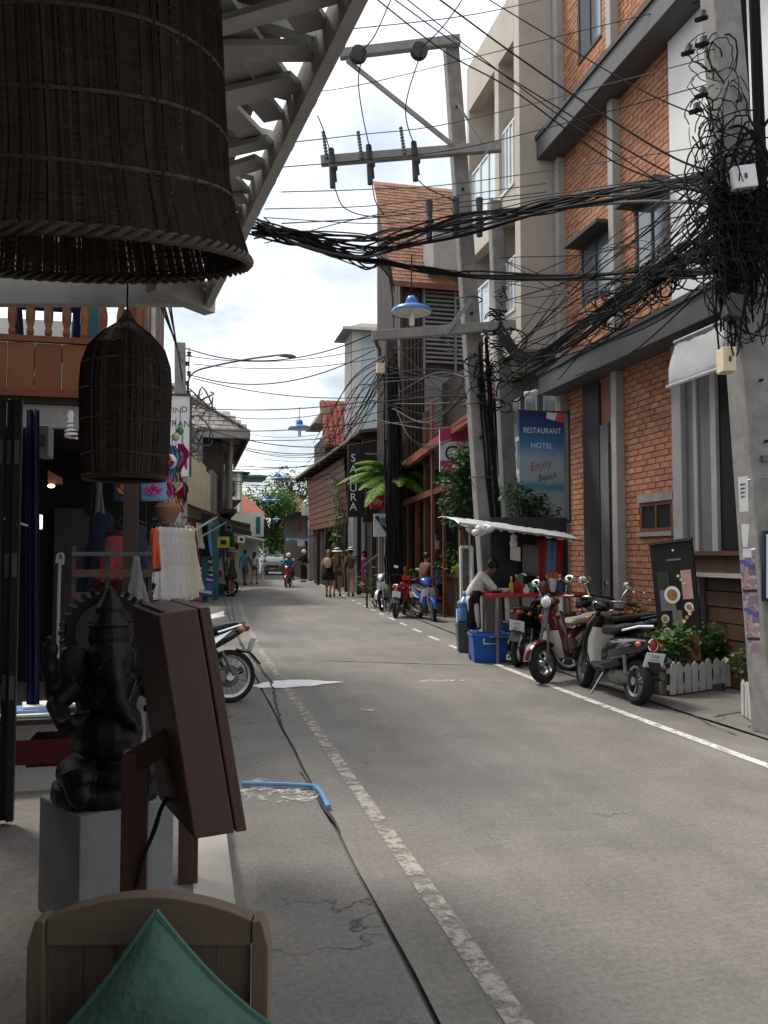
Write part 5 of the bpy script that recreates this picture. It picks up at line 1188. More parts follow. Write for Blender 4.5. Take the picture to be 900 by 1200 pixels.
# left pole, shop sign, arm lamp
D5 = 18.5
q0 = PD(213,720,D5); q0.z = 0; q1 = PD(211,402,D5)
pl = pole('utility_pole', 'dark concrete pole with stacked insulators beside the white shop sign', q0, q1, .3, .24)
for i in range(6):
    c = q1+V((.16 if i % 2 else .2,-.05,-.25-.22*i)); b = MB(); b.lathe([(.02,-.05),(.06,-.04),(.03,0),(.06,.04),(.02,.05)], 8, Matrix.Translation(c)); b.build('spool_insulator', 'dark_grey', pl, True)
b = MB(); b.tube([q1+V((.2,-.05,-.1)), q1+V((.2,-.05,-1.6))], .012, 5); b.build('rack_rod', 'dark_grey', pl)
t = thing('arm_street_lamp', 'curved steel arm with flat street lamp head reaching over the road', 'street lamp', tuple(PD(219,470,D5)))
b = MB(); b.tube(catmull([PD(220,480,D5), PD(220,450,D5), PD(228,436,D5), PD(250,429,D5), PD(290,421,D5), PD(327,416,D5)], 6), .022, 6); b.build('arm', 'grey_panel', t, True)
b = MB(); b.loft([(-.12,0,.03,.02,0),(0,.01,.07,.04,0),(.16,0,.075,.045,0),(.26,-.01,.04,.025,0)]); b.v = [PD(333,417,D5)+V((p.x,p.y,p.z)) for p in b.v]; b.build('lamp_head', 'grey_panel', t, True)
t = thing('white_shop_sign', 'white projecting shop sign with red and black lettering half behind cables', 'sign', tuple(PD(208,560,15.5)))
ysg = PD(208,500,15.5).y; p0, p1 = PY(187,463,ysg), PY(221.5,558,ysg)
one('white_sign', 'board', 'boxp', (p0.x,ysg,p1.z), (p1.x,ysg+.08,p0.z), parent=t); 
for s_, (a_, c_) in enumerate((((p0.x-.02,p0.z),(p1.x+.02,p0.z+.04)),)): one('dark_grey', 'frame', 'boxp', (a_[0],ysg-.02,a_[1]+.002), (c_[0],ysg+.1,c_[1]), parent=t)
one('dark_grey', 'frame', 'boxp', (p1.x+.002,ysg-.02,p1.z), (p1.x+.04,ysg+.1,p0.z), parent=t)
text('lettering', 'WIN', .16, 'ink_red', t, frame(PY(202,481,ysg-.004), (1,0,0), (0,0,1))); text('lettering', 'D', .16, 'ink', t, frame(PY(216,480,ysg-.004), (1,0,0), (0,0,1))); text('lettering', 'TRAN', .17, 'ink', t, frame(PY(209,497,ysg-.004), (1,0,0), (0,0,1)))
one('dark_grey', 'mount', 'boxp', (XH-.3,ysg+.02,p0.z-.1), (p0.x-.003,ysg+.06,p0.z-.05), parent=t)
b = MB()
for i in range(26):
    c = PD(rnd(215,240),rnd(468,535),D5+rnd(-1,.5)); pts = [c+V((rnd(-.35,.35),rnd(-.2,.2),rnd(-.3,.3))) for k in range(4)]; b.tube(catmull(pts,4), rnd(.008,.02), 4, False)
o = b.build('slack_cables', 'cable_grey'); setp(o, 'grey knot of slack cables beside the white shop sign', 'cables', kind='stuff')
# ================================================================ TREES AND PLANTS
def leaves(b, c, rad, n, ls, flat=.0):
    for i in range(n):
        while True:
            p = V((rnd(-1,1),rnd(-1,1),rnd(-1,1)))
            if p.length < 1: break
        p = p.normalized()*(p.length**.5); p = V((c[0]+p.x*rad[0], c[1]+p.y*rad[1], c[2]+p.z*rad[2]))
        d = V((rnd(-1,1),rnd(-1,1),rnd(-.7,.5))).normalized(); s_ = d.cross(V((rnd(-.4,.4),rnd(-.4,.4),1))).normalized(); l_ = ls*rnd(.6,1.3); w_ = l_*.32
        b.add([p, p+d*l_*.5+s_*w_, p+d*l_+V((0,0,-.1*l_)), p+d*l_*.5-s_*w_], [(0,1,2,3)])
def tree(name, label, base, trunk, clumps, lm, ls, per, cat='tree', group=None, r0=.1):
    t = thing(name, label, cat, tuple(base), group=group); base = V(base); b = MB(); top = base+V(trunk)
    b.tube([base, base.lerp(top,.5)+V((rnd(-.1,.1),rnd(-.1,.1),0)), top], [r0, r0*.75, r0*.5], 8)
    for c, r_ in clumps:
        c = base+V(c); m = top.lerp(c,.5)+V((0,0,-.1)); b.tube([base.lerp(top,rnd(.55,1)), m, c], [r0*.45, r0*.3, r0*.12], 5)
    b.build('trunk', 'bark', t, True)
    b = MB()
    for c, r_ in clumps:
        rr = r_ if isinstance(r_, tuple) else (r_,r_,r_*.8)
        leaves(b, base+V(c), rr, int(9*per*(rr[0]*rr[1]*rr[2])**(2/3)/(ls*ls)), ls)
    b.build('crown', lm, t, kind='stuff'); return t
def blob(n, R_, zc, r0_, r1_): return [((rnd(-1,1)*R_*.8, rnd(-1,1)*R_*.8, zc+rnd(-.7,1)*R_*.8), rnd(r0_,r1_)) for i in range(n)]
g = PD(318,664,76); g.z = 0
tree('roadside_tree', 'broad bushy green tree closing the far end of the street', g, (0,0,3), [((rnd(-2.6,3),rnd(-1.5,1.5),rnd(1.6,7.0)*1.0), rnd(.8,1.5)) for i in range(58)], 'leaf', .3, 1.7, r0=.25)
g = PD(349,664,90); g.z = 0
tree('roadside_tree', 'taller grey green tree rising behind the far brown roof', g, (0,0,7), [((rnd(-2.6,2.0),rnd(-1.5,1.5),rnd(5.0,10.0)), rnd(.8,1.4)) for i in range(30)], 'leaf_grey', .4, 1.2, r0=.25)
g = PD(300,664,120); g.z = 0
tree('roadside_tree', 'low dark tree behind the far white house', g, (0,0,3), [((rnd(-5,9),rnd(-2,2),rnd(.8,5)), rnd(1,1.8)) for i in range(26)], 'leaf_dark', .6, .9, r0=.25)
g = PD(366,668,60); g.z = 0
tree('roadside_bush', 'leafy bush beside the far right shop row', g, (0,0,1.4), [((rnd(-.8,1.2),rnd(-1,1),rnd(.8,3.4)), rnd(.45,.8)) for i in range(12)], 'leaf_dark', .26, .8, 'bush', r0=.1)
g = V((5.85,25.9,0))
tree('climbing_plant', 'green climber hanging on the front of the dark restaurant', PX(397,700,5.9)*1.0, (0,0,2.5), [((rnd(-.2,.3),rnd(-.5,.8),2.0+i*.18), rnd(.28,.45)) for i in range(16)], 'leaf', .17, .9, 'plant', r0=.06)
# trees around the leaning pole
g = V((4.85,YBAN-.42,0))
tree('street_tree', 'glossy leaved tree growing between the leaning pole and the banner', g, (-.1,-.1,2.0), [((x_,rnd(-.1,.12),rnd(1.85,2.75-.75*max(0,x_+.15))), rnd(.12,.2)) for x_ in [rnd(-.3,.5) for i in range(24)]], 'leaf_dark', .095, 1.7, r0=.035)
g = V((4.95,14.45,0))
tree('street_tree', 'small glossy tree in front of the pink signboard', g, (-.1,-.1,2.0), [((rnd(-.42,.28),rnd(-.35,.35),rnd(1.9,3.45)), rnd(.2,.32)) for i in range(26)], 'leaf_dark', .11, 1.9, r0=.045)
g = V((6.3,19.6,0)); tree('potted_shrub', 'leafy shrub inside the timber restaurant front', g, (0,0,.9), blob(9,.4,1.3,.2,.35), 'leaf_dark', .11, .7, 'plant', r0=.03)
g = V((5.5,17.0,0)); tree('potted_shrub', 'bright green broad leaved plant left of the stall pole', g, (0,0,.8), blob(5,.16,1.15,.13,.2), 'leaf_lime', .2, .8, 'plant', r0=.03)
g = PD(440,705,24); g.z = 0; tree('potted_shrub', 'low flowering shrub beside the white sign posts', g, (0,0,.3), [((rnd(-.6,.6),rnd(-.3,.3),rnd(.3,.9)), rnd(.18,.3)) for i in range(9)], 'leaf', .12, .7, 'plant', r0=.03)
g = PD(480,700,22.5); g.z = 0; tree('potted_shrub', 'shrub growing at the foot of the cable-wrapped pole', g, (0,0,.4), [((rnd(-.4,.4),rnd(-.3,.3),rnd(.3,1.1)), rnd(.18,.3)) for i in range(8)], 'leaf_dark', .12, .7, 'plant', r0=.03)
# palm
def palm(name, label, base, h, nf, L_, m):
    t = thing(name, label, 'palm', tuple(base)); base = V(base); b = MB(); top = base+V((0,0,h)); b.tube([base, base.lerp(top,.5)+V((.08,0,0)), top], [.12,.09,.08], 8); b.build('trunk', 'bark', t, True)
    for k in range(nf):
        az = 2*math.pi*k/nf+rnd(-.2,.2); el = rnd(.15,1.1); b = MB(); pts = []; ln = L_*rnd(.8,1.1)
        for i in range(12):
            f = i/11; r_ = ln*f*math.cos(el*(1-f*.3)); z = ln*(math.sin(el)*f-.62*f*f); pts.append(top+V((math.cos(az)*r_, math.sin(az)*r_, z)))
        b.tube(pts, [.018*(1-i/13)+.003 for i in range(12)], 4)
        for i in range(1, 60):
            f = i/60*11; a = int(f); p = pts[a].lerp(pts[min(11,a+1)], f-a); d = (pts[min(11,a+1)]-pts[a]).normalized(); sd = d.cross(Z3).normalized()
            for s_ in (-1,1):
                ll = .42*math.sin(math.pi*(.12+.85*i/60))*rnd(.85,1.1); tip = p+(sd*s_*.8+d*.55+V((0,0,-.25+rnd(-.15,.1)))).normalized()*ll; w_ = d*.016
                b.add([p-w_, p.lerp(tip,.5)-w_*1.3, tip, p.lerp(tip,.5)+w_*1.3, p+w_], [(0,1,2,3,4)])
        b.build('frond', m, t)
    return t
g = PD(464,714,23.4); g.z = 0
palm('areca_palm', 'lime green feathery palm in front of the dark restaurant', g, 3.6, 26, 1.7, 'leaf_lime')
# ================================================================ FOOD STALL
st = thing('food_stall', 'street food stall with red counter and crinkled silver sheet canopy', 'stall', tuple(G(600,772)))
sc0 = PD(538,613,11.3); sc1 = PD(683,632,11.6); w_ = 1.2
b = MB(); rows_ = []
dirx = (sc1-sc0); dirx.z = 0; Lx = dirx.length; dirx.normalize(); dy = V((-dirx.y, dirx.x, 0))
for i in range(10):
    g_ = i/9; row = []
    for j in range(31):
        f = j/30; z = sc0.z+(sc1.z-sc0.z)*f**1.15+.03*math.sin(math.pi*g_)+.14*g_+rnd(-.012,.012)+(-.05*abs(math.sin(j*1.1)) if i == 0 else 0)
        p = sc0+dirx*(Lx*f)+dy*(g_*w_); row.append(V((p.x+rnd(-.01,.01), p.y+rnd(-.01,.01), z)))
    rows_.append(row)
b.rings(rows_, cap=False, closed=False); o = b.build('canopy_sheet', 'foil', st, True); o.modifiers.new('s','SOLIDIFY').thickness = .008
b = MB(); b.tube([sc0+V((0,0,-.0)), sc1+V((0,0,-.02))], .016, 6); b.build('canopy_rail', 'alu', st)
b = MB()
for k in range(9): 
    c = PD(548+rnd(0,28),619+rnd(-1,6),11.3+rnd(-.05,.3)); b.ell(c, (.06,.06,.05), 8, 6)
b.build('rolled_plastic', 'foil', st, True)
cl = G(546,772); corners = []
tz = PD(600,700,11.6).z
tA, tB = PD(577,702,11.5), PD(690,694,11.7); tA.z = tB.z = tz
b = MB(); b.hexa([tA, tB, tB+dy*.75, tA+dy*.75, tA+V((0,0,.05)), tB+V((0,0,.05)), tB+dy*.75+V((0,0,.05)), tA+dy*.75+V((0,0,.05))]); b.build('counter', 'red_table', st, bevel=.008)
for p in (tA+dirx*.08+dy*.05, tB-dirx*.08+dy*.05, tA+dirx*.08+dy*.7, tB-dirx*.08+dy*.7):
    b = MB(); b.bar((p.x,p.y,0),(p.x,p.y,tz),.035,.035,(1,0,0)); b.build('leg', 'alu', st)
for p, zt in ((tA+dy*.72+V((-.12,0,0)), sc0.z+.1), (tB+dy*.72, sc1.z+.08)):
    b = MB(); b.bar((p.x,p.y,0),(p.x,p.y,zt),.025,.025,(1,0,0)); b.build('canopy_post', 'alu', st)
b = MB(); b.bar(tA+V((0,0,-.55)), tB+V((0,0,-.55)), .6, .02); b.v = [p+dy*.35 for p in b.v]; b.build('lower_shelf', 'dark_grey', st)
b = MB(); p_ = tA+dy*.78; q_ = tB+dy*.78; p_ = p_+dirx*.22; b.bar(V((p_.x,p_.y,1.5)), V((q_.x,q_.y,1.5)), .02, 1.1); b.build('shade_backdrop', 'black_plastic', st)  # black sheet added to stand for the shade behind the stall
# clear side screen and things hanging in the stall
for (u0,v0,u1,v1,m,nm,lab,dd) in ((628,632,660,698,'cloth_red','hanging_cloth','red patterned cloth hanging at the back of the food stall',12.3),(640,633,652,690,'cloth_sky','hanging_cloth','pale blue cloth strip hanging over the red cloth in the stall',12.26),
        (612,638,632,674,'grey_panel','menu_card','grey menu sheet hanging in the food stall',12.2),(598,640,610,656,'paper','menu_card','white picture card hanging on a wire in the stall',12.1),(606,673,613,684,'cloth_green','menu_card','small green card hanging low in the stall',12.1),
        (641,670,654,692,'petal_orange','hanging_cloth','orange bag hanging beside the red cloth in the stall',12.2)):
    p = [PD(u0,v0,dd), PD(u1,v0+1,dd), PD(u1,v1+2,dd), PD(u0,v1,dd)]; b = MB()
    rr = [[p[0].lerp(p[1],j/8).lerp(p[3].lerp(p[2],j/8), i/6)+dy*(.03*math.sin(j*1.6+i*.3)*(1 if 'cloth' in nm else .1)) for j in range(9)] for i in range(7)]
    b.rings(rr, cap=False, closed=False); o = b.build(nm, m, None, True); o.modifiers.new('s','SOLIDIFY').thickness = .006; setp(o, lab, 'cloth' if 'cloth' in nm else 'card')
t = thing('hanging_doll', 'small white hanging figure ornament above the picture card in the stall', 'ornament', tuple(PD(602,640,12.1)))
b = MB(); b.ell(PD(602,630,12.1), (.05,.05,.05)); b.ell(PD(602,637,12.1), (.06,.05,.07)); b.build('body', 'paper', t, True)
b = MB(); b.tube([PD(602,637,12.1), PD(601,618,12.1)], .004, 4); b.build('string', 'cable', t)
for i, (u, m, r_, h) in enumerate(((598,'paper',.09,.06),(590,'alu',.11,.05),(618,'red_table',.08,.12),(645,'alu',.09,.16),(657,'white_sign',.06,.2),(632,'cloth_green',.05,.14))):
    c = PD(u,698,11.6)+dy*.3; c.z = tz+.052; b = MB(); b.lathe([(r_*.6,0),(r_,h*.6),(r_*1.02,h),(r_*.9,h)], 12, Matrix.Translation(c)); o = b.build('stall_bowl', m, None, True)
    setp(o, ('white bowl','shallow steel bowl','red tub','steel pot','tall white jar','green jar')[i]+' on the red counter of the food stall', 'bowl')
for i, (u, m, r_, h, dd) in enumerate(((606,'cloth_yellow',.035,.2,11.7),(612,'petal_red',.035,.22,11.75),(624,'paper',.05,.1,11.6),(650,'petal_orange',.04,.2,11.9),(664,'jug_blue',.05,.22,11.9),(672,'cloth_green',.04,.18,12.0),(638,'cloth_brown',.045,.2,11.9))):
    c = PD(u,698,dd)+dy*.25; c.z = tz+.052; t = thing('sauce_bottle', ('yellow sauce','red sauce','squat white','amber sauce','blue water','green sauce','brown sauce')[i]+' bottle among the dishes on the red stall counter', 'bottle', tuple(c))
    b = MB(); b.lathe([(r_,0),(r_,h*.6),(r_*.4,h*.8),(r_*.4,h)], 10, Matrix.Translation(c)); b.build('bottle', m, t, True); b = MB(); b.lathe([(r_*.5,h),(r_*.3,h*1.15)], 8, Matrix.Translation(c)); b.build('cap', 'paper', t)
# blue cool box, tubs, water jug
t = thing('cool_box', 'bright blue plastic tub with white handle in front of the food stall', 'tub', tuple(G(572,775)), rz=-R(9))
b = MB(); b.rings([[(-.22,-.16,0),(.22,-.16,0),(.22,.16,0),(-.22,.16,0)],[(-.25,-.19,.36),(.25,-.19,.36),(.25,.19,.36),(-.25,.19,.36)],[(-.27,-.21,.36),(.27,-.21,.36),(.27,.21,.36),(-.27,.21,.36)],[(-.27,-.21,.40),(.27,-.21,.40),(.27,.21,.40),(-.27,.21,.40)],[(-.24,-.18,.40),(.24,-.18,.40),(.24,.18,.40),(-.24,.18,.40)],[(-.22,-.16,.30),(.22,-.16,.30),(.22,.16,.30),(-.22,.16,.30)]]); b.build('body', 'cooler_blue', t, local=True, bevel=.012)
b = MB(); b.tube([(-.1,-.215,.34),(-.1,-.225,.27),(.1,-.225,.27),(.1,-.215,.34)], .012, 6); b.build('handle', 'white_sign', t, local=True)
t = thing('grey_bin', 'grey square bin standing between the vendor and the road', 'bin', tuple(G(545,764)))
b = MB(); b.lathe([(.15,0),(.19,.42),(.2,.42),(.2,.45),(.17,.45),(.15,.1)], 4, Matrix.Translation(t.location) @ Matrix.Rotation(R(35),4,'Z')); b.build('body', 'bin_grey', t); b = MB(); b.boxp(V(t.location)+V((-.05,-.16,.3)), V(t.location)+V((.05,-.145,.34))); b.build('grip', 'dark_grey', t)
t = thing('water_jug', 'translucent blue water jug standing on the grey bin', 'jug', tuple(G(546,764)+V((0,.02,.46))))
c = V(t.location); b = MB(); b.lathe([(.1,0),(.13,.03),(.13,.2),(.12,.22),(.13,.24),(.13,.3),(.06,.38),(.03,.40),(.03,.44)], 16, Matrix.Translation(c)); b.build('bottle', 'jug_blue', t, True); b = MB(); b.lathe([(.035,.44),(.035,.47)], 10, Matrix.Translation(c)); b.build('cap', 'lamp_white', t)
t = thing('blue_pail', 'blue pail under the red stall counter', 'pail', tuple(G(592,764)+V((.1,.2,0)))); c = V(t.location)
b = MB(); b.lathe([(.14,0),(.19,.4),(.2,.4),(.2,.42),(.17,.42),(.13,.05)], 14, Matrix.Translation(c)); b.build('body', 'cooler_blue', t, True); b = MB(); b.tube([c+V((.2*math.cos(a),.2*math.sin(a)*.3,.42-.16*math.sin(a))) for a in [i*math.pi/8 for i in range(9)]], .006, 4); b.build('handle', 'alu', t)
t = thing('plastic_basin', 'pale blue plastic basin on the low shelf of the food stall', 'basin', tuple(PD(618,742,11.9))); c = V(t.location); c.z = tz-.535; t.location = c; ROOTM[t.name] = Matrix.Translation(c)
b = MB(); b.lathe([(.2,0),(.28,.16),(.3,.16),(.3,.18),(.26,.18),(.18,.03)], 16, Matrix.Translation(c)); b.build('body', 'jug_blue', t, True)
b = MB(); b.lathe([(.24,.10),(.25,.12),(.2,.14)], 16, Matrix.Translation(c)); b.build('water', 'pale_glass', t)
# white easel frames behind the vendor
t = thing('easel_frame', 'white A-frame board standing left of the vendor', 'signboard', tuple(G(545,745)))
y_ = 13.9; b = MB()
for u0, u1 in ((540,541),(553,554)): b.bar(PY(u0,641,y_), PY(u1,720,y_+.05), .05, .04, (1,0,0))
b.bar(PY(540,641,y_), PY(553,641,y_), .04, .05); b.build('frame', 'white_sign', t)
b = MB(); b.prism([PY(541,644,y_+.03),PY(547,644,y_+.03),PY(547,700,y_+.03),PY(541,700,y_+.03)], (0,.02,0)); b.build('panel', 'grey_panel', t)
b = MB(); q = PY(546,720,y_+.05); b.bar((q.x-.15,q.y,0),(q.x-.15,q.y,q.z+.1),.04,.04,(1,0,0)); b.bar((q.x+.15,q.y,0),(q.x+.15,q.y,q.z+.1),.04,.04,(1,0,0)); b.build('leg', 'white_sign', t)
# thin beach flag
t = thing('small_flag', 'rolled red white and blue flag on a thin pole behind the blue scooter', 'flag', tuple(PD(511,735,19.5))); c = G(511,722)
b = MB(); b.tube([V((c.x,c.y,0)), V((c.x,c.y,2.0))], .015, 6); b.build('pole', 'alu', t)
for z0, z1, m in ((.75,1.2,'pvc_blue'),(1.2,1.35,'cloth_white'),(1.35,1.62,'cloth_red'),(1.62,1.85,'cloth_white')):
    b = MB(); b.lathe([(.06,z0),(.10,z0+.03),(.085,(z0+z1)/2),(.10,z1-.01)], 8, Matrix.Translation((c.x,c.y,0))); b.build('flag_band', m, t, True)
# ================================================================ menu banner, planter fence
mbn = thing('menu_banner', 'black pull-up menu banner with photos of dishes leaning behind the planter', 'banner', tuple(G(795,778)))
a0, a1, a3 = PD(761,639,9.8), PD(810,633,9.4), PD(776,790,9.65); a2 = a1+(a3-a0)
fx = (a1-a0); H_ = lambda fu, fv, o=.012: (a0.lerp(a1,fu)).lerp(a3.lerp(a2,fu), fv)+nb_*o
nb_ = (a1-a0).cross(a3-a0).normalized(); nb_ = nb_ if nb_.y < 0 else -nb_
b = MB(); b.prism([H_(0,0,0),H_(1,0,0),H_(1,1,0),H_(0,1,0)], -nb_*.03); b.build('panel', 'black_plastic', mbn)
def patch(f, m, nm='photo', o=.004, e=.002):
    b = MB(); b.prism([H_(f[0],f[1],o),H_(f[2],f[1],o),H_(f[2],f[3],o),H_(f[0],f[3],o)], nb_*e); return b.build(nm, m, mbn)
def disc(fu, fv, r_, m, nm='plate', o=.008):
    c = H_(fu,fv,o); ux = (a1-a0).normalized(); uy = (a0-a3).normalized(); b = MB(); b.prism([c+ux*math.cos(a)*r_+uy*math.sin(a)*r_ for a in [i*math.pi/9 for i in range(18)]], nb_*.002); return b.build(nm, m, mbn)
mat('dish', (.35,.17,.04), .6, .5, 30); mat('dish_bg', (.16,.15,.13), .7, .4, 10); mat('dish_red', (.30,.13,.08), .6, .4, 14)
patch((.12,.22,.4,.36), 'leaf_grey'); patch((.14,.34,.5,.52), 'grey_panel'); patch((.68,.22,.92,.44), 'cloth_blush'); disc(.44,.40,.10,'paper'); disc(.44,.40,.065,'dish',o=.011); disc(.8,.5,.055,'paper'); disc(.8,.5,.032,'dish',o=.011)
patch((.4,.52,.62,.64), 'dish_bg'); disc(.22,.58,.05,'cloth_cream'); disc(.22,.58,.03,'dish',o=.011); disc(.24,.68,.05,'cloth_cream'); disc(.24,.68,.032,'dish_red',o=.011)
for k in range(6): disc(.5+.075*k,.66-.028*k,.022,'petal_orange' if k % 2 else 'cloth_cream', 'roll')
patch((.44,.70,.95,.9), 'dish_red'); disc(.68,.80,.05,'cloth_cream'); patch((.18,.75,.36,.80), 'paper'); patch((.16,.82,.38,.91), 'pvc_blue'); patch((.14,.93,.9,1.0), 'pale_blue_wall'); disc(.56,.06,.014,'paper','logo'); patch((.38,.125,.72,.14), 'grey_panel', 'title_bar')
for k in range(3): disc(.62+.06*k,.26+.03*k,.018,'cloth_cream','flower')
b = MB(); b.bar(H_(.0,-.003,.0)+V((0,0,.01)), H_(1.02,-.003,.0)+V((0,0,.01)), .04, .03); b.build('top_rail', 'dark_grey', mbn)
b = MB(); c = H_(.5,1,-.05); b.box(V((c.x,c.y,.04)), (.8,.16,.08), Matrix.Rotation(-.8,3,'Z')); b.build('base', 'dark_grey', mbn)
b = MB(); b.bar(H_(.5,0,-.06), V((c.x+.05,c.y+.1,.08)), .02, .02); b.build('support_pole', 'alu', mbn)
# picket planter: white pickets in front of shrubs
f0, f1 = G(785,818), G(868,806); f0.z = f1.z = 0
def picketbox(name, label, p, q, depth, n_, h=.36):
    t = thing(name, label, 'planter', tuple(p.lerp(q,.5))); d = (q-p); L_ = d.length; d.normalize(); nn = V((-d.y, d.x, 0))*(1 if (-d.y*1+d.x*1) > 0 else -1); nn = V((d.y,-d.x,0)); nn = -nn if nn.dot(V(p)) < 0 else nn
    for s_ in range(n_):
        c = p+d*(L_*(s_+.5)/n_); hh = h*rnd(.92,1.04); w2 = L_/n_*.36; b = MB(); tl = rnd(-.02,.02)
        b.prism([c-d*w2+Z3*.03, c+d*w2+Z3*.03, c+d*(w2+tl)+Z3*(hh-.04), c+d*tl+Z3*hh, c-d*(w2-tl)+Z3*(hh-.04)], nn*.018); b.build('picket', 'white_timber', t)
    for z in (.1,.27): b = MB(); b.bar(p+nn*.03+Z3*z, q+nn*.03+Z3*z, .02, .05); b.build('rail', 'white_timber', t)
    for c in (p, q):
        k = max(1, int(depth/.11))
        for s_ in range(k):
            e = c+nn*(.03+depth*(s_+.5)/k); b = MB(); b.prism([e-nn*.035+Z3*.03, e+nn*.035+Z3*.03, e+nn*.035+Z3*(h-.04), e+Z3*h, e-nn*.035+Z3*(h-.04)], d*.018); b.build('picket', 'white_timber', t)
    b = MB(); b.hexa([p+nn*.05, q+nn*.05, q+nn*(depth), p+nn*(depth), p+nn*.05+Z3*.3, q+nn*.05+Z3*.3, q+nn*depth+Z3*.3, p+nn*depth+Z3*.3]); b.build('soil', 'bark', t)
    return t, d, nn
t, d_, nn_ = picketbox('picket_planter', 'long planter box with weathered white pickets below the menu banner', f0, f1, .4, 10)
h0, h1 = G(870,846), G(893,850); picketbox('picket_planter', 'short white picket planter at the foot of the near pole', G(868,840), G(886,852), .3, 4)
for i in range(5):
    c = f0.lerp(f1, .1+.2*i)+nn_*.25; tree('planter_shrub', 'leafy green shrub filling the white picket planter', c+V((0,0,.3)), (0,0,.15), [((rnd(-.1,.1),rnd(-.1,.1),rnd(.06,.34)), rnd(.12,.2)) for k in range(7)], 'leaf', .075, 1.1, 'shrub', 'shrubs in the long picket planter', r0=.015)
tree('planter_shrub', 'shrub in the short picket planter behind the posters', G(872,842)+V((.15,.15,.3)), (0,0,.1), [((rnd(-.1,.1),rnd(-.1,.1),rnd(.05,.3)), rnd(.1,.16)) for k in range(5)], 'leaf_dark', .075, 1.0, 'shrub', r0=.015)
c = G(737,790)+V((.45,.75,0)); t = tree('potted_flowers', 'potted plant with red and orange blossoms behind the black scooter', c, (0,0,.55), [((rnd(-.16,.16),rnd(-.12,.12),rnd(.4,.95)), rnd(.1,.17)) for k in range(9)], 'leaf', .075, 1.0, 'plant', r0=.02)
b = MB(); b.lathe([(.12,0),(.17,.3),(.19,.3),(.19,.34),(.15,.34)], 14, Matrix.Translation(c)); b.build('pot', 'dark_grey', t, True)
for m in ('petal_red','petal_orange','petal_white'):
    b = MB()
    for k in range(7): b.ell(c+V((rnd(-.25,.25),rnd(-.28,-.05),rnd(.5,1.05))), (.022,.022,.018), 6, 4)
    b.build('blossoms', m, t, kind='stuff')
c = G(770,800)+V((.25,.4,0)); t = tree('potted_flowers', 'pale leaved plant in a grey planter beside the banner', c+V((0,0,.35)), (0,0,.1), [((rnd(-.15,.15),rnd(-.12,.12),rnd(.05,.3)), rnd(.1,.15)) for k in range(6)], 'leaf_lime', .07, 1.0, 'plant', r0=.015)
b = MB(); b.boxp(c+V((-.2,-.15,0)), c+V((.2,.15,.34))); b.build('planter_box', 'concrete_pole', t)
# ================================================================ SCOOTERS
def wheel(t, nm, x, r_, w_, spoke, fat=1.0, turn=0):
    M_ = Matrix.Translation((x,0,r_)) @ Matrix.Rotation(turn,4,'Z') @ Matrix.Rotation(math.pi/2,4,'X')
    th_ = w_*.62
    b = MB(); pr = [(r_-th_, -w_*.42), (r_-th_*.45, -w_*.5), (r_-th_*.1, -w_*.33), (r_, -w_*.12), (r_, w_*.12), (r_-th_*.1, w_*.33), (r_-th_*.45, w_*.5), (r_-th_, w_*.42), (r_-th_, -w_*.42)]
    b.lathe(pr, 28, M_, cap=False); o = b.build(nm, 'rubber', t, True, local=True)
    b = MB(); ri = r_-th_-.002; b.lathe([(ri, -w_*.4),(ri-.025,-w_*.32),(ri-.03,0),(ri-.025,w_*.32),(ri,w_*.4)], 28, M_, cap=False)
    for k in range(spoke):
        a = 2*math.pi*k/spoke; p = M_ @ V((math.cos(a)*.04, math.sin(a)*.04, 0)); q = M_ @ V((math.cos(a)*(ri-.02), math.sin(a)*(ri-.02), 0))
        if spoke > 9: b.tube([p,q], .004, 4)
        else: b.bar(p, q, .02, .03, M_.to_3x3() @ V((0,0,1)))
    b.tube([M_ @ V((0,0,-w_*.55)), M_ @ V((0,0,w_*.55))], .045, 12); b.build('rim', 'alu', o, True, local=True)
    b = MB(); b.tube([M_ @ V((0,0,w_*.4)), M_ @ V((0,0,w_*.44))], ri*.55, 16); b.build('brake_disc', 'engine', o, True, local=True)
    return o
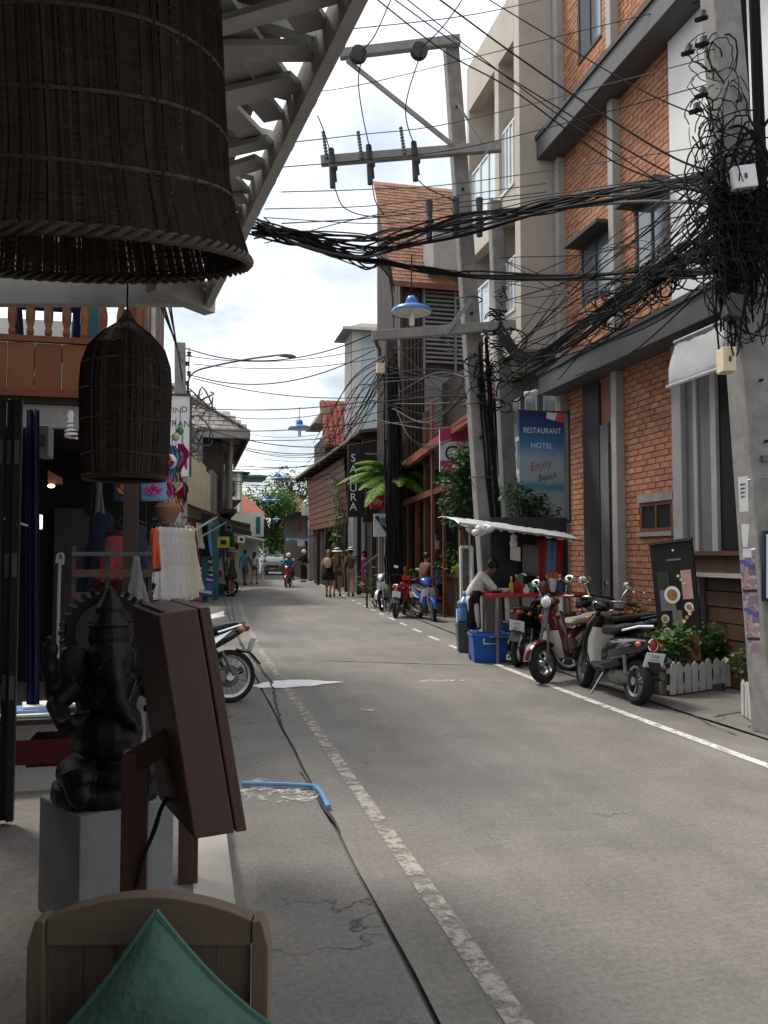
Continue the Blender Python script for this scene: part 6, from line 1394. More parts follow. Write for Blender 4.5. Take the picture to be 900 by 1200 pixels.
def scooter(label, rear, front, style, c1, c2, group=None, seat='seat_vinyl', lean=7, plate=None, lit=False, steer=12, name=None):
    rear, front = V(rear), V(front); d = front-rear; d.z = 0; hd = math.atan2(d.y, d.x); mid = (rear+front)/2; mid.z = .0
    retro = style == 'retro'
    t = thing(name or ('retro_scooter' if retro else 'motor_scooter'), label, 'scooter', tuple(mid), group=group, rot=(R(lean),0,hd))
    r_, w_ = (.245,.115) if retro else (.285,.085); hb = .62 if retro else .61; st_ = R(steer)
    wheel(t, 'front_wheel', hb, r_, w_, 5 if retro else (6 if style == 'sport' else 18), turn=st_); wheel(t, 'rear_wheel', -hb, r_, w_*1.1, 5 if retro else (6 if style == 'sport' else 18))
    # fork and front fender
    b = MB()
    for s_ in (-1,1): b.tube([(hb,s_*.075,r_),(hb-.06,s_*.07,.5),(hb-.13,s_*.04,.72)], .019, 8)
    b.tube([(hb-.12,0,.68),(hb-.2,0,.98)], .03, 8); b.build('fork', 'engine' if retro else 'alu', t, True, local=True)
    b = MB(); q = []
    for k in range(9):
        a = R(-10+k*20); rr = r_+.03; q.append((hb+rr*math.cos(a)*(1), r_+rr*math.sin(a), (.075 if retro else .06)*(1-.25*abs(k-4)/4), .028, -10+k*20+90))
    b.loft(q[1:8], 10); b.build('front_fender', c1, t, True, local=True)
    if retro:
        b = MB(); b.loft([(.28,.30,.16,.04,90),(.33,.38,.19,.05,80),(.36,.5,.215,.055,88),(.36,.65,.21,.06,95),(.34,.78,.17,.065,100),(.31,.88,.11,.06,105)], 14); b.build('leg_shield', c1, t, True, local=True)
        b = MB(); b.loft([(.345,.30,.125,.03,80),(.395,.40,.15,.035,82),(.425,.52,.165,.03,90),(.42,.64,.13,.025,96)], 12); b.build('shield_front', c2, t, True, local=True)
        b = MB(); b.loft([(.42,.66,.13,.035,92),(.43,.78,.125,.05,95),(.40,.88,.09,.05,110)], 12); b.build('nose_panel', c1, t, True, local=True)
        b = MB(); b.ell((.37,0,1.0), (.11,.13,.075)); b.build('headset', c1, t, True, local=True)
        b = MB(); b.ell((.46,0,1.0), (.045,.075,.07)); hl_ = b.build('headlight', 'headlamp_glow' if lit else 'lens_clear', t, True, local=True)
        b = MB(); b.lathe([(.076,-.01),(.084,0),(.076,.012)], 18, Matrix.Translation((.455,0,1.0)) @ Matrix.Rotation(math.pi/2,4,'Y'), cap=False); b.build('headlight_ring', 'chrome', hl_, True, local=True)
        b = MB(); b.loft([(.235,.33,.14,.02,85),(.285,.45,.165,.03,80),(.30,.6,.165,.03,92),(.285,.74,.13,.03,98)], 12); b.build('inner_shield', c2, t, True, local=True)
        body = [(.06,.44,.12,.10,170),(-.05,.50,.17,.15,175),(-.25,.53,.19,.17,178),(-.48,.58,.185,.14,172),(-.68,.63,.15,.10,168),(-.82,.66,.09,.055,165)]
        seat_s = [(.14,.70,.09,.03,170),(.05,.74,.14,.055,175),(-.2,.75,.165,.06,182),(-.38,.79,.155,.055,175),(-.58,.82,.13,.04,172),(-.68,.82,.07,.025,172)]
        hx, hz = .33, 1.05
    else:
        b = MB(); b.loft([(.22,.34,.10,.05,80),(.29,.46,.15,.07,72),(.35,.6,.17,.075,80),(.36,.74,.165,.08,95),(.34,.86,.13,.07,110)], 12); b.build('leg_shield', c1, t, True, local=True)
        b = MB(); b.loft([(.30,.5,.19,.03,75),(.40,.66,.185,.05,80),(.44,.8,.15,.05,100)], 10); b.build('front_cowl', c2, t, True, local=True)
        b = MB(); b.loft([(.24,1.0,.12,.06,170),(.36,.985,.15,.085,160),(.46,.93,.12,.07,140),(.52,.87,.05,.03,120)], 12); b.build('headset', c1, t, True, local=True)
        b = MB(); b.ell((.47,0,.93), (.05,.095,.05), M=Matrix.Rotation(R(30),3,'Y')); b.build('headlight', 'headlamp_glow' if lit else 'lens_clear', t, True, local=True)
        body = [(.14,.52,.06,.07,165),(0,.55,.10,.10,172),(-.2,.6,.125,.11,172),(-.42,.66,.13,.09,165),(-.62,.73,.11,.065,160),(-.80,.80,.055,.03,158)]
        seat_s = [(.18,.66,.05,.03,160),(.06,.71,.10,.05,170),(-.15,.745,.13,.05,180),(-.35,.785,.13,.045,170),(-.58,.83,.105,.035,168),(-.7,.85,.06,.02,168)]
        hx, hz = .27, 1.03
    b = MB(); b.loft([(.30,.33,.14 if retro else .07,.035,180),(.1,.30,.16 if retro else .08,.045,180),(-.1,.31,.14 if retro else .09,.06,180)], 10, 4); b.build('floorboard', 'black_plastic', t, True, local=True)
    b = MB(); b.loft(body, 14); bd = b.build('body', c1, t, True, local=True)
    b = MB(); b.loft([(-.02,.34,.15,.07,175),(-.2,.38,.165,.09,175),(-.4,.44,.15,.07,165)], 10) if retro else b.loft([(.1,.4,.10,.06,170),(-.1,.42,.13,.09,172),(-.35,.5,.12,.06,160)], 10); b.build('lower_cover', 'black_plastic', t, True, local=True)
    if not retro:
        for s_ in (-1,1):
            b = MB(); b.prism([(.02,s_*.128,.56),(-.3,s_*.14,.66),(-.62,s_*.122,.78),(-.34,s_*.14,.58)], (0,s_*.008,0)); b.build('side_stripe', c2, t, local=True)
    b = MB(); b.loft(seat_s, 14, 2.8); b.build('seat', seat, t, True, local=True)
    b = MB(); b.loft([(-.05,.24,.10,.09,175),(-.3,.25,.11,.11,175),(-.55,.27,.10,.08,175)], 10); b.build('engine', 'engine', t, True, local=True)
    b = MB(); b.tube([(-.1,-.12,.2),(-.35,-.15,.22),(-.8,-.165,.34)], [.02,.045,.045], 10); b.build('exhaust', 'engine', t, True, local=True)
    for s_ in (-1,1): b = MB(); b.tube([(-.62,s_*.16,.3),(-.56,s_*.15,.42),(-.5,s_*.13,.56)], .02, 6); b.build('shock_absorber', 'engine', t, True, local=True)
    b = MB(); b.loft([(-.70,.56,.06,.02,170),(-.84,.53,.075,.02,150),(-.95,.40,.07,.012,120)], 8); b.build('rear_fender', 'black_plastic', t, True, local=True)
    b = MB(); b.tube([(-.05,.12,.25),(-.12,.28,.012)], .012, 6); b.build('kickstand', 'engine', t, local=True)
    # tail light, turn signals, grab rail
    tz_, tx = (.655,-.83) if retro else (.79,-.80)
    b = MB(); b.ell((tx,0,tz_), (.035,.055,.06) if retro else (.05,.05,.035)); tl = b.build('tail_light', 'lens_red', t, True, local=True)
    if retro:
        b = MB(); b.lathe([(.055,-.005),(.066,0),(.055,.008)], 16, Matrix.Translation((tx-.012,0,tz_)) @ Matrix.Rotation(-math.pi/2,4,'Y'), cap=False, sx=1.08); b.build('tail_ring', 'chrome', tl, True, local=True)
    for s_ in (-1,1):
        b = MB(); b.ell((tx+.08,s_*.125,tz_-.01), (.05,.028,.03)); b.build('turn_signal', 'lens_orange', t, True, local=True)
        b = MB(); b.ell((.41,s_*.14,.83), (.03,.03,.025)); b.build('turn_signal', 'lens_orange', t, True, local=True)
    b = MB(); b.tube([(-.45,.15,.76),(-.72,.11,.83),(-.80,0,.85),(-.72,-.11,.83),(-.45,-.15,.76)], .014, 6); b.build('grab_rail', 'chrome' if style != 'sport' else 'black_plastic', t, True, local=True)
    # handlebar, grips, levers, mirrors
    b = MB(); b.tube([(hx-.1,.33,hz-.0),(hx-.03,.2,hz+.02),(hx,0,hz),(hx-.03,-.2,hz+.02),(hx-.1,-.33,hz)], .013, 8); hbm = b.build('handlebar', 'chrome' if retro else 'black_plastic', t, True, local=True)
    for s_ in (-1,1):
        b = MB(); b.tube([(hx-.07,s_*.25,hz+.01),(hx-.115,s_*.36,hz-.004)], .02, 8); b.build('grip', 'rubber', hbm, True, local=True)
        b = MB(); b.tube([(hx-.02,s_*.2,hz+.02),(hx-.01,s_*.3,hz+.0)], .007, 5); b.build('brake_lever', 'alu', hbm, local=True)
        b = MB(); b.tube([(hx-.03,s_*.2,hz+.02),(hx-.02,s_*.24,hz+.12),(hx-.03,s_*.28,hz+.18)], .008, 6); ms = b.build('mirror_arm', 'chrome' if retro else 'black_plastic', t, True, local=True)
        Mm = Matrix.Rotation(R(78),3,'Y'); b = MB(); b.ell((hx-.02,s_*.29,hz+.22), (.05 if retro else .042,.075,.018), M=Mm); b.build('mirror_shell', 'chrome' if retro else 'black_plastic', ms, True, local=True)
        b = MB(); b.ell((hx-.037,s_*.29,hz+.22), (.044 if retro else .036,.068,.006), M=Mm); b.build('mirror_glass', 'mirror_glass', ms, True, local=True)
    # number plate
    px = -.885 if retro else -.86; pz_ = .50 if retro else .60; M_ = frame((px,0,pz_), (0,-1,0), (-.35,0,.94))
    b = MB(); b.box((0,0,0), (.215,.165,.006)); b.v = [M_ @ v for v in b.v]; po = b.build('number_plate', 'plate_white', t, local=True)
    if plate:
        for s_, sz, yy in ((plate[0],.055,.045),(plate[1],.022,.006),(plate[2],.06,-.042)): text('plate_text', s_, sz, 'ink', po, M_ @ Matrix.Translation((0,yy,.0045)), local=True)
    t.scale = (.94,.94,.94)
    return t
PT = 'สุราษฎร์ธานี'
s5 = scooter('shiny black retro scooter with cream leg shield and oval red tail light', G(741,824), G(688,806), 'retro', 'black_paint', 'cream_paint', plate=('กขน',PT,'255'), steer=-10)
s4 = scooter('dark red retro scooter with beige front beside the black one', G(638,801)+V((1.08,.45,0)), G(638,801), 'retro', 'maroon_paint', 'beige_paint', seat='seat_tan', steer=8)
s7 = scooter('black scooter with its rear plate towards the food stall', G(612,784)+V((.02,.25,0)), G(612,784)+V((.75,1.2,0)), 'sport', 'black_paint', 'black_plastic', plate=('ขกข',PT,'871'), steer=5)
s8 = scooter('black scooter parked nose to the wall behind the dark red one', V((5.3,10.05,0)), V((4.55,10.9,0)), 'sport', 'black_paint', 'maroon_paint', steer=10)
s9 = scooter('black motor scooter parked against the brick wall by the flowers', V((5.45,9.15,0)), V((4.75,10.05,0)), 'sport', 'black_paint', 'grey_panel', steer=-12)
s3 = scooter('blue and white motor scooter with spoked front wheel beside the timber restaurant', G(509,729)+V((-.02,1.2,0)), G(509,729), 'wave', 'blue_paint', 'white_paint', steer=-8)
s2 = scooter('red and silver motor scooter parked tail to the road', G(463,724), G(463,724)+V((.5,1.1,0)), 'wave', 'red_paint', 'silver_paint', seat='seat_vinyl', steer=8, plate=None)
s1 = scooter('white fronted motor scooter parked first of the three by the timber restaurant', G(447,716)+V((.75,.95,0)), G(447,716), 'wave', 'silver_paint', 'white_paint', steer=15)
m1 = scooter('motorcycle with chrome tail parked behind the brown sign box', G(268,824), G(268,824)+V((-1.1,-.25,0)), 'wave', 'black_paint', 'chrome', plate=('กธต',PT,'174'), steer=10, lean=5)
f1_ = scooter('black scooter parked by the blue sandwich board', G(272,697), G(272,697)+V((-1.1,.5,0)), 'sport', 'black_paint', 'black_plastic')
f2_ = scooter('dark scooter parked beside the man in dark uniform', G(366,683)+V((.2,0,0)), G(366,683)+V((.9,1.0,0)), 'sport', 'black_paint', 'maroon_paint', 'scooters parked along the far right kerb')
f3_ = scooter('dark scooter parked behind the women in hats', G(376,684)+V((.3,0,0)), G(376,684)+V((1.0,1.0,0)), 'sport', 'black_paint', 'black_plastic', 'scooters parked along the far right kerb')
gr_ = G(335,688.5); rs = scooter('red scooter ridden towards us with its headlight on', gr_+V((.35,1.25,0)), gr_, 'wave', 'red_paint', 'red_paint', lean=0, lit=True, steer=0, name='ridden_scooter')

# ================================================================ PEOPLE
BASE = dict(pelvis=(0,0,.93), waist=(.0,0,1.06), chest=(.01,0,1.27), neck=(-.005,0,1.41), head=(.015,0,1.49), brow=(.015,0,1.56), crown=(.0,0,1.615),
    shL=(0,.155,1.365), elL=(-.03,.21,1.11), wrL=(.03,.22,.88), shR=(0,-.155,1.365), elR=(-.03,-.21,1.11), wrR=(.03,-.22,.88),
    hipL=(0,.085,.90), knL=(.02,.09,.49), anL=(-.02,.09,.09), toL=(.11,.10,.03), hipR=(0,-.085,.90), knR=(.02,-.09,.49), anR=(-.02,-.09,.09), toR=(.11,-.10,.03))
RAD = dict(pelvis=.125, waist=.105, chest=.125, neck=.05, head=.068, brow=.088, crown=.06, sh=.06, el=.04, wr=.028, hip=.092, kn=.058, an=.036, to=.034)
EDG = [('pelvis','waist'),('waist','chest'),('chest','neck'),('neck','head'),('head','brow'),('brow','crown')]
for s_ in 'LR': EDG += [('chest','sh'+s_),('sh'+s_,'el'+s_),('el'+s_,'wr'+s_),('pelvis','hip'+s_),('hip'+s_,'kn'+s_),('kn'+s_,'an'+s_),('an'+s_,'to'+s_)]
def rad_of(k): return RAD.get(k, RAD.get(k[:-1], .05))
def skinned(name, J, edges, radf, m, parent, sub=2, root='pelvis', extra=None):
    names = []; ed_ = []
    for a, c in edges:
        for q in (a, c):
            if q not in names: names.append(q)
        ed_.append((names.index(a), names.index(c)))
    vs = [tuple(J[q]) for q in names]; rr = [radf(q) for q in names]
    if extra:
        for at, chain in extra:
            prev = names.index(at)
            for p, r_ in chain: vs.append(tuple(p)); rr.append(r_); ed_.append((prev, len(vs)-1)); prev = len(vs)-1
    me = bpy.data.meshes.new(name); me.from_pydata(vs, ed_, []); me.materials.append(MATS[m])
    o = link(name, me, parent); sk_ = o.modifiers.new('skin', 'SKIN'); sk_.use_smooth_shade = True
    for i, sv in enumerate(me.skin_vertices[0].data): sv.radius = (rr[i], rr[i]); sv.use_root = (names[i] == root) if i < len(names) else False
    s2 = o.modifiers.new('sub', 'SUBSURF'); s2.levels = sub; s2.render_levels = sub
    return o
def person(label, loc, face, pose={}, skin='skin', top=None, bottom=None, bl=.5, dress=None, hair='hair_black', longhair=0, hat=None, h=1.65, fem=True, sleeves=.5, shoes='cloth_black', group=None, apron=None, bag=None, helmet=None, flare=1.6):
    t = thing('person', label, 'person', tuple(loc), rz=face, group=group); k = h/1.65
    J = {q: V(p)*k for q, p in {**BASE, **pose}.items()}
    nk = .92 if fem else 1.06
    def hand(s_):
        w_, e_ = J['wr'+s_], J['el'+s_]; d = (w_-e_).normalized(); out_ = []; palm = w_+d*.05*k; side = d.cross(V((0,1,0)));
        if side.length < .1: side = d.cross(V((1,0,0)))
        side.normalize(); cur_ = d.cross(side)*(1 if s_ == 'L' else -1)
        out_.append((('wr'+s_), [(palm, .026*k)]))
        ch = []
        for i, ln in enumerate((.065,.075,.07,.055)):
            b0 = palm+side*(.027-.018*i)*k; out_.append((('wr'+s_), [(b0+d*.03*k, .009*k), (b0+d*(.03+ln*.55)*k+cur_*.006*k, .008*k), (b0+d*(.03+ln)*k+cur_*.022*k, .007*k)]))
        out_.append((('wr'+s_), [(w_+d*.02*k+side*.03*k, .011*k), (w_+d*.055*k+side*.05*k+cur_*.012*k, .009*k)]))
        return out_
    nose = [('brow', [(J['brow']+(J['head']-J['brow'])*.45+V((.085,0,0))*k, .012*k)])]
    ears = [('brow', [(J['brow']+V((-.005,s_*.088,-.03))*k, .012*k)]) for s_ in (1,-1)]
    skinned('body', J, EDG, lambda q: rad_of(q)*k*nk, skin, t, 2, extra=hand('L')+hand('R')+nose+ears)
    lerp = lambda a, c, f: J[a].lerp(J[c], f)
    if top:
        K = dict(J); E2 = [('pelvis','waist'),('waist','chest'),('chest','nk')]; K['nk'] = lerp('chest','neck',.7)
        for s_ in 'LR':
            E2.append(('chest','sh'+s_))
            if sleeves <= 1: K['sl'+s_] = lerp('sh'+s_,'el'+s_,max(.12,sleeves)); E2.append(('sh'+s_,'sl'+s_))
            else: E2 += [('sh'+s_,'el'+s_)]; K['sl'+s_] = lerp('el'+s_,'wr'+s_,sleeves-1); E2.append(('el'+s_,'sl'+s_))
        skinned('top', K, E2, lambda q: {'nk':.07,'pelvis':.138,'waist':.126,'chest':.152}.get(q, .076 if q[:2] in ('sh',) else .056)*k*nk, top, t)
    if bottom:
        K = dict(J); E2 = [('pelvis','wst')]; K['wst'] = lerp('pelvis','waist',.55)
        for s_ in 'LR':
            E2.append(('pelvis','hip'+s_))
            if bl <= 1: K['c'+s_] = lerp('hip'+s_,'kn'+s_,bl); E2.append(('hip'+s_,'c'+s_))
            else: E2.append(('hip'+s_,'kn'+s_)); K['c'+s_] = lerp('kn'+s_,'an'+s_,bl-1); E2.append(('kn'+s_,'c'+s_))
        skinned('trousers', K, E2, lambda q: {'pelvis':.142,'wst':.125,'hipL':.108,'hipR':.108,'knL':.078,'knR':.078}.get(q, .095 if bl <= 1 else .066)*k*nk, bottom, t)
    if dress:
        m, zh = dress; b = MB(); rs_ = []; w0 = J['waist']; ch = J['chest']; pv = J['pelvis']
        for c_, rx, ry in ((ch+V((0,0,.06)), .10,.145),(ch, .115,.155),(w0, .11,.13),(pv+V((0,0,.0)), .135,.165),(V((pv.x*.6,pv.y,(pv.z+zh)/2)), .15*(1+flare)/2.4+.03,.175*(1+flare)/2.4+.03),(V((pv.x*.4,pv.y,zh)), .13*flare,.145*flare)):
            rs_.append([(c_.x+rx*k*math.cos(a)*(1+.05*math.sin(a*7)*(c_.z < pv.z)), c_.y+ry*k*math.sin(a), c_.z) for a in [2*math.pi*i/22 for i in range(22)]])
        b.rings(rs_, cap=False); o = b.build('dress', m, t, True, local=True); o.modifiers.new('s','SOLIDIFY').thickness = .008
    # hair
    hd = (J['crown']+J['brow'])/2; ax = (J['crown']-J['head']).normalized()
    b = MB(); b.ell(hd+V((-.018,0,.012))*k, (.098*k,.092*k,.095*k), 14, 10)
    if longhair: b.tube([hd+V((-.06,0,0))*k, hd+V((-.10,0,-.15))*k, hd+V((-.10,0,-.15-longhair))*k], [.07*k,.085*k,.03*k], 10)
    b.build('hair', hair, t, True, local=True)
    if hat:
        b = MB(); M_ = Matrix.Translation(hd+ax*.035*k+V((-.01,0,0)))@ Matrix.Rotation(R(hat[1]),4,'Y'); b.lathe([(.001,.11),(.07,.105),(.095,.07),(.103,.01),(.13,.0),(.195,-.02),(.2,-.028),(.13,-.01),(.1,0)], 22, M_, cap=False); ho = b.build('hat', hat[0], t, True, local=True)
        b = MB(); b.lathe([(.105,.008),(.105,.045)], 22, M_, cap=False); b.build('hat_band', hat[2], ho, True, local=True)
    if helmet:
        b = MB(); b.ell(hd+V((-.005,0,.01)), (.13,.125,.12), 14, 10); b.build('helmet', helmet, t, True, local=True)
    if apron:
        b = MB(); pv = J['pelvis']; w0 = J['waist']; rs_ = []
        for z, rx, ry in ((w0.z+.02,.135,.15),(pv.z,.155,.175),(pv.z-.25,.165,.18),(pv.z-.42,.17,.185)):
            rs_.append([(pv.x+(w0.x-pv.x)*max(0,(z-pv.z)/(w0.z-pv.z))+rx*k*math.cos(a), ry*k*math.sin(a), z) for a in [R(-105+i*15) for i in range(15)]])
        b.rings(rs_, cap=False, closed=False); o = b.build('apron', apron, t, True, local=True); o.modifiers.new('s','SOLIDIFY').thickness = .006
    if bag:
        b = MB(); c = J['chest']+V((-.19,0,-.05)); b.ell(c, (.09,.14,.19), 12, 8); b.build('backpack', bag, t, True, local=True)
    for s_ in 'LR':
        b = MB(); a_, c_ = J['an'+s_], J['to'+s_]; d = (c_-a_); d.z = 0; d.normalize(); p0_ = a_-d*.04; z0 = min(a_.z,c_.z)-.035
        b.tube([V((p0_.x,p0_.y,z0+.04)), V((a_.x,a_.y,z0+.045))+d*.06, V((c_.x,c_.y,z0+.035))+d*.05], [.04*k,.045*k,.03*k], 8); b.build('shoe', shoes, t, True, local=True)
    return t
def facing(p, q): d = V(q)-V(p); return math.atan2(d.y, d.x)
AW = math.pi/2-YAW          # facing away from the camera, down the street
walk = dict(knL=(.16,.09,.50), anL=(.14,.09,.10), toL=(.27,.1,.04), knR=(-.04,-.09,.49), anR=(-.26,-.09,.15), toR=(-.14,-.1,.05), elL=(-.12,.22,1.12), wrL=(-.06,.24,.89), elR=(.05,-.21,1.11), wrR=(.17,-.2,.92))
walk2 = {k_: (-v_[0], v_[1], v_[2]) if k_[:2] == 'xx' else v_ for k_, v_ in dict(knR=(.14,-.09,.50), anR=(.12,-.09,.10), toR=(.25,-.1,.04), knL=(-.02,.09,.49), anL=(-.2,.09,.13), toL=(-.08,.1,.04), elR=(-.1,-.22,1.12), wrR=(-.02,-.24,.9), elL=(.04,.21,1.11), wrL=(.15,.2,.93)).items()}
GP = lambda u, v: G(u, v)
person('woman in straw sun hat and dark dress standing at the left road edge', GP(271,699), AW+1.1, dict(elR=(.1,-.2,1.12), wrR=(.24,-.1,1.2)), dress=('cloth_grey',.62), hat=('cloth_straw',-6,'cloth_red'), longhair=.15, hair='hair_tan', h=1.68, flare=1.5)
person('man in teal T-shirt and dark shorts walking with the woman in white', GP(287,686), AW-.1, walk, top='cloth_teal', bottom='cloth_denim', bl=.9, fem=False, h=1.72, skin='skin_dark')
person('woman in white top and denim shorts walking beside the teal shirt', GP(298,685), AW-.2, walk2, top='cloth_white', bottom='cloth_denim', bl=.45, h=1.62, skin='skin', longhair=.1)
sit = dict(pelvis=(-.2,0,.80), waist=(-.19,0,.93), chest=(-.14,0,1.14), neck=(-.13,0,1.28), head=(-.11,0,1.36), brow=(-.10,0,1.43), crown=(-.11,0,1.485), shL=(-.13,.17,1.23), elL=(.0,.27,1.03), wrL=(.14,.31,1.06), shR=(-.13,-.17,1.23), elR=(.0,-.27,1.03), wrR=(.14,-.31,1.06),
    hipL=(-.15,.1,.79), knL=(.22,.15,.72), anL=(.18,.13,.36), toL=(.30,.13,.34), hipR=(-.15,-.1,.79), knR=(.22,-.15,.72), anR=(.18,-.13,.36), toR=(.30,-.13,.34))
rl = V(rs.location); person('rider in light blue shirt and white cap on the red scooter', rl, rs.rotation_euler[2], sit, top='cloth_teal', bottom='cloth_navy', bl=1.85, fem=False, h=1.65, sleeves=1.7, helmet='cloth_hat', skin='skin_dark')
pl2 = dict(sit); rear2 = {q: (v_[0]-.36, v_[1]*.95, v_[2]+.06) for q, v_ in sit.items() if q[:2] not in ('kn','an','to')}; pl2.update(rear2); pl2.update(knL=(-.2,.22,.7), anL=(-.25,.2,.38), toL=(-.14,.2,.34), knR=(-.2,-.22,.7), anR=(-.25,-.2,.38), toR=(-.14,-.2,.34), elL=(-.25,.25,1.1), wrL=(-.18,.16,1.02), elR=(-.25,-.25,1.1), wrR=(-.18,-.16,1.02))
person('passenger in pale top seated behind the scooter rider', rl, rs.rotation_euler[2], pl2, top='cloth_white', bottom='cloth_denim', bl=1.7, h=1.62, longhair=.1)
person('man in dark uniform and cap standing by the parked scooters', GP(356,682), AW+2.6, dict(elR=(.05,-.25,1.15), wrR=(.25,-.3,1.2)), top='cloth_black', bottom='cloth_black', bl=1.9, fem=False, h=1.72, sleeves=1.8, helmet='cloth_hat')
person('woman in black dress with a straw bag walking with two friends in hats', GP(385,700), AW-.1, walk, dress=('cloth_black',.62), longhair=.12, hair='hair_tan', h=1.64, flare=1.7, bag='cloth_straw')
person('woman with long tan hair and white brimmed hat walking in the middle', GP(395,699), AW, walk2, top='cloth_olive', bottom='cloth_brown', bl=.45, longhair=.34, hair='hair_tan', hat=('cloth_hat',-4,'cloth_black'), h=1.68, sleeves=.2)
person('woman in olive top, khaki shorts and white hat walking on the right', GP(411,699), AW-.05, walk, top='cloth_olive', bottom='cloth_khaki', bl=.42, hat=('cloth_hat',10,'cloth_black'), h=1.70, sleeves=.15)
person('woman in long magenta dress standing before the dark restaurant', GP(426,695), AW+math.pi-.3, dict(elL=(.02,.24,1.12), wrL=(.14,.2,.98)), dress=('cloth_magenta',.12), top='cloth_magenta', sleeves=1.2, longhair=.1, h=1.64, flare=1.15)
person('person in maroon top standing half behind the olive top woman', GP(420,693), AW+2.8, {}, top='cloth_red', bottom='cloth_black', bl=1.9, h=1.62, sleeves=1.1)
person('person in grey shirt walking far behind the parked scooters', GP(377,677), AW+math.pi, walk2, top='cloth_white', bottom='cloth_black', bl=1.8, h=1.62)
# vendor, bent over her counter
vend = dict(pelvis=(-.05,0,.93), waist=(.0,0,1.05), chest=(.12,0,1.22), neck=(.22,0,1.33), head=(.285,0,1.385), brow=(.33,0,1.43), crown=(.335,0,1.485), shL=(.14,.165,1.30), elL=(.30,.24,1.10), wrL=(.50,.20,1.02), shR=(.14,-.165,1.30), elR=(.32,-.24,1.10), wrR=(.52,-.18,1.03))
vl = PD(555,768,12.1); vl.z = 0
person('stall vendor in white blouse and black apron bending over the red counter', vl, -.25, vend, top='cloth_white', dress=None, bottom='cloth_white', bl=1.25, apron='cloth_black', h=1.52, sleeves=1.05, skin='skin_dark')
# seated man beyond the blue scooter
sm_ = dict(sit); cb_ = G(497,722)+V((.25,.25,0))
so_ = person('man in brown shirt sitting behind the blue scooter', cb_, AW-1.0, {q: (v_[0], v_[1], v_[2]) for q, v_ in sit.items()}, top='cloth_brown', bottom='cloth_black', bl=1.8, fem=False, h=1.66, skin='skin_dark')
t = thing('wooden_stool', 'dark wooden stool under the man in brown shirt', 'stool', tuple(cb_)); d_ = V((math.cos(AW-1.0), math.sin(AW-1.0), 0)); c = cb_-d_*.2
b = MB(); b.lathe([(.17,.62),(.18,.64),(.17,.67)], 16, Matrix.Translation(c)); b.build('seat', 'dark_wood', t)
for a in range(4):
    e = V((math.cos(a*1.57),math.sin(a*1.57),0)); b = MB(); b.tube([c+e*.18, c+e*.13+Z3*.62], .018, 6); b.build('leg', 'dark_wood', t)
# carved orange figure by the red scooter
c = G(468,716); t = thing('carved_figure', 'small orange carved figure standing behind the red scooter', 'figurine', (c.x+.4,c.y+.9,0)); c = V(t.location)
b = MB(); b.lathe([(.16,0),(.16,.25),(.10,.3),(.13,.5),(.16,.7),(.1,.85),(.08,.9),(.11,1.0),(.1,1.1),(.03,1.18)], 12, Matrix.Translation(c)); b.build('body', 'petal_orange', t, True); b = MB(); b.tube([c+V((.1,-.1,.7)), c+V((.0,-.2,.6)), c+V((-.1,-.12,.66))], .04, 6); b.build('arms', 'petal_orange', t, True)

# ================================================================ far car
cc = PD(319,672,62); cc.z = 0; ca = thing('parked_car', 'beige car facing us at the far left of the street', 'car', tuple(cc), rz=-R(11))
def cring(y, w_, z0, z1): return [(-w_,y,z0),(w_,y,z0),(w_*1.02,y,(z0+z1)/2),(w_*.94,y,z1),(-w_*.94,y,z1),(-w_*1.02,y,(z0+z1)/2)]
b = MB(); b.rings([cring(0,.72,.32,.72), cring(.12,.82,.24,.82), cring(1.0,.85,.22,.95), cring(3.6,.85,.22,.98), cring(4.2,.78,.3,.9)]); b.build('body', 'car_beige', ca, True, local=True)
b = MB(); b.rings([cring(.95,.78,.94,.97), cring(1.55,.64,.95,1.46), cring(3.0,.64,.95,1.48), cring(3.9,.74,.94,.99)]); cb2 = b.build('cabin', 'glass', ca, True, local=True)
b = MB(); b.hexa([(-.62,1.52,1.45),(.62,1.52,1.45),(.62,3.05,1.47),(-.62,3.05,1.47),(-.58,1.6,1.51),(.58,1.6,1.51),(.58,3.0,1.52),(-.58,3.0,1.52)]); b.build('roof', 'car_beige', ca, local=True)
for s_ in (-1,1):
    b = MB(); b.bar((s_*.76,.98,.96),(s_*.62,1.56,1.47),.05,.05); b.build('pillar', 'car_beige', ca, local=True)
    b = MB(); b.ell((s_*.6,.06,.68), (.17,.07,.08)); b.build('headlight', 'lens_clear', ca, True, local=True)
    b = MB(); b.ell((s_*.93,1.1,1.0), (.09,.05,.07)); b.build('mirror', 'car_beige', ca, True, local=True)
    for y in (.75,3.4):
        M_ = Matrix.Translation((s_*.76,y,.31)) @ Matrix.Rotation(math.pi/2,4,'Y'); b = MB(); b.lathe([(.2,-.09),(.29,-.1),(.31,-.06),(.31,.06),(.29,.1),(.2,.09)], 20, M_); wh = b.build('wheel', 'rubber', ca, True, local=True); b = MB(); b.lathe([(.19,-.102),(.19,.102)], 14, M_); b.build('rim', 'alu', wh, local=True)
one('black_plastic', 'grille', 'boxp', (-.45,-.02,.56), (.45,.06,.68), parent=ca, local=True); one('black_plastic', 'lower_grille', 'boxp', (-.55,.03,.3), (.55,.1,.42), parent=ca, local=True); one('plate_white', 'number_plate', 'boxp', (-.2,-.04,.44), (.2,.04,.54), parent=ca, local=True)
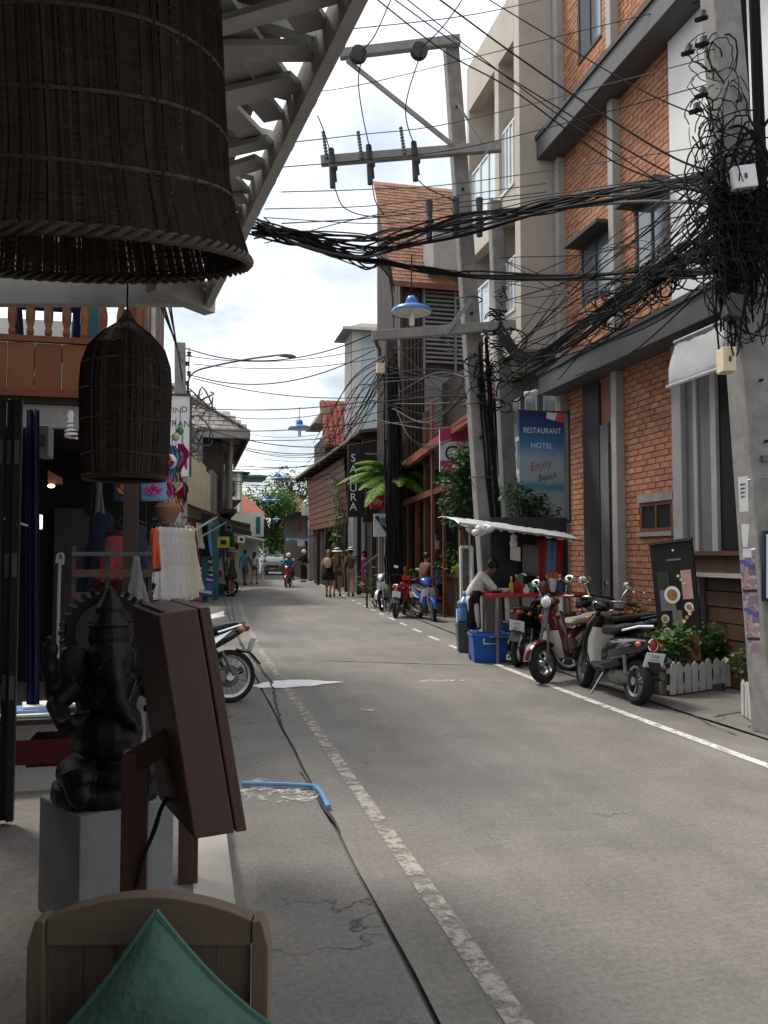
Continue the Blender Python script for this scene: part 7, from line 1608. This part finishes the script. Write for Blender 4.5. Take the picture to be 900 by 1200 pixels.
# ================================================================ LEFT FOREGROUND
# chair
DC = 1.45; cz = .15
cc0, cc1 = PD(36,1085,DC), PD(316,1080,DC); cx_ = (cc0+cc1)/2; ang = math.atan2((cc1-cc0).y, (cc1-cc0).x)
ch = thing('teak_chair', 'weathered teak chair with arched slatted back at the cafe edge', 'chair', (cx_.x,cx_.y,cz), rz=ang)
W = (cc1-cc0).length; zt = PD(178,1050,DC).z-cz; zs_ = PD(36,1077,DC).z-cz     # local: x right, y away from the camera
hw = W/2
for s_ in (-1,1):
    b = MB(); x0, x1 = sorted((s_*hw, s_*(hw-.028))); b.rings([[(x0,-.015,0),(x1,-.015,0),(x1,.03,0),(x0,.03,0)],[(x0,-.015,zs_-.04),(x1,-.015,zs_-.04),(x1,.03,zs_-.04),(x0,.03,zs_-.04)],[(x0+(.012 if s_ < 0 else 0),-.015,zs_+.002),(x1-(.012 if s_ > 0 else 0),-.015,zs_+.002),(x1-(.012 if s_ > 0 else 0),.03,zs_+.002),(x0+(.012 if s_ < 0 else 0),.03,zs_+.002)]]); b.build('rear_leg', 'teak', ch, local=True, bevel=.002)
    b = MB(); b.boxp((x0,-.47,0),(x1,-.42,.42)); b.build('front_leg', 'teak', ch, local=True, bevel=.006)
    b = MB(); b.boxp((x0+.008,-.42,.36),(x1-.008,-.016,.42)); b.build('side_rail', 'teak', ch, local=True)
b = MB(); poly = [(-hw+.030,0,zs_-.04)]+[(hw*.0+(-hw+.030)+(W-.060)*i/12, 0, zs_+.002+(zt-zs_)*math.sin(math.pi*(i/12))**.85) for i in range(13)]+[(hw-.030,0,zs_-.04)]
b.prism([(p[0],-.01,p[2]) for p in poly], (0,.035,0)); b.build('top_rail', 'teak_rail', ch, local=True, bevel=.002)
n_ = 6; sw = (W-.066)/n_
for i in range(n_):
    x = -hw+.033+sw*i; b = MB(); b.boxp((x+.0015,.0+(.003 if i % 2 else 0),.5),(x+sw-.0015,.018,zs_-.042)); b.build('back_slat', 'teak', ch, local=True)
b = MB(); b.boxp((-hw+.030,-.008,.455),(hw-.030,.025,.498)); b.build('lower_rail', 'teak_rail', ch, local=True)
for i in range(5): b = MB(); b.boxp((-hw+.004,-.47+.09*i,.4215),(hw-.004,-.47+.09*i+.08,.44)); b.build('seat_slat', 'teak_rail', ch, local=True)
# green scatter cushion balanced on its corner
pc = PD(182,1068,DC-.07); cu = thing('scatter_cushion', 'green velvet scatter cushion standing on its corner against the chair back', 'cushion', (pc.x,pc.y,cz+.45))
side = PD(182,1068,DC-.07)-PD(66,1200,DC-.12); L1 = PD(66,1200,DC-.13)-pc; L2 = PD(345,1212,DC-.13)-pc
e1 = L1.normalized(); e2 = L2.normalized(); nn = e1.cross(e2).normalized(); nn = nn if nn.y < 0 else -nn; sz = .36
b = MB(); N_ = 18
def cpos(i, j, sgn):
    a, c = i/N_, j/N_; pin = .035*(math.sin(math.pi*a)*math.cos(math.pi*(c-.5))*0); e = (1-(2*a-1)**4)*(1-(2*c-1)**4)
    aa = a+(.5-a)*.10*math.sin(math.pi*c)*1; c2 = c+(.5-c)*.10*math.sin(math.pi*a)
    wr = .004*math.sin(a*23+c*11)*e+.003*math.sin(c*31-a*7)*e
    return pc+e1*sz*aa+e2*sz*c2+nn*(sgn*(.065*e**.7)+wr)
for sgn in (1,-1): b.rings([[cpos(i,j,sgn) for j in range(N_+1)] for i in range(N_+1)], cap=False, closed=False)
o = b.build('cover', 'cushion_green', cu, True); 
b = MB(); edge_ = [cpos(i,0,0) for i in range(N_)]+[cpos(N_,j,0) for j in range(N_)]+[cpos(N_-i,N_,0) for i in range(N_)]+[cpos(0,N_-j,0) for j in range(N_+1)]; b.tube(edge_, .006, 6); b.build('piping', 'cushion_green', cu, True)
# brown wooden sign box on a post
sb = thing('sign_box', 'dark brown wooden sign box on a post leaning towards the street', 'sign', tuple(PD(153,1100,2.55)*1.0))
sb.location.z = .15; ROOTM[sb.name] = Matrix.Translation(V(sb.location))
A, B_, C_2, D_ = PD(185,721,2.4), PD(246,711,2.47), PD(290,974,2.44), PD(228,984,2.37)
E_1 = PD(155,709,2.74)
dep = E_1-A; Ee, Fe = E_1, B_+dep
Dl = PD(186,936,2.68); dep2 = Dl-D_; G_, H2 = D_+dep2, C_2+dep2
lid = .24
def mixp(a, c, f): return a.lerp(c, f)
b = MB(); b.hexa([D_, mixp(D_,C_2,1-lid), mixp(D_,C_2,1-lid)+dep2, D_+dep2, A, mixp(A,B_,1-lid), mixp(A,B_,1-lid)+dep, A+dep]); b.build('case', 'sign_wood', sb, bevel=.005)
u_ = (B_-A).normalized()*.003
b = MB(); b.hexa([mixp(D_,C_2,1-lid)+u_, C_2, C_2+dep2, mixp(D_,C_2,1-lid)+dep2+u_, mixp(A,B_,1-lid)+u_, B_, B_+dep, mixp(A,B_,1-lid)+dep+u_]); b.build('lid', 'sign_wood', sb, bevel=.005)
tp = (A+B_)/2+dep*.5; b = MB(); b.bar(mixp(A,B_,.15)+dep*.1+Z3*.004, mixp(A,B_,.15)+dep*.9+Z3*.004, .012, .008); b.build('top_hinge', 'dark_grey', sb)
pb = PD(156,1110,2.55); b = MB(); b.boxp((pb.x-.038,pb.y-.038,.15),(pb.x+.038,pb.y+.038,PD(156,880,2.55).z)); b.build('post', 'sign_wood', sb, bevel=.004)
b = MB(); b.bar(V((pb.x,pb.y,PD(156,880,2.55).z-.03)), (A+D_)/2+dep*.4+V((.05,0,-.05)), .07, .07); b.build('arm', 'sign_wood', sb)
b = MB(); b.tube(catmull([PD(195,935,2.6), PD(188,950,2.5), PD(180,975,2.5), PD(168,1005,2.5), PD(160,1040,2.5)],5), .007, 6); b.build('power_cord', 'cable', sb, True)
q = PZ(220,1036,.15); b = MB(); b.boxp((q.x-.04,q.y,.15),(q.x+.04,q.y+.08,.62)); b.build('wooden_bollard', 'sign_wood', label='short dark brown post behind the sign box on the platform', cat='post')
# grey plinth and statue
pc_ = PD(124,1000,3.26); rz_ = R(43)-YAW
pd = thing('plinth', 'square grey concrete plinth turned cornerwise on the cafe platform', 'plinth', (pc_.x,pc_.y,.15), rz=rz_)
b = MB(); b.boxp((-.185,-.185,0),(.185,.185,.425)); b.build('block', 'plinth', pd, local=True, bevel=.006)
stt = thing('elephant_deity_statue', 'black seated elephant headed deity statue with halo wheel on the grey plinth', 'statue', (pc_.x,pc_.y,.576), rz=-R(62)-YAW)
b = MB()
b.lathe([(.20,0),(.205,.03),(.2,.06),(.17,.075)], 20)                     # lotus base (x forward)
b.ell((-.02,0,.24),(.13,.14,.16)); b.ell((.03,0,.24),(.13,.13,.125)); b.ell((-.02,0,.38),(.10,.125,.11)) # torso, belly, chest
b.ell((.05,.12,.115),(.15,.075,.06)); b.ell((.06,-.12,.115),(.15,.075,.06)); b.ell((.14,.03,.10),(.075,.11,.045)); b.tube([(.12,-.13,.13),(.17,-.12,.05),(.19,-.10,.03)], [.06,.045,.035], 10) # folded legs
b.ell((.02,0,.52),(.085,.09,.095)); b.ell((.0,0,.60),(.075,.08,.05)); b.lathe([(.08,.6),(.07,.66),(.05,.70),(.055,.72),(.03,.76),(.01,.80)], 14)     # head and crown
b.tube([(.09,0,.52),(.135,0,.46),(.15,.01,.38),(.15,.05,.31),(.17,.075,.28),(.19,.06,.29)], [.045,.04,.034,.028,.022,.016], 10)  # trunk
for s_ in (-1,1):
    b.ell((-.005,s_*.125,.50),(.022,.065,.085)); b.ell((.10,s_*.045,.485),(.02,.018,.02))                 # ears
    b.tube([(-.01,s_*.12,.43),(.02,s_*.19,.36),(.13,s_*.17,.30),(.17,s_*.14,.33)], [.045,.04,.032,.028], 10)   # lower arms
    b.tube([(-.03,s_*.11,.42),(-.02,s_*.2,.40),(.01,s_*.22,.50),(.015,s_*.215,.55)], [.04,.036,.03,.026], 10); b.ell((.015,s_*.215,.57),(.03,.03,.035))  # raised arms
    for k in range(4): b.tube([(.17,s_*(.14-.012*k),.34),(.19,s_*(.14-.014*k),.365)], .009, 5)
    b.tube([(.02,s_*.215,.56),(.04,s_*.22,.62)], .014, 6)
so2 = b.build('figure', 'statue_black', stt, True, local=True); rm = so2.modifiers.new('r','REMESH'); rm.mode = 'VOXEL'; rm.voxel_size = .0075; rm.use_smooth_shade = True
b = MB(); b.lathe([(.115,-.014),(.15,-.018),(.155,0),(.15,.018),(.115,.014),(.115,-.014)], 36, Matrix.Translation((-.09,0,.62)) @ Matrix.Rotation(math.pi/2,4,'Y'), cap=False)
for k in range(30):
    a = 2*math.pi*k/30; b.tube([(-.09,math.cos(a)*.15,.62+math.sin(a)*.15),(-.09,math.cos(a)*.175,.62+math.sin(a)*.175)], .011, 5)
b.build('halo_wheel', 'statue_black', stt, True, local=True)
b = MB(); b.lathe([(.085,-.006),(.09,0),(.085,.006)], 20, Matrix.Translation((0,0,.655)), cap=False); b.tube([(.05,.09,.44),(.11,.05,.36),(.125,0,.33),(.11,-.05,.36),(.05,-.09,.44)], .009, 6); b.build('ornaments', 'statue_black', stt, True, local=True, kind='stuff')
# folding metal gate on the left
gy = 4.55; gt = thing('folding_gate', 'dark folding metal shop gate with riveted hinges at the cafe edge', 'gate', (PD(12,940,4.5).x,gy,.15))
zg = PD(15,478,4.5).z
for i in range(7):
    a = PD(28-i*9,900,4.5); x1 = a.x; x0 = PD(28-(i+1)*9+1,900,4.5).x; yo = (.03 if i % 2 else 0)
    one('black_plastic', 'leaf', 'boxp', (x0,gy+yo,.17), (x1,gy+yo+.035,zg), parent=gt)
    for v in (530,655,790):
        z = PD(15,v,4.5).z; one('grey_steel', 'hinge', 'boxp', (x0+.006,gy+yo-.012,z-.09), (x1-.008,gy+yo-.001,z+.03), parent=gt)
for i, u in enumerate((4,12,19)):
    c = PD(u,482,4.5); b = MB(); pts = [c+V((.02*math.cos(a),0,.03*math.sin(a)+.02)) for a in [k*.5 for k in range(14)]] if i == 2 else [c+V((-.03,0,.06)), c+V((0,0,-.02)), c+V((.03,0,.07))]; b.tube(pts, .005, 5); b.build('scroll_finial', 'white_sign', gt)
b = MB(); b.tube([PD(-10,603,4.4), PD(32,616,4.6)], .006, 5); b.build('latch_bar', 'alu', gt)
# blue curtain, boxes, small lamps next to the gate
b = MB(); p = [PD(31,480,5.1), PD(46,480,5.1), PD(46,835,5.1), PD(31,830,5.1)]
b.rings([[p[0].lerp(p[1],j/8).lerp(p[3].lerp(p[2],j/8),i/8)+V((0,.02*math.sin(j*1.9),0)) for j in range(9)] for i in range(9)], cap=False, closed=False); o = b.build('blue_curtain', 'cloth_blue', None, True); o.modifiers.new('s','SOLIDIFY').thickness = .006; setp(o, 'narrow dark blue curtain hanging beside the folding gate', 'curtain')
def dbox(name, label, cat, u0, v0, u1, v1, d, dep_, m, latch=None):
    a, c = PD(u0,v0,d), PD(u1,v1,d); b = MB(); b.boxp((a.x,a.y,c.z),(c.x,a.y+dep_,a.z)); t = thing(name, label, cat, ((a.x+c.x)/2,a.y,c.z)); b.build('case', m, t, bevel=.006)
    if latch: one(latch, 'front_detail', 'boxp', (a.x+(c.x-a.x)*.25,a.y-.008,c.z+(a.z-c.z)*.3), (a.x+(c.x-a.x)*.75,a.y-.001,c.z+(a.z-c.z)*.7), parent=t)
    return t
dbox('wall_speaker', 'grey loudspeaker box hung beside the folding gate', 'speaker', 43,498,56,534,5.2,.2,'grey_panel','dark_grey')
dbox('lit_sign_box', 'small glowing white sign box at the shop door', 'light', 39,603,48,620,5.2,.05,'lit_panel','paper')
t = thing('wall_lamp', 'small shaded wall lamp glowing orange beside the shop door', 'lamp', tuple(PD(60,570,6)))
b = MB(); b.prism([PD(56,551,6),PD(69,558,6),PD(70,566,6),PD(56,567,6)], (0,.15,0)); b.build('shade', 'cloth_brown', t); b = MB(); b.ell(PD(60,569.5,5.98), (.025,.025,.014)); b.build('bulb', 'warm_glow', t, True)
# display table with books
tb0 = PD(53,852,4.9); t = thing('display_table', 'low dark table with red front holding printed sheets', 'table', (tb0.x,tb0.y+.2,.15)); z_ = PD(53,843,4.9).z
one('dark_wood', 'top', 'boxp', (tb0.x-.5,tb0.y,z_-.03), (tb0.x+.22,tb0.y+.5,z_), parent=t); one('cloth_red_shaded', 'front_cloth', 'boxp', (tb0.x-.48,tb0.y+.02,z_-.26), (tb0.x+.2,tb0.y+.03,z_-.12), parent=t)
for sx in (-.47,.18):
    for sy in (.04,.44): one('dark_wood', 'leg', 'boxp', (tb0.x+sx,tb0.y+sy,.15), (tb0.x+sx+.04,tb0.y+sy+.04,z_-.031), parent=t)
for i in range(3):
    b = MB(); b.box((tb0.x-.12+.05*i,tb0.y+.16+.05*i,z_+.012+.016*i), (.3,.2,.014), Matrix.Rotation(.1*i,3,'Z')); b.build('printed_sheets', ('paper','cloth_sky','paper')[i], label=('lowest','middle','topmost')[i]+' bundle of printed sheets on the red fronted table', cat='papers')
dbox('red_crate', 'dark red crate on the shop floor behind the statue', 'crate', 30,872,76,900,4.95,.35,'cloth_red_shaded','black_void')  # red dimmed in the colour to stand for the shop's shade
# clothes rail with white dresses along the street
def garment(label, u, vt, vb, d, wt, wb, m, group=None, rot=0.0, name='hanging_dress'):
    a = PD(u,vt,d); zb_ = PD(u,vb,d).z; t = thing(name, label, 'dress', (a.x,a.y,a.z), group=group, rz=rot); H0 = a.z-zb_; b = MB(); rr = []
    ph = rnd(0,6)
    for i, f in enumerate((0,.03,.08,.18,.32,.5,.68,.85,1)):
        w_ = (wt*.4 if i == 0 else wt*(.85 if i == 1 else 1)*(1-.12*math.sin(math.pi*min(1,f*2.2)))+(wb-wt)*f**1.5); dp = .035+.06*f; row = []
        for j in range(24):
            an = 2*math.pi*j/24; fold = 1+.26*f*math.sin(an*5+ph+f*1.5)+.16*math.sin(an*8+ph*2)*f+.06*math.sin(f*19+an*2+ph); row.append((w_/2*math.cos(an)*fold, dp*math.sin(an)*fold, -H0*f+(.02*math.sin(an*3) if i == 8 else 0)))
        rr.append(row)
    b.rings(rr, cap=True); b.build('fabric', m, t, True, local=True)
    b = MB(); b.tube([(-wt*.45,0,.01),(0,0,.05),(wt*.45,0,.01)], .007, 5); b.tube([(0,0,.05),(0,0,.10),(.02,0,.12),(.0,0,.145)], .004, 5); b.build('hanger', 'black_plastic', t, local=True); return t
D6 = 11.8
for i in range(8):
    u = 186+5.4*i; garment('white cotton dress hanging in the row on the street rail' if i < 6 else ('cream cotton dress next to the white dresses on the street rail' if i == 6 else 'outer cream cotton dress on the street rail beside the cream shawl'), u, 617+.4*i, 703-rnd(0,5), D6+.12*i, .20, .34, 'cloth_white' if i < 6 else 'cloth_cream', 'white dresses on the street rail' if i < 6 else None, rot=1.25+rnd(-.2,.2))
garment('cream shawl dress hanging at the street end of the rail', 222, 616, 690, D6+1.1, .2, .42, 'cloth_cream', rot=.6)
t = thing('clothes_rail', 'black metal clothes rail holding the white dresses', 'rail', tuple(PD(205,760,D6+.4))); b = MB(); b.tube([PD(178,608,D6), PD(226,606,D6+1.2)], .014, 6); b.build('bar', 'black_plastic', t)
for u, dd in ((178,D6),(226,D6+1.2)):
    p = PD(u,607,dd); b = MB(); b.tube([V((p.x,p.y,0.01)), p], .016, 6); b.build('upright', 'black_plastic', t)
# lotus printed bags
for u, m1, m2, lab in ((148,'cloth_orange','petal_orange','blue'),(180,'cloth_pink','cloth_magenta','pale blue')):
    a, c = PD(u-15,560,7.6), PD(u+15,587,7.6); t = thing('lotus_bag', lab+' cloth bag printed with an '+('orange' if u == 148 else 'pink')+' lotus hanging under the basket', 'bag', ((a.x+c.x)/2,a.y,c.z)); b = MB()
    rr = [[V((a.x+(c.x-a.x)*j/8, a.y+.02*math.sin(math.pi*j/8)*-1, a.z+(c.z-a.z)*i/6)) for j in range(9)] for i in range(7)]; b.rings(rr, cap=False, closed=False); o = b.build('bag', 'cloth_sky' if u != 148 else 'cloth_denim', t, True); o.modifiers.new('s','SOLIDIFY').thickness = .03
    ctr = V(((a.x+c.x)/2, a.y-.05, c.z+.05))
    for k in range(5):
        an = R(-56+28*k); tip = ctr+V((math.sin(an)*.105,0,math.cos(an)*.125)); sd = V((math.cos(an)*.022,0,-math.sin(an)*.022)); b = MB(); b.prism([ctr, ctr.lerp(tip,.55)+sd, tip, ctr.lerp(tip,.55)-sd], (0,.006,0)); b.build('petal', m1 if k % 2 else m2, t)
    b = MB(); b.tube([V((a.x+.04,a.y,a.z)), V(((a.x+c.x)/2,a.y,a.z+.12)), V((c.x-.04,a.y,a.z))], .006, 5); b.build('strap', 'cable', t)
# hanging souvenirs by the corner: lanterns, scarves, flowers
cols = ['cloth_orange','cloth_purple','cloth_pink','cloth_sky','cloth_blush','cloth_red','cloth_magenta','cloth_cream','petal_orange','cloth_denim']
cn_ = dict(cloth_orange='orange', cloth_purple='purple', cloth_pink='pink', cloth_sky='pale blue', cloth_blush='blush', cloth_red='red', cloth_magenta='magenta', cloth_cream='cream', petal_orange='amber', cloth_denim='dusky blue')
k = 0
for u, v0, v1, d in ((189,528,556,8.2),(193,540,566,8.6),(197,558,582,8.4),(202,522,560,9.4),(206,530,572,9.8),(210,545,585,10.2),(213,520,548,10.6),(203,565,590,9.2),(208,585,600,9.6),(212,560,590,10.4)):
    a = PD(u,v0,d); zb_ = PD(u,v1,d).z; t = thing('hanging_scarf', cn_[cols[k]]+' fabric souvenir dangling at the corner of the timber shop', 'souvenir', (a.x,a.y,a.z)); L_ = a.z-zb_; b = MB()
    b.rings([[((.035+.04*abs(math.sin(f*5+k)))*(-1+2*j/9)+.03*math.sin(f*4+k*2), .03*math.sin(j*2.1+k+f*3), -L_*f*(1+.12*math.sin(j*1.7+k)*(f > .9))) for j in range(10)] for f in (0,.1,.22,.35,.5,.65,.8,.92,1)], cap=False, closed=False); b.build('fabric', cols[k], t, True, local=True)
    b = MB(); b.tube([(0,0,0),(0,0,.12)], .004, 4); b.build('loop', 'cable', t, local=True); k += 1
for i, (u, v, d, r_, m) in enumerate(((199,541,9.0,.075,'paper'),(206,512,10.4,.05,'cloth_cream'),(211,505,11,.05,'cloth_green'),(214,530,11.4,.06,'paper'))):
    c = PD(u,v,d); t = thing('paper_lantern', ('round white','small cream','small green','second white')[i]+' paper lantern hanging at the shop corner', 'lantern', tuple(c)); b = MB(); b.ell(c, (r_,r_,r_*1.1), 14, 10); b.build('shade', m, t, True); b = MB(); b.lathe([(r_*.3,r_*1.0),(r_*.3,r_*1.2)], 10, Matrix.Translation(c)); b.tube([c+V((0,0,r_*1.2)), c+V((0,0,r_*1.2+.2))], .004, 4); b.build('cap', 'dark_grey', t)
c = PD(196,600,9.2); t = thing('terracotta_pot', 'terracotta hanging pot under the souvenirs', 'pot', tuple(c)); b = MB(); b.lathe([(.08,-.12),(.13,0),(.14,.05),(.11,.1)], 14, Matrix.Translation(c)); b.build('body', 'mortar', t, True); b = MB(); b.tube([c+V((-.1,0,.1)), c+V((0,0,.35)), c+V((.1,0,.1))], .004, 4); b.build('hanger', 'cable', t)
c = PD(207,598,10.6); b = MB(); b.prism([PD(203,588,10.6),PD(213,587,10.6),PD(212,612,10.6),PD(202,610,10.6)], (0,.05,0)); b.build('white_carton', 'paper', label='white carton behind the hangers of the clothes rail', cat='carton')
# garments inside the dark shop
for lab, u, vt, vb, d, w0, w1, m, r_ in (('red and pink dress hanging in the dark shop',140,622,700,7.9,.25,.4,'cloth_red_shaded',.2),('coral dress hanging in front of the red one',135,628,680,7.7,.18,.25,'cloth_coral',.1),('navy patterned dress hanging between red ones',158,615,672,8.0,.24,.34,'cloth_navy',.2),
        ('orange scarf dress hanging by the white dresses',181,619,668,8.4,.1,.14,'cloth_orange',.4),('dark blue dress hanging deep in the shop',120,600,700,8.8,.25,.4,'cloth_navy',.1),('pale grey shawl hanging low behind the statue',160,652,704,6.2,.04,.13,'grey_panel',.5)):
    garment(lab, u, vt, vb, d, w0, w1, m, rot=r_)
for i, (u, lab) in enumerate(((108,'dark belt bundle hanging left of the lotus bags'),(116,'silver chain bundle hanging left of the lotus bags'))):
    garment(lab, u, 562, 602, 7.7, .06, .1, 'cloth_black' if i == 0 else 'grey_panel', rot=.2, name='hanging_bundle')
# shelf rails in the shop
t = thing('display_rack', 'dark metal display rack with wooden rails behind the statue', 'rack', (PD(120,760,6.6).x,PD(120,760,6.6).y,.0)); yk = PD(120,700,6.6).y
for v, m, h in ((649,'grey_steel',.03),(672,'brown_wood',.06),(698,'brown_wood',.05)):
    a, c = PY(84,v,yk), PY(178,v,yk); one(m, 'rail', 'boxp', (a.x,yk,a.z-h/2), (c.x,yk+.03,a.z+h/2), parent=t)
for u in (86,126,176):
    a = PY(u,640,yk); one('dark_grey', 'upright', 'boxp', (a.x-.015,yk+.031,0), (a.x+.015,yk+.06,a.z), parent=t)
b = MB(); a = PY(70,655,yk-.3); b.tube(catmull([a+V((-.02,0,-.03)), a+V((-.01,0,.03)), a+V((.02,0,.03)), a+V((.02,0,-.04)), a+V((.0,0,-.1)), V((a.x,a.y,.2))],5), .012, 6); b.build('walking_cane', 'grey_timber', label='pale hooked cane standing behind the statue', cat='cane')
# far left pavement goods
t = thing('sandwich_board', 'blue and white sandwich board with white rules on the left pavement', 'signboard', tuple(G(242,702))); c = G(242,702)
for s_ in (0,1):
    b = MB(); p = [PD(233,664,26.5),PD(251,667,26.3),PD(249,700,26.1),PD(231,697,26.3)]; off_ = V((0,.35*s_,0)); b.prism([p[0]+V((0,.17,0)), p[1]+V((0,.17,0)), p[2]+off_, p[3]+off_], (0,.03,0)); b.build('panel', 'board_blue', t)
for f in (.05,.22,.4,.85):
    q = [PD(233,664,26.45).lerp(PD(231,697,26.25),f)+V((.03,.17*(1-f)-.02,0)), PD(251,667,26.25).lerp(PD(249,700,26.05),f)+V((-.03,.17*(1-f)-.02,0))]; b = MB(); b.bar(q[0], q[1], .01, .05 if f < .5 else .09); b.build('white_rule', 'paper', t)
t = thing('traffic_cone', 'small orange traffic cone by the cream shop', 'cone', tuple(G(233,704))); c = V(t.location); b = MB(); b.lathe([(.14,.03),(.13,.05),(.03,.42),(.02,.42)], 14, Matrix.Translation(c)); b.build('cone', 'cone_orange', t, True); b = MB(); b.boxp(c+V((-.17,-.17,0)), c+V((.17,.17,.03))); b.build('foot', 'rubber', t)
dbox('yellow_sign', 'small yellow sign hanging in the cream shop front', 'sign', 255,629,269,642,27,.05,'cloth_yellow','ink')
garment('white dress on display in front of the cream shop', 257, 650, 684, 30.5, .2, .36, 'cloth_white', rot=0)
sw_cols = ['cloth_red','cloth_cream','cloth_black','cloth_sky','cloth_brown','cloth_white','cloth_purple','cloth_green']
sw_n = dict(cloth_red='red', cloth_cream='cream', cloth_black='black', cloth_sky='pale blue', cloth_brown='brown', cloth_white='white', cloth_purple='purple', cloth_green='green')
for i in range(8):
    garment(sw_n[sw_cols[i]]+' garment hanging under the dark awnings of the left shops', 226+i*6.5, 612+i*1.5+rnd(-3,3), 650+rnd(-8,14), 22+i*2.0, .2, .4, sw_cols[i], rot=rnd(-.5,.5), name='hanging_garment')
for i, (u, v, d, m) in enumerate(((250,668,29,'cloth_cream'),(256,672,30,'cloth_red'),(246,655,28,'paper'),(276,640,36,'cloth_red'),(283,632,40,'paper'),(268,618,34,'paper'))):
    dbox('goods_box', ('cream','red','white','crimson','pale','narrow white')[i]+' box of goods displayed outside the left shops', 'box', u-4, v-4, u+4, v+4, d, .3, m, 'ink')
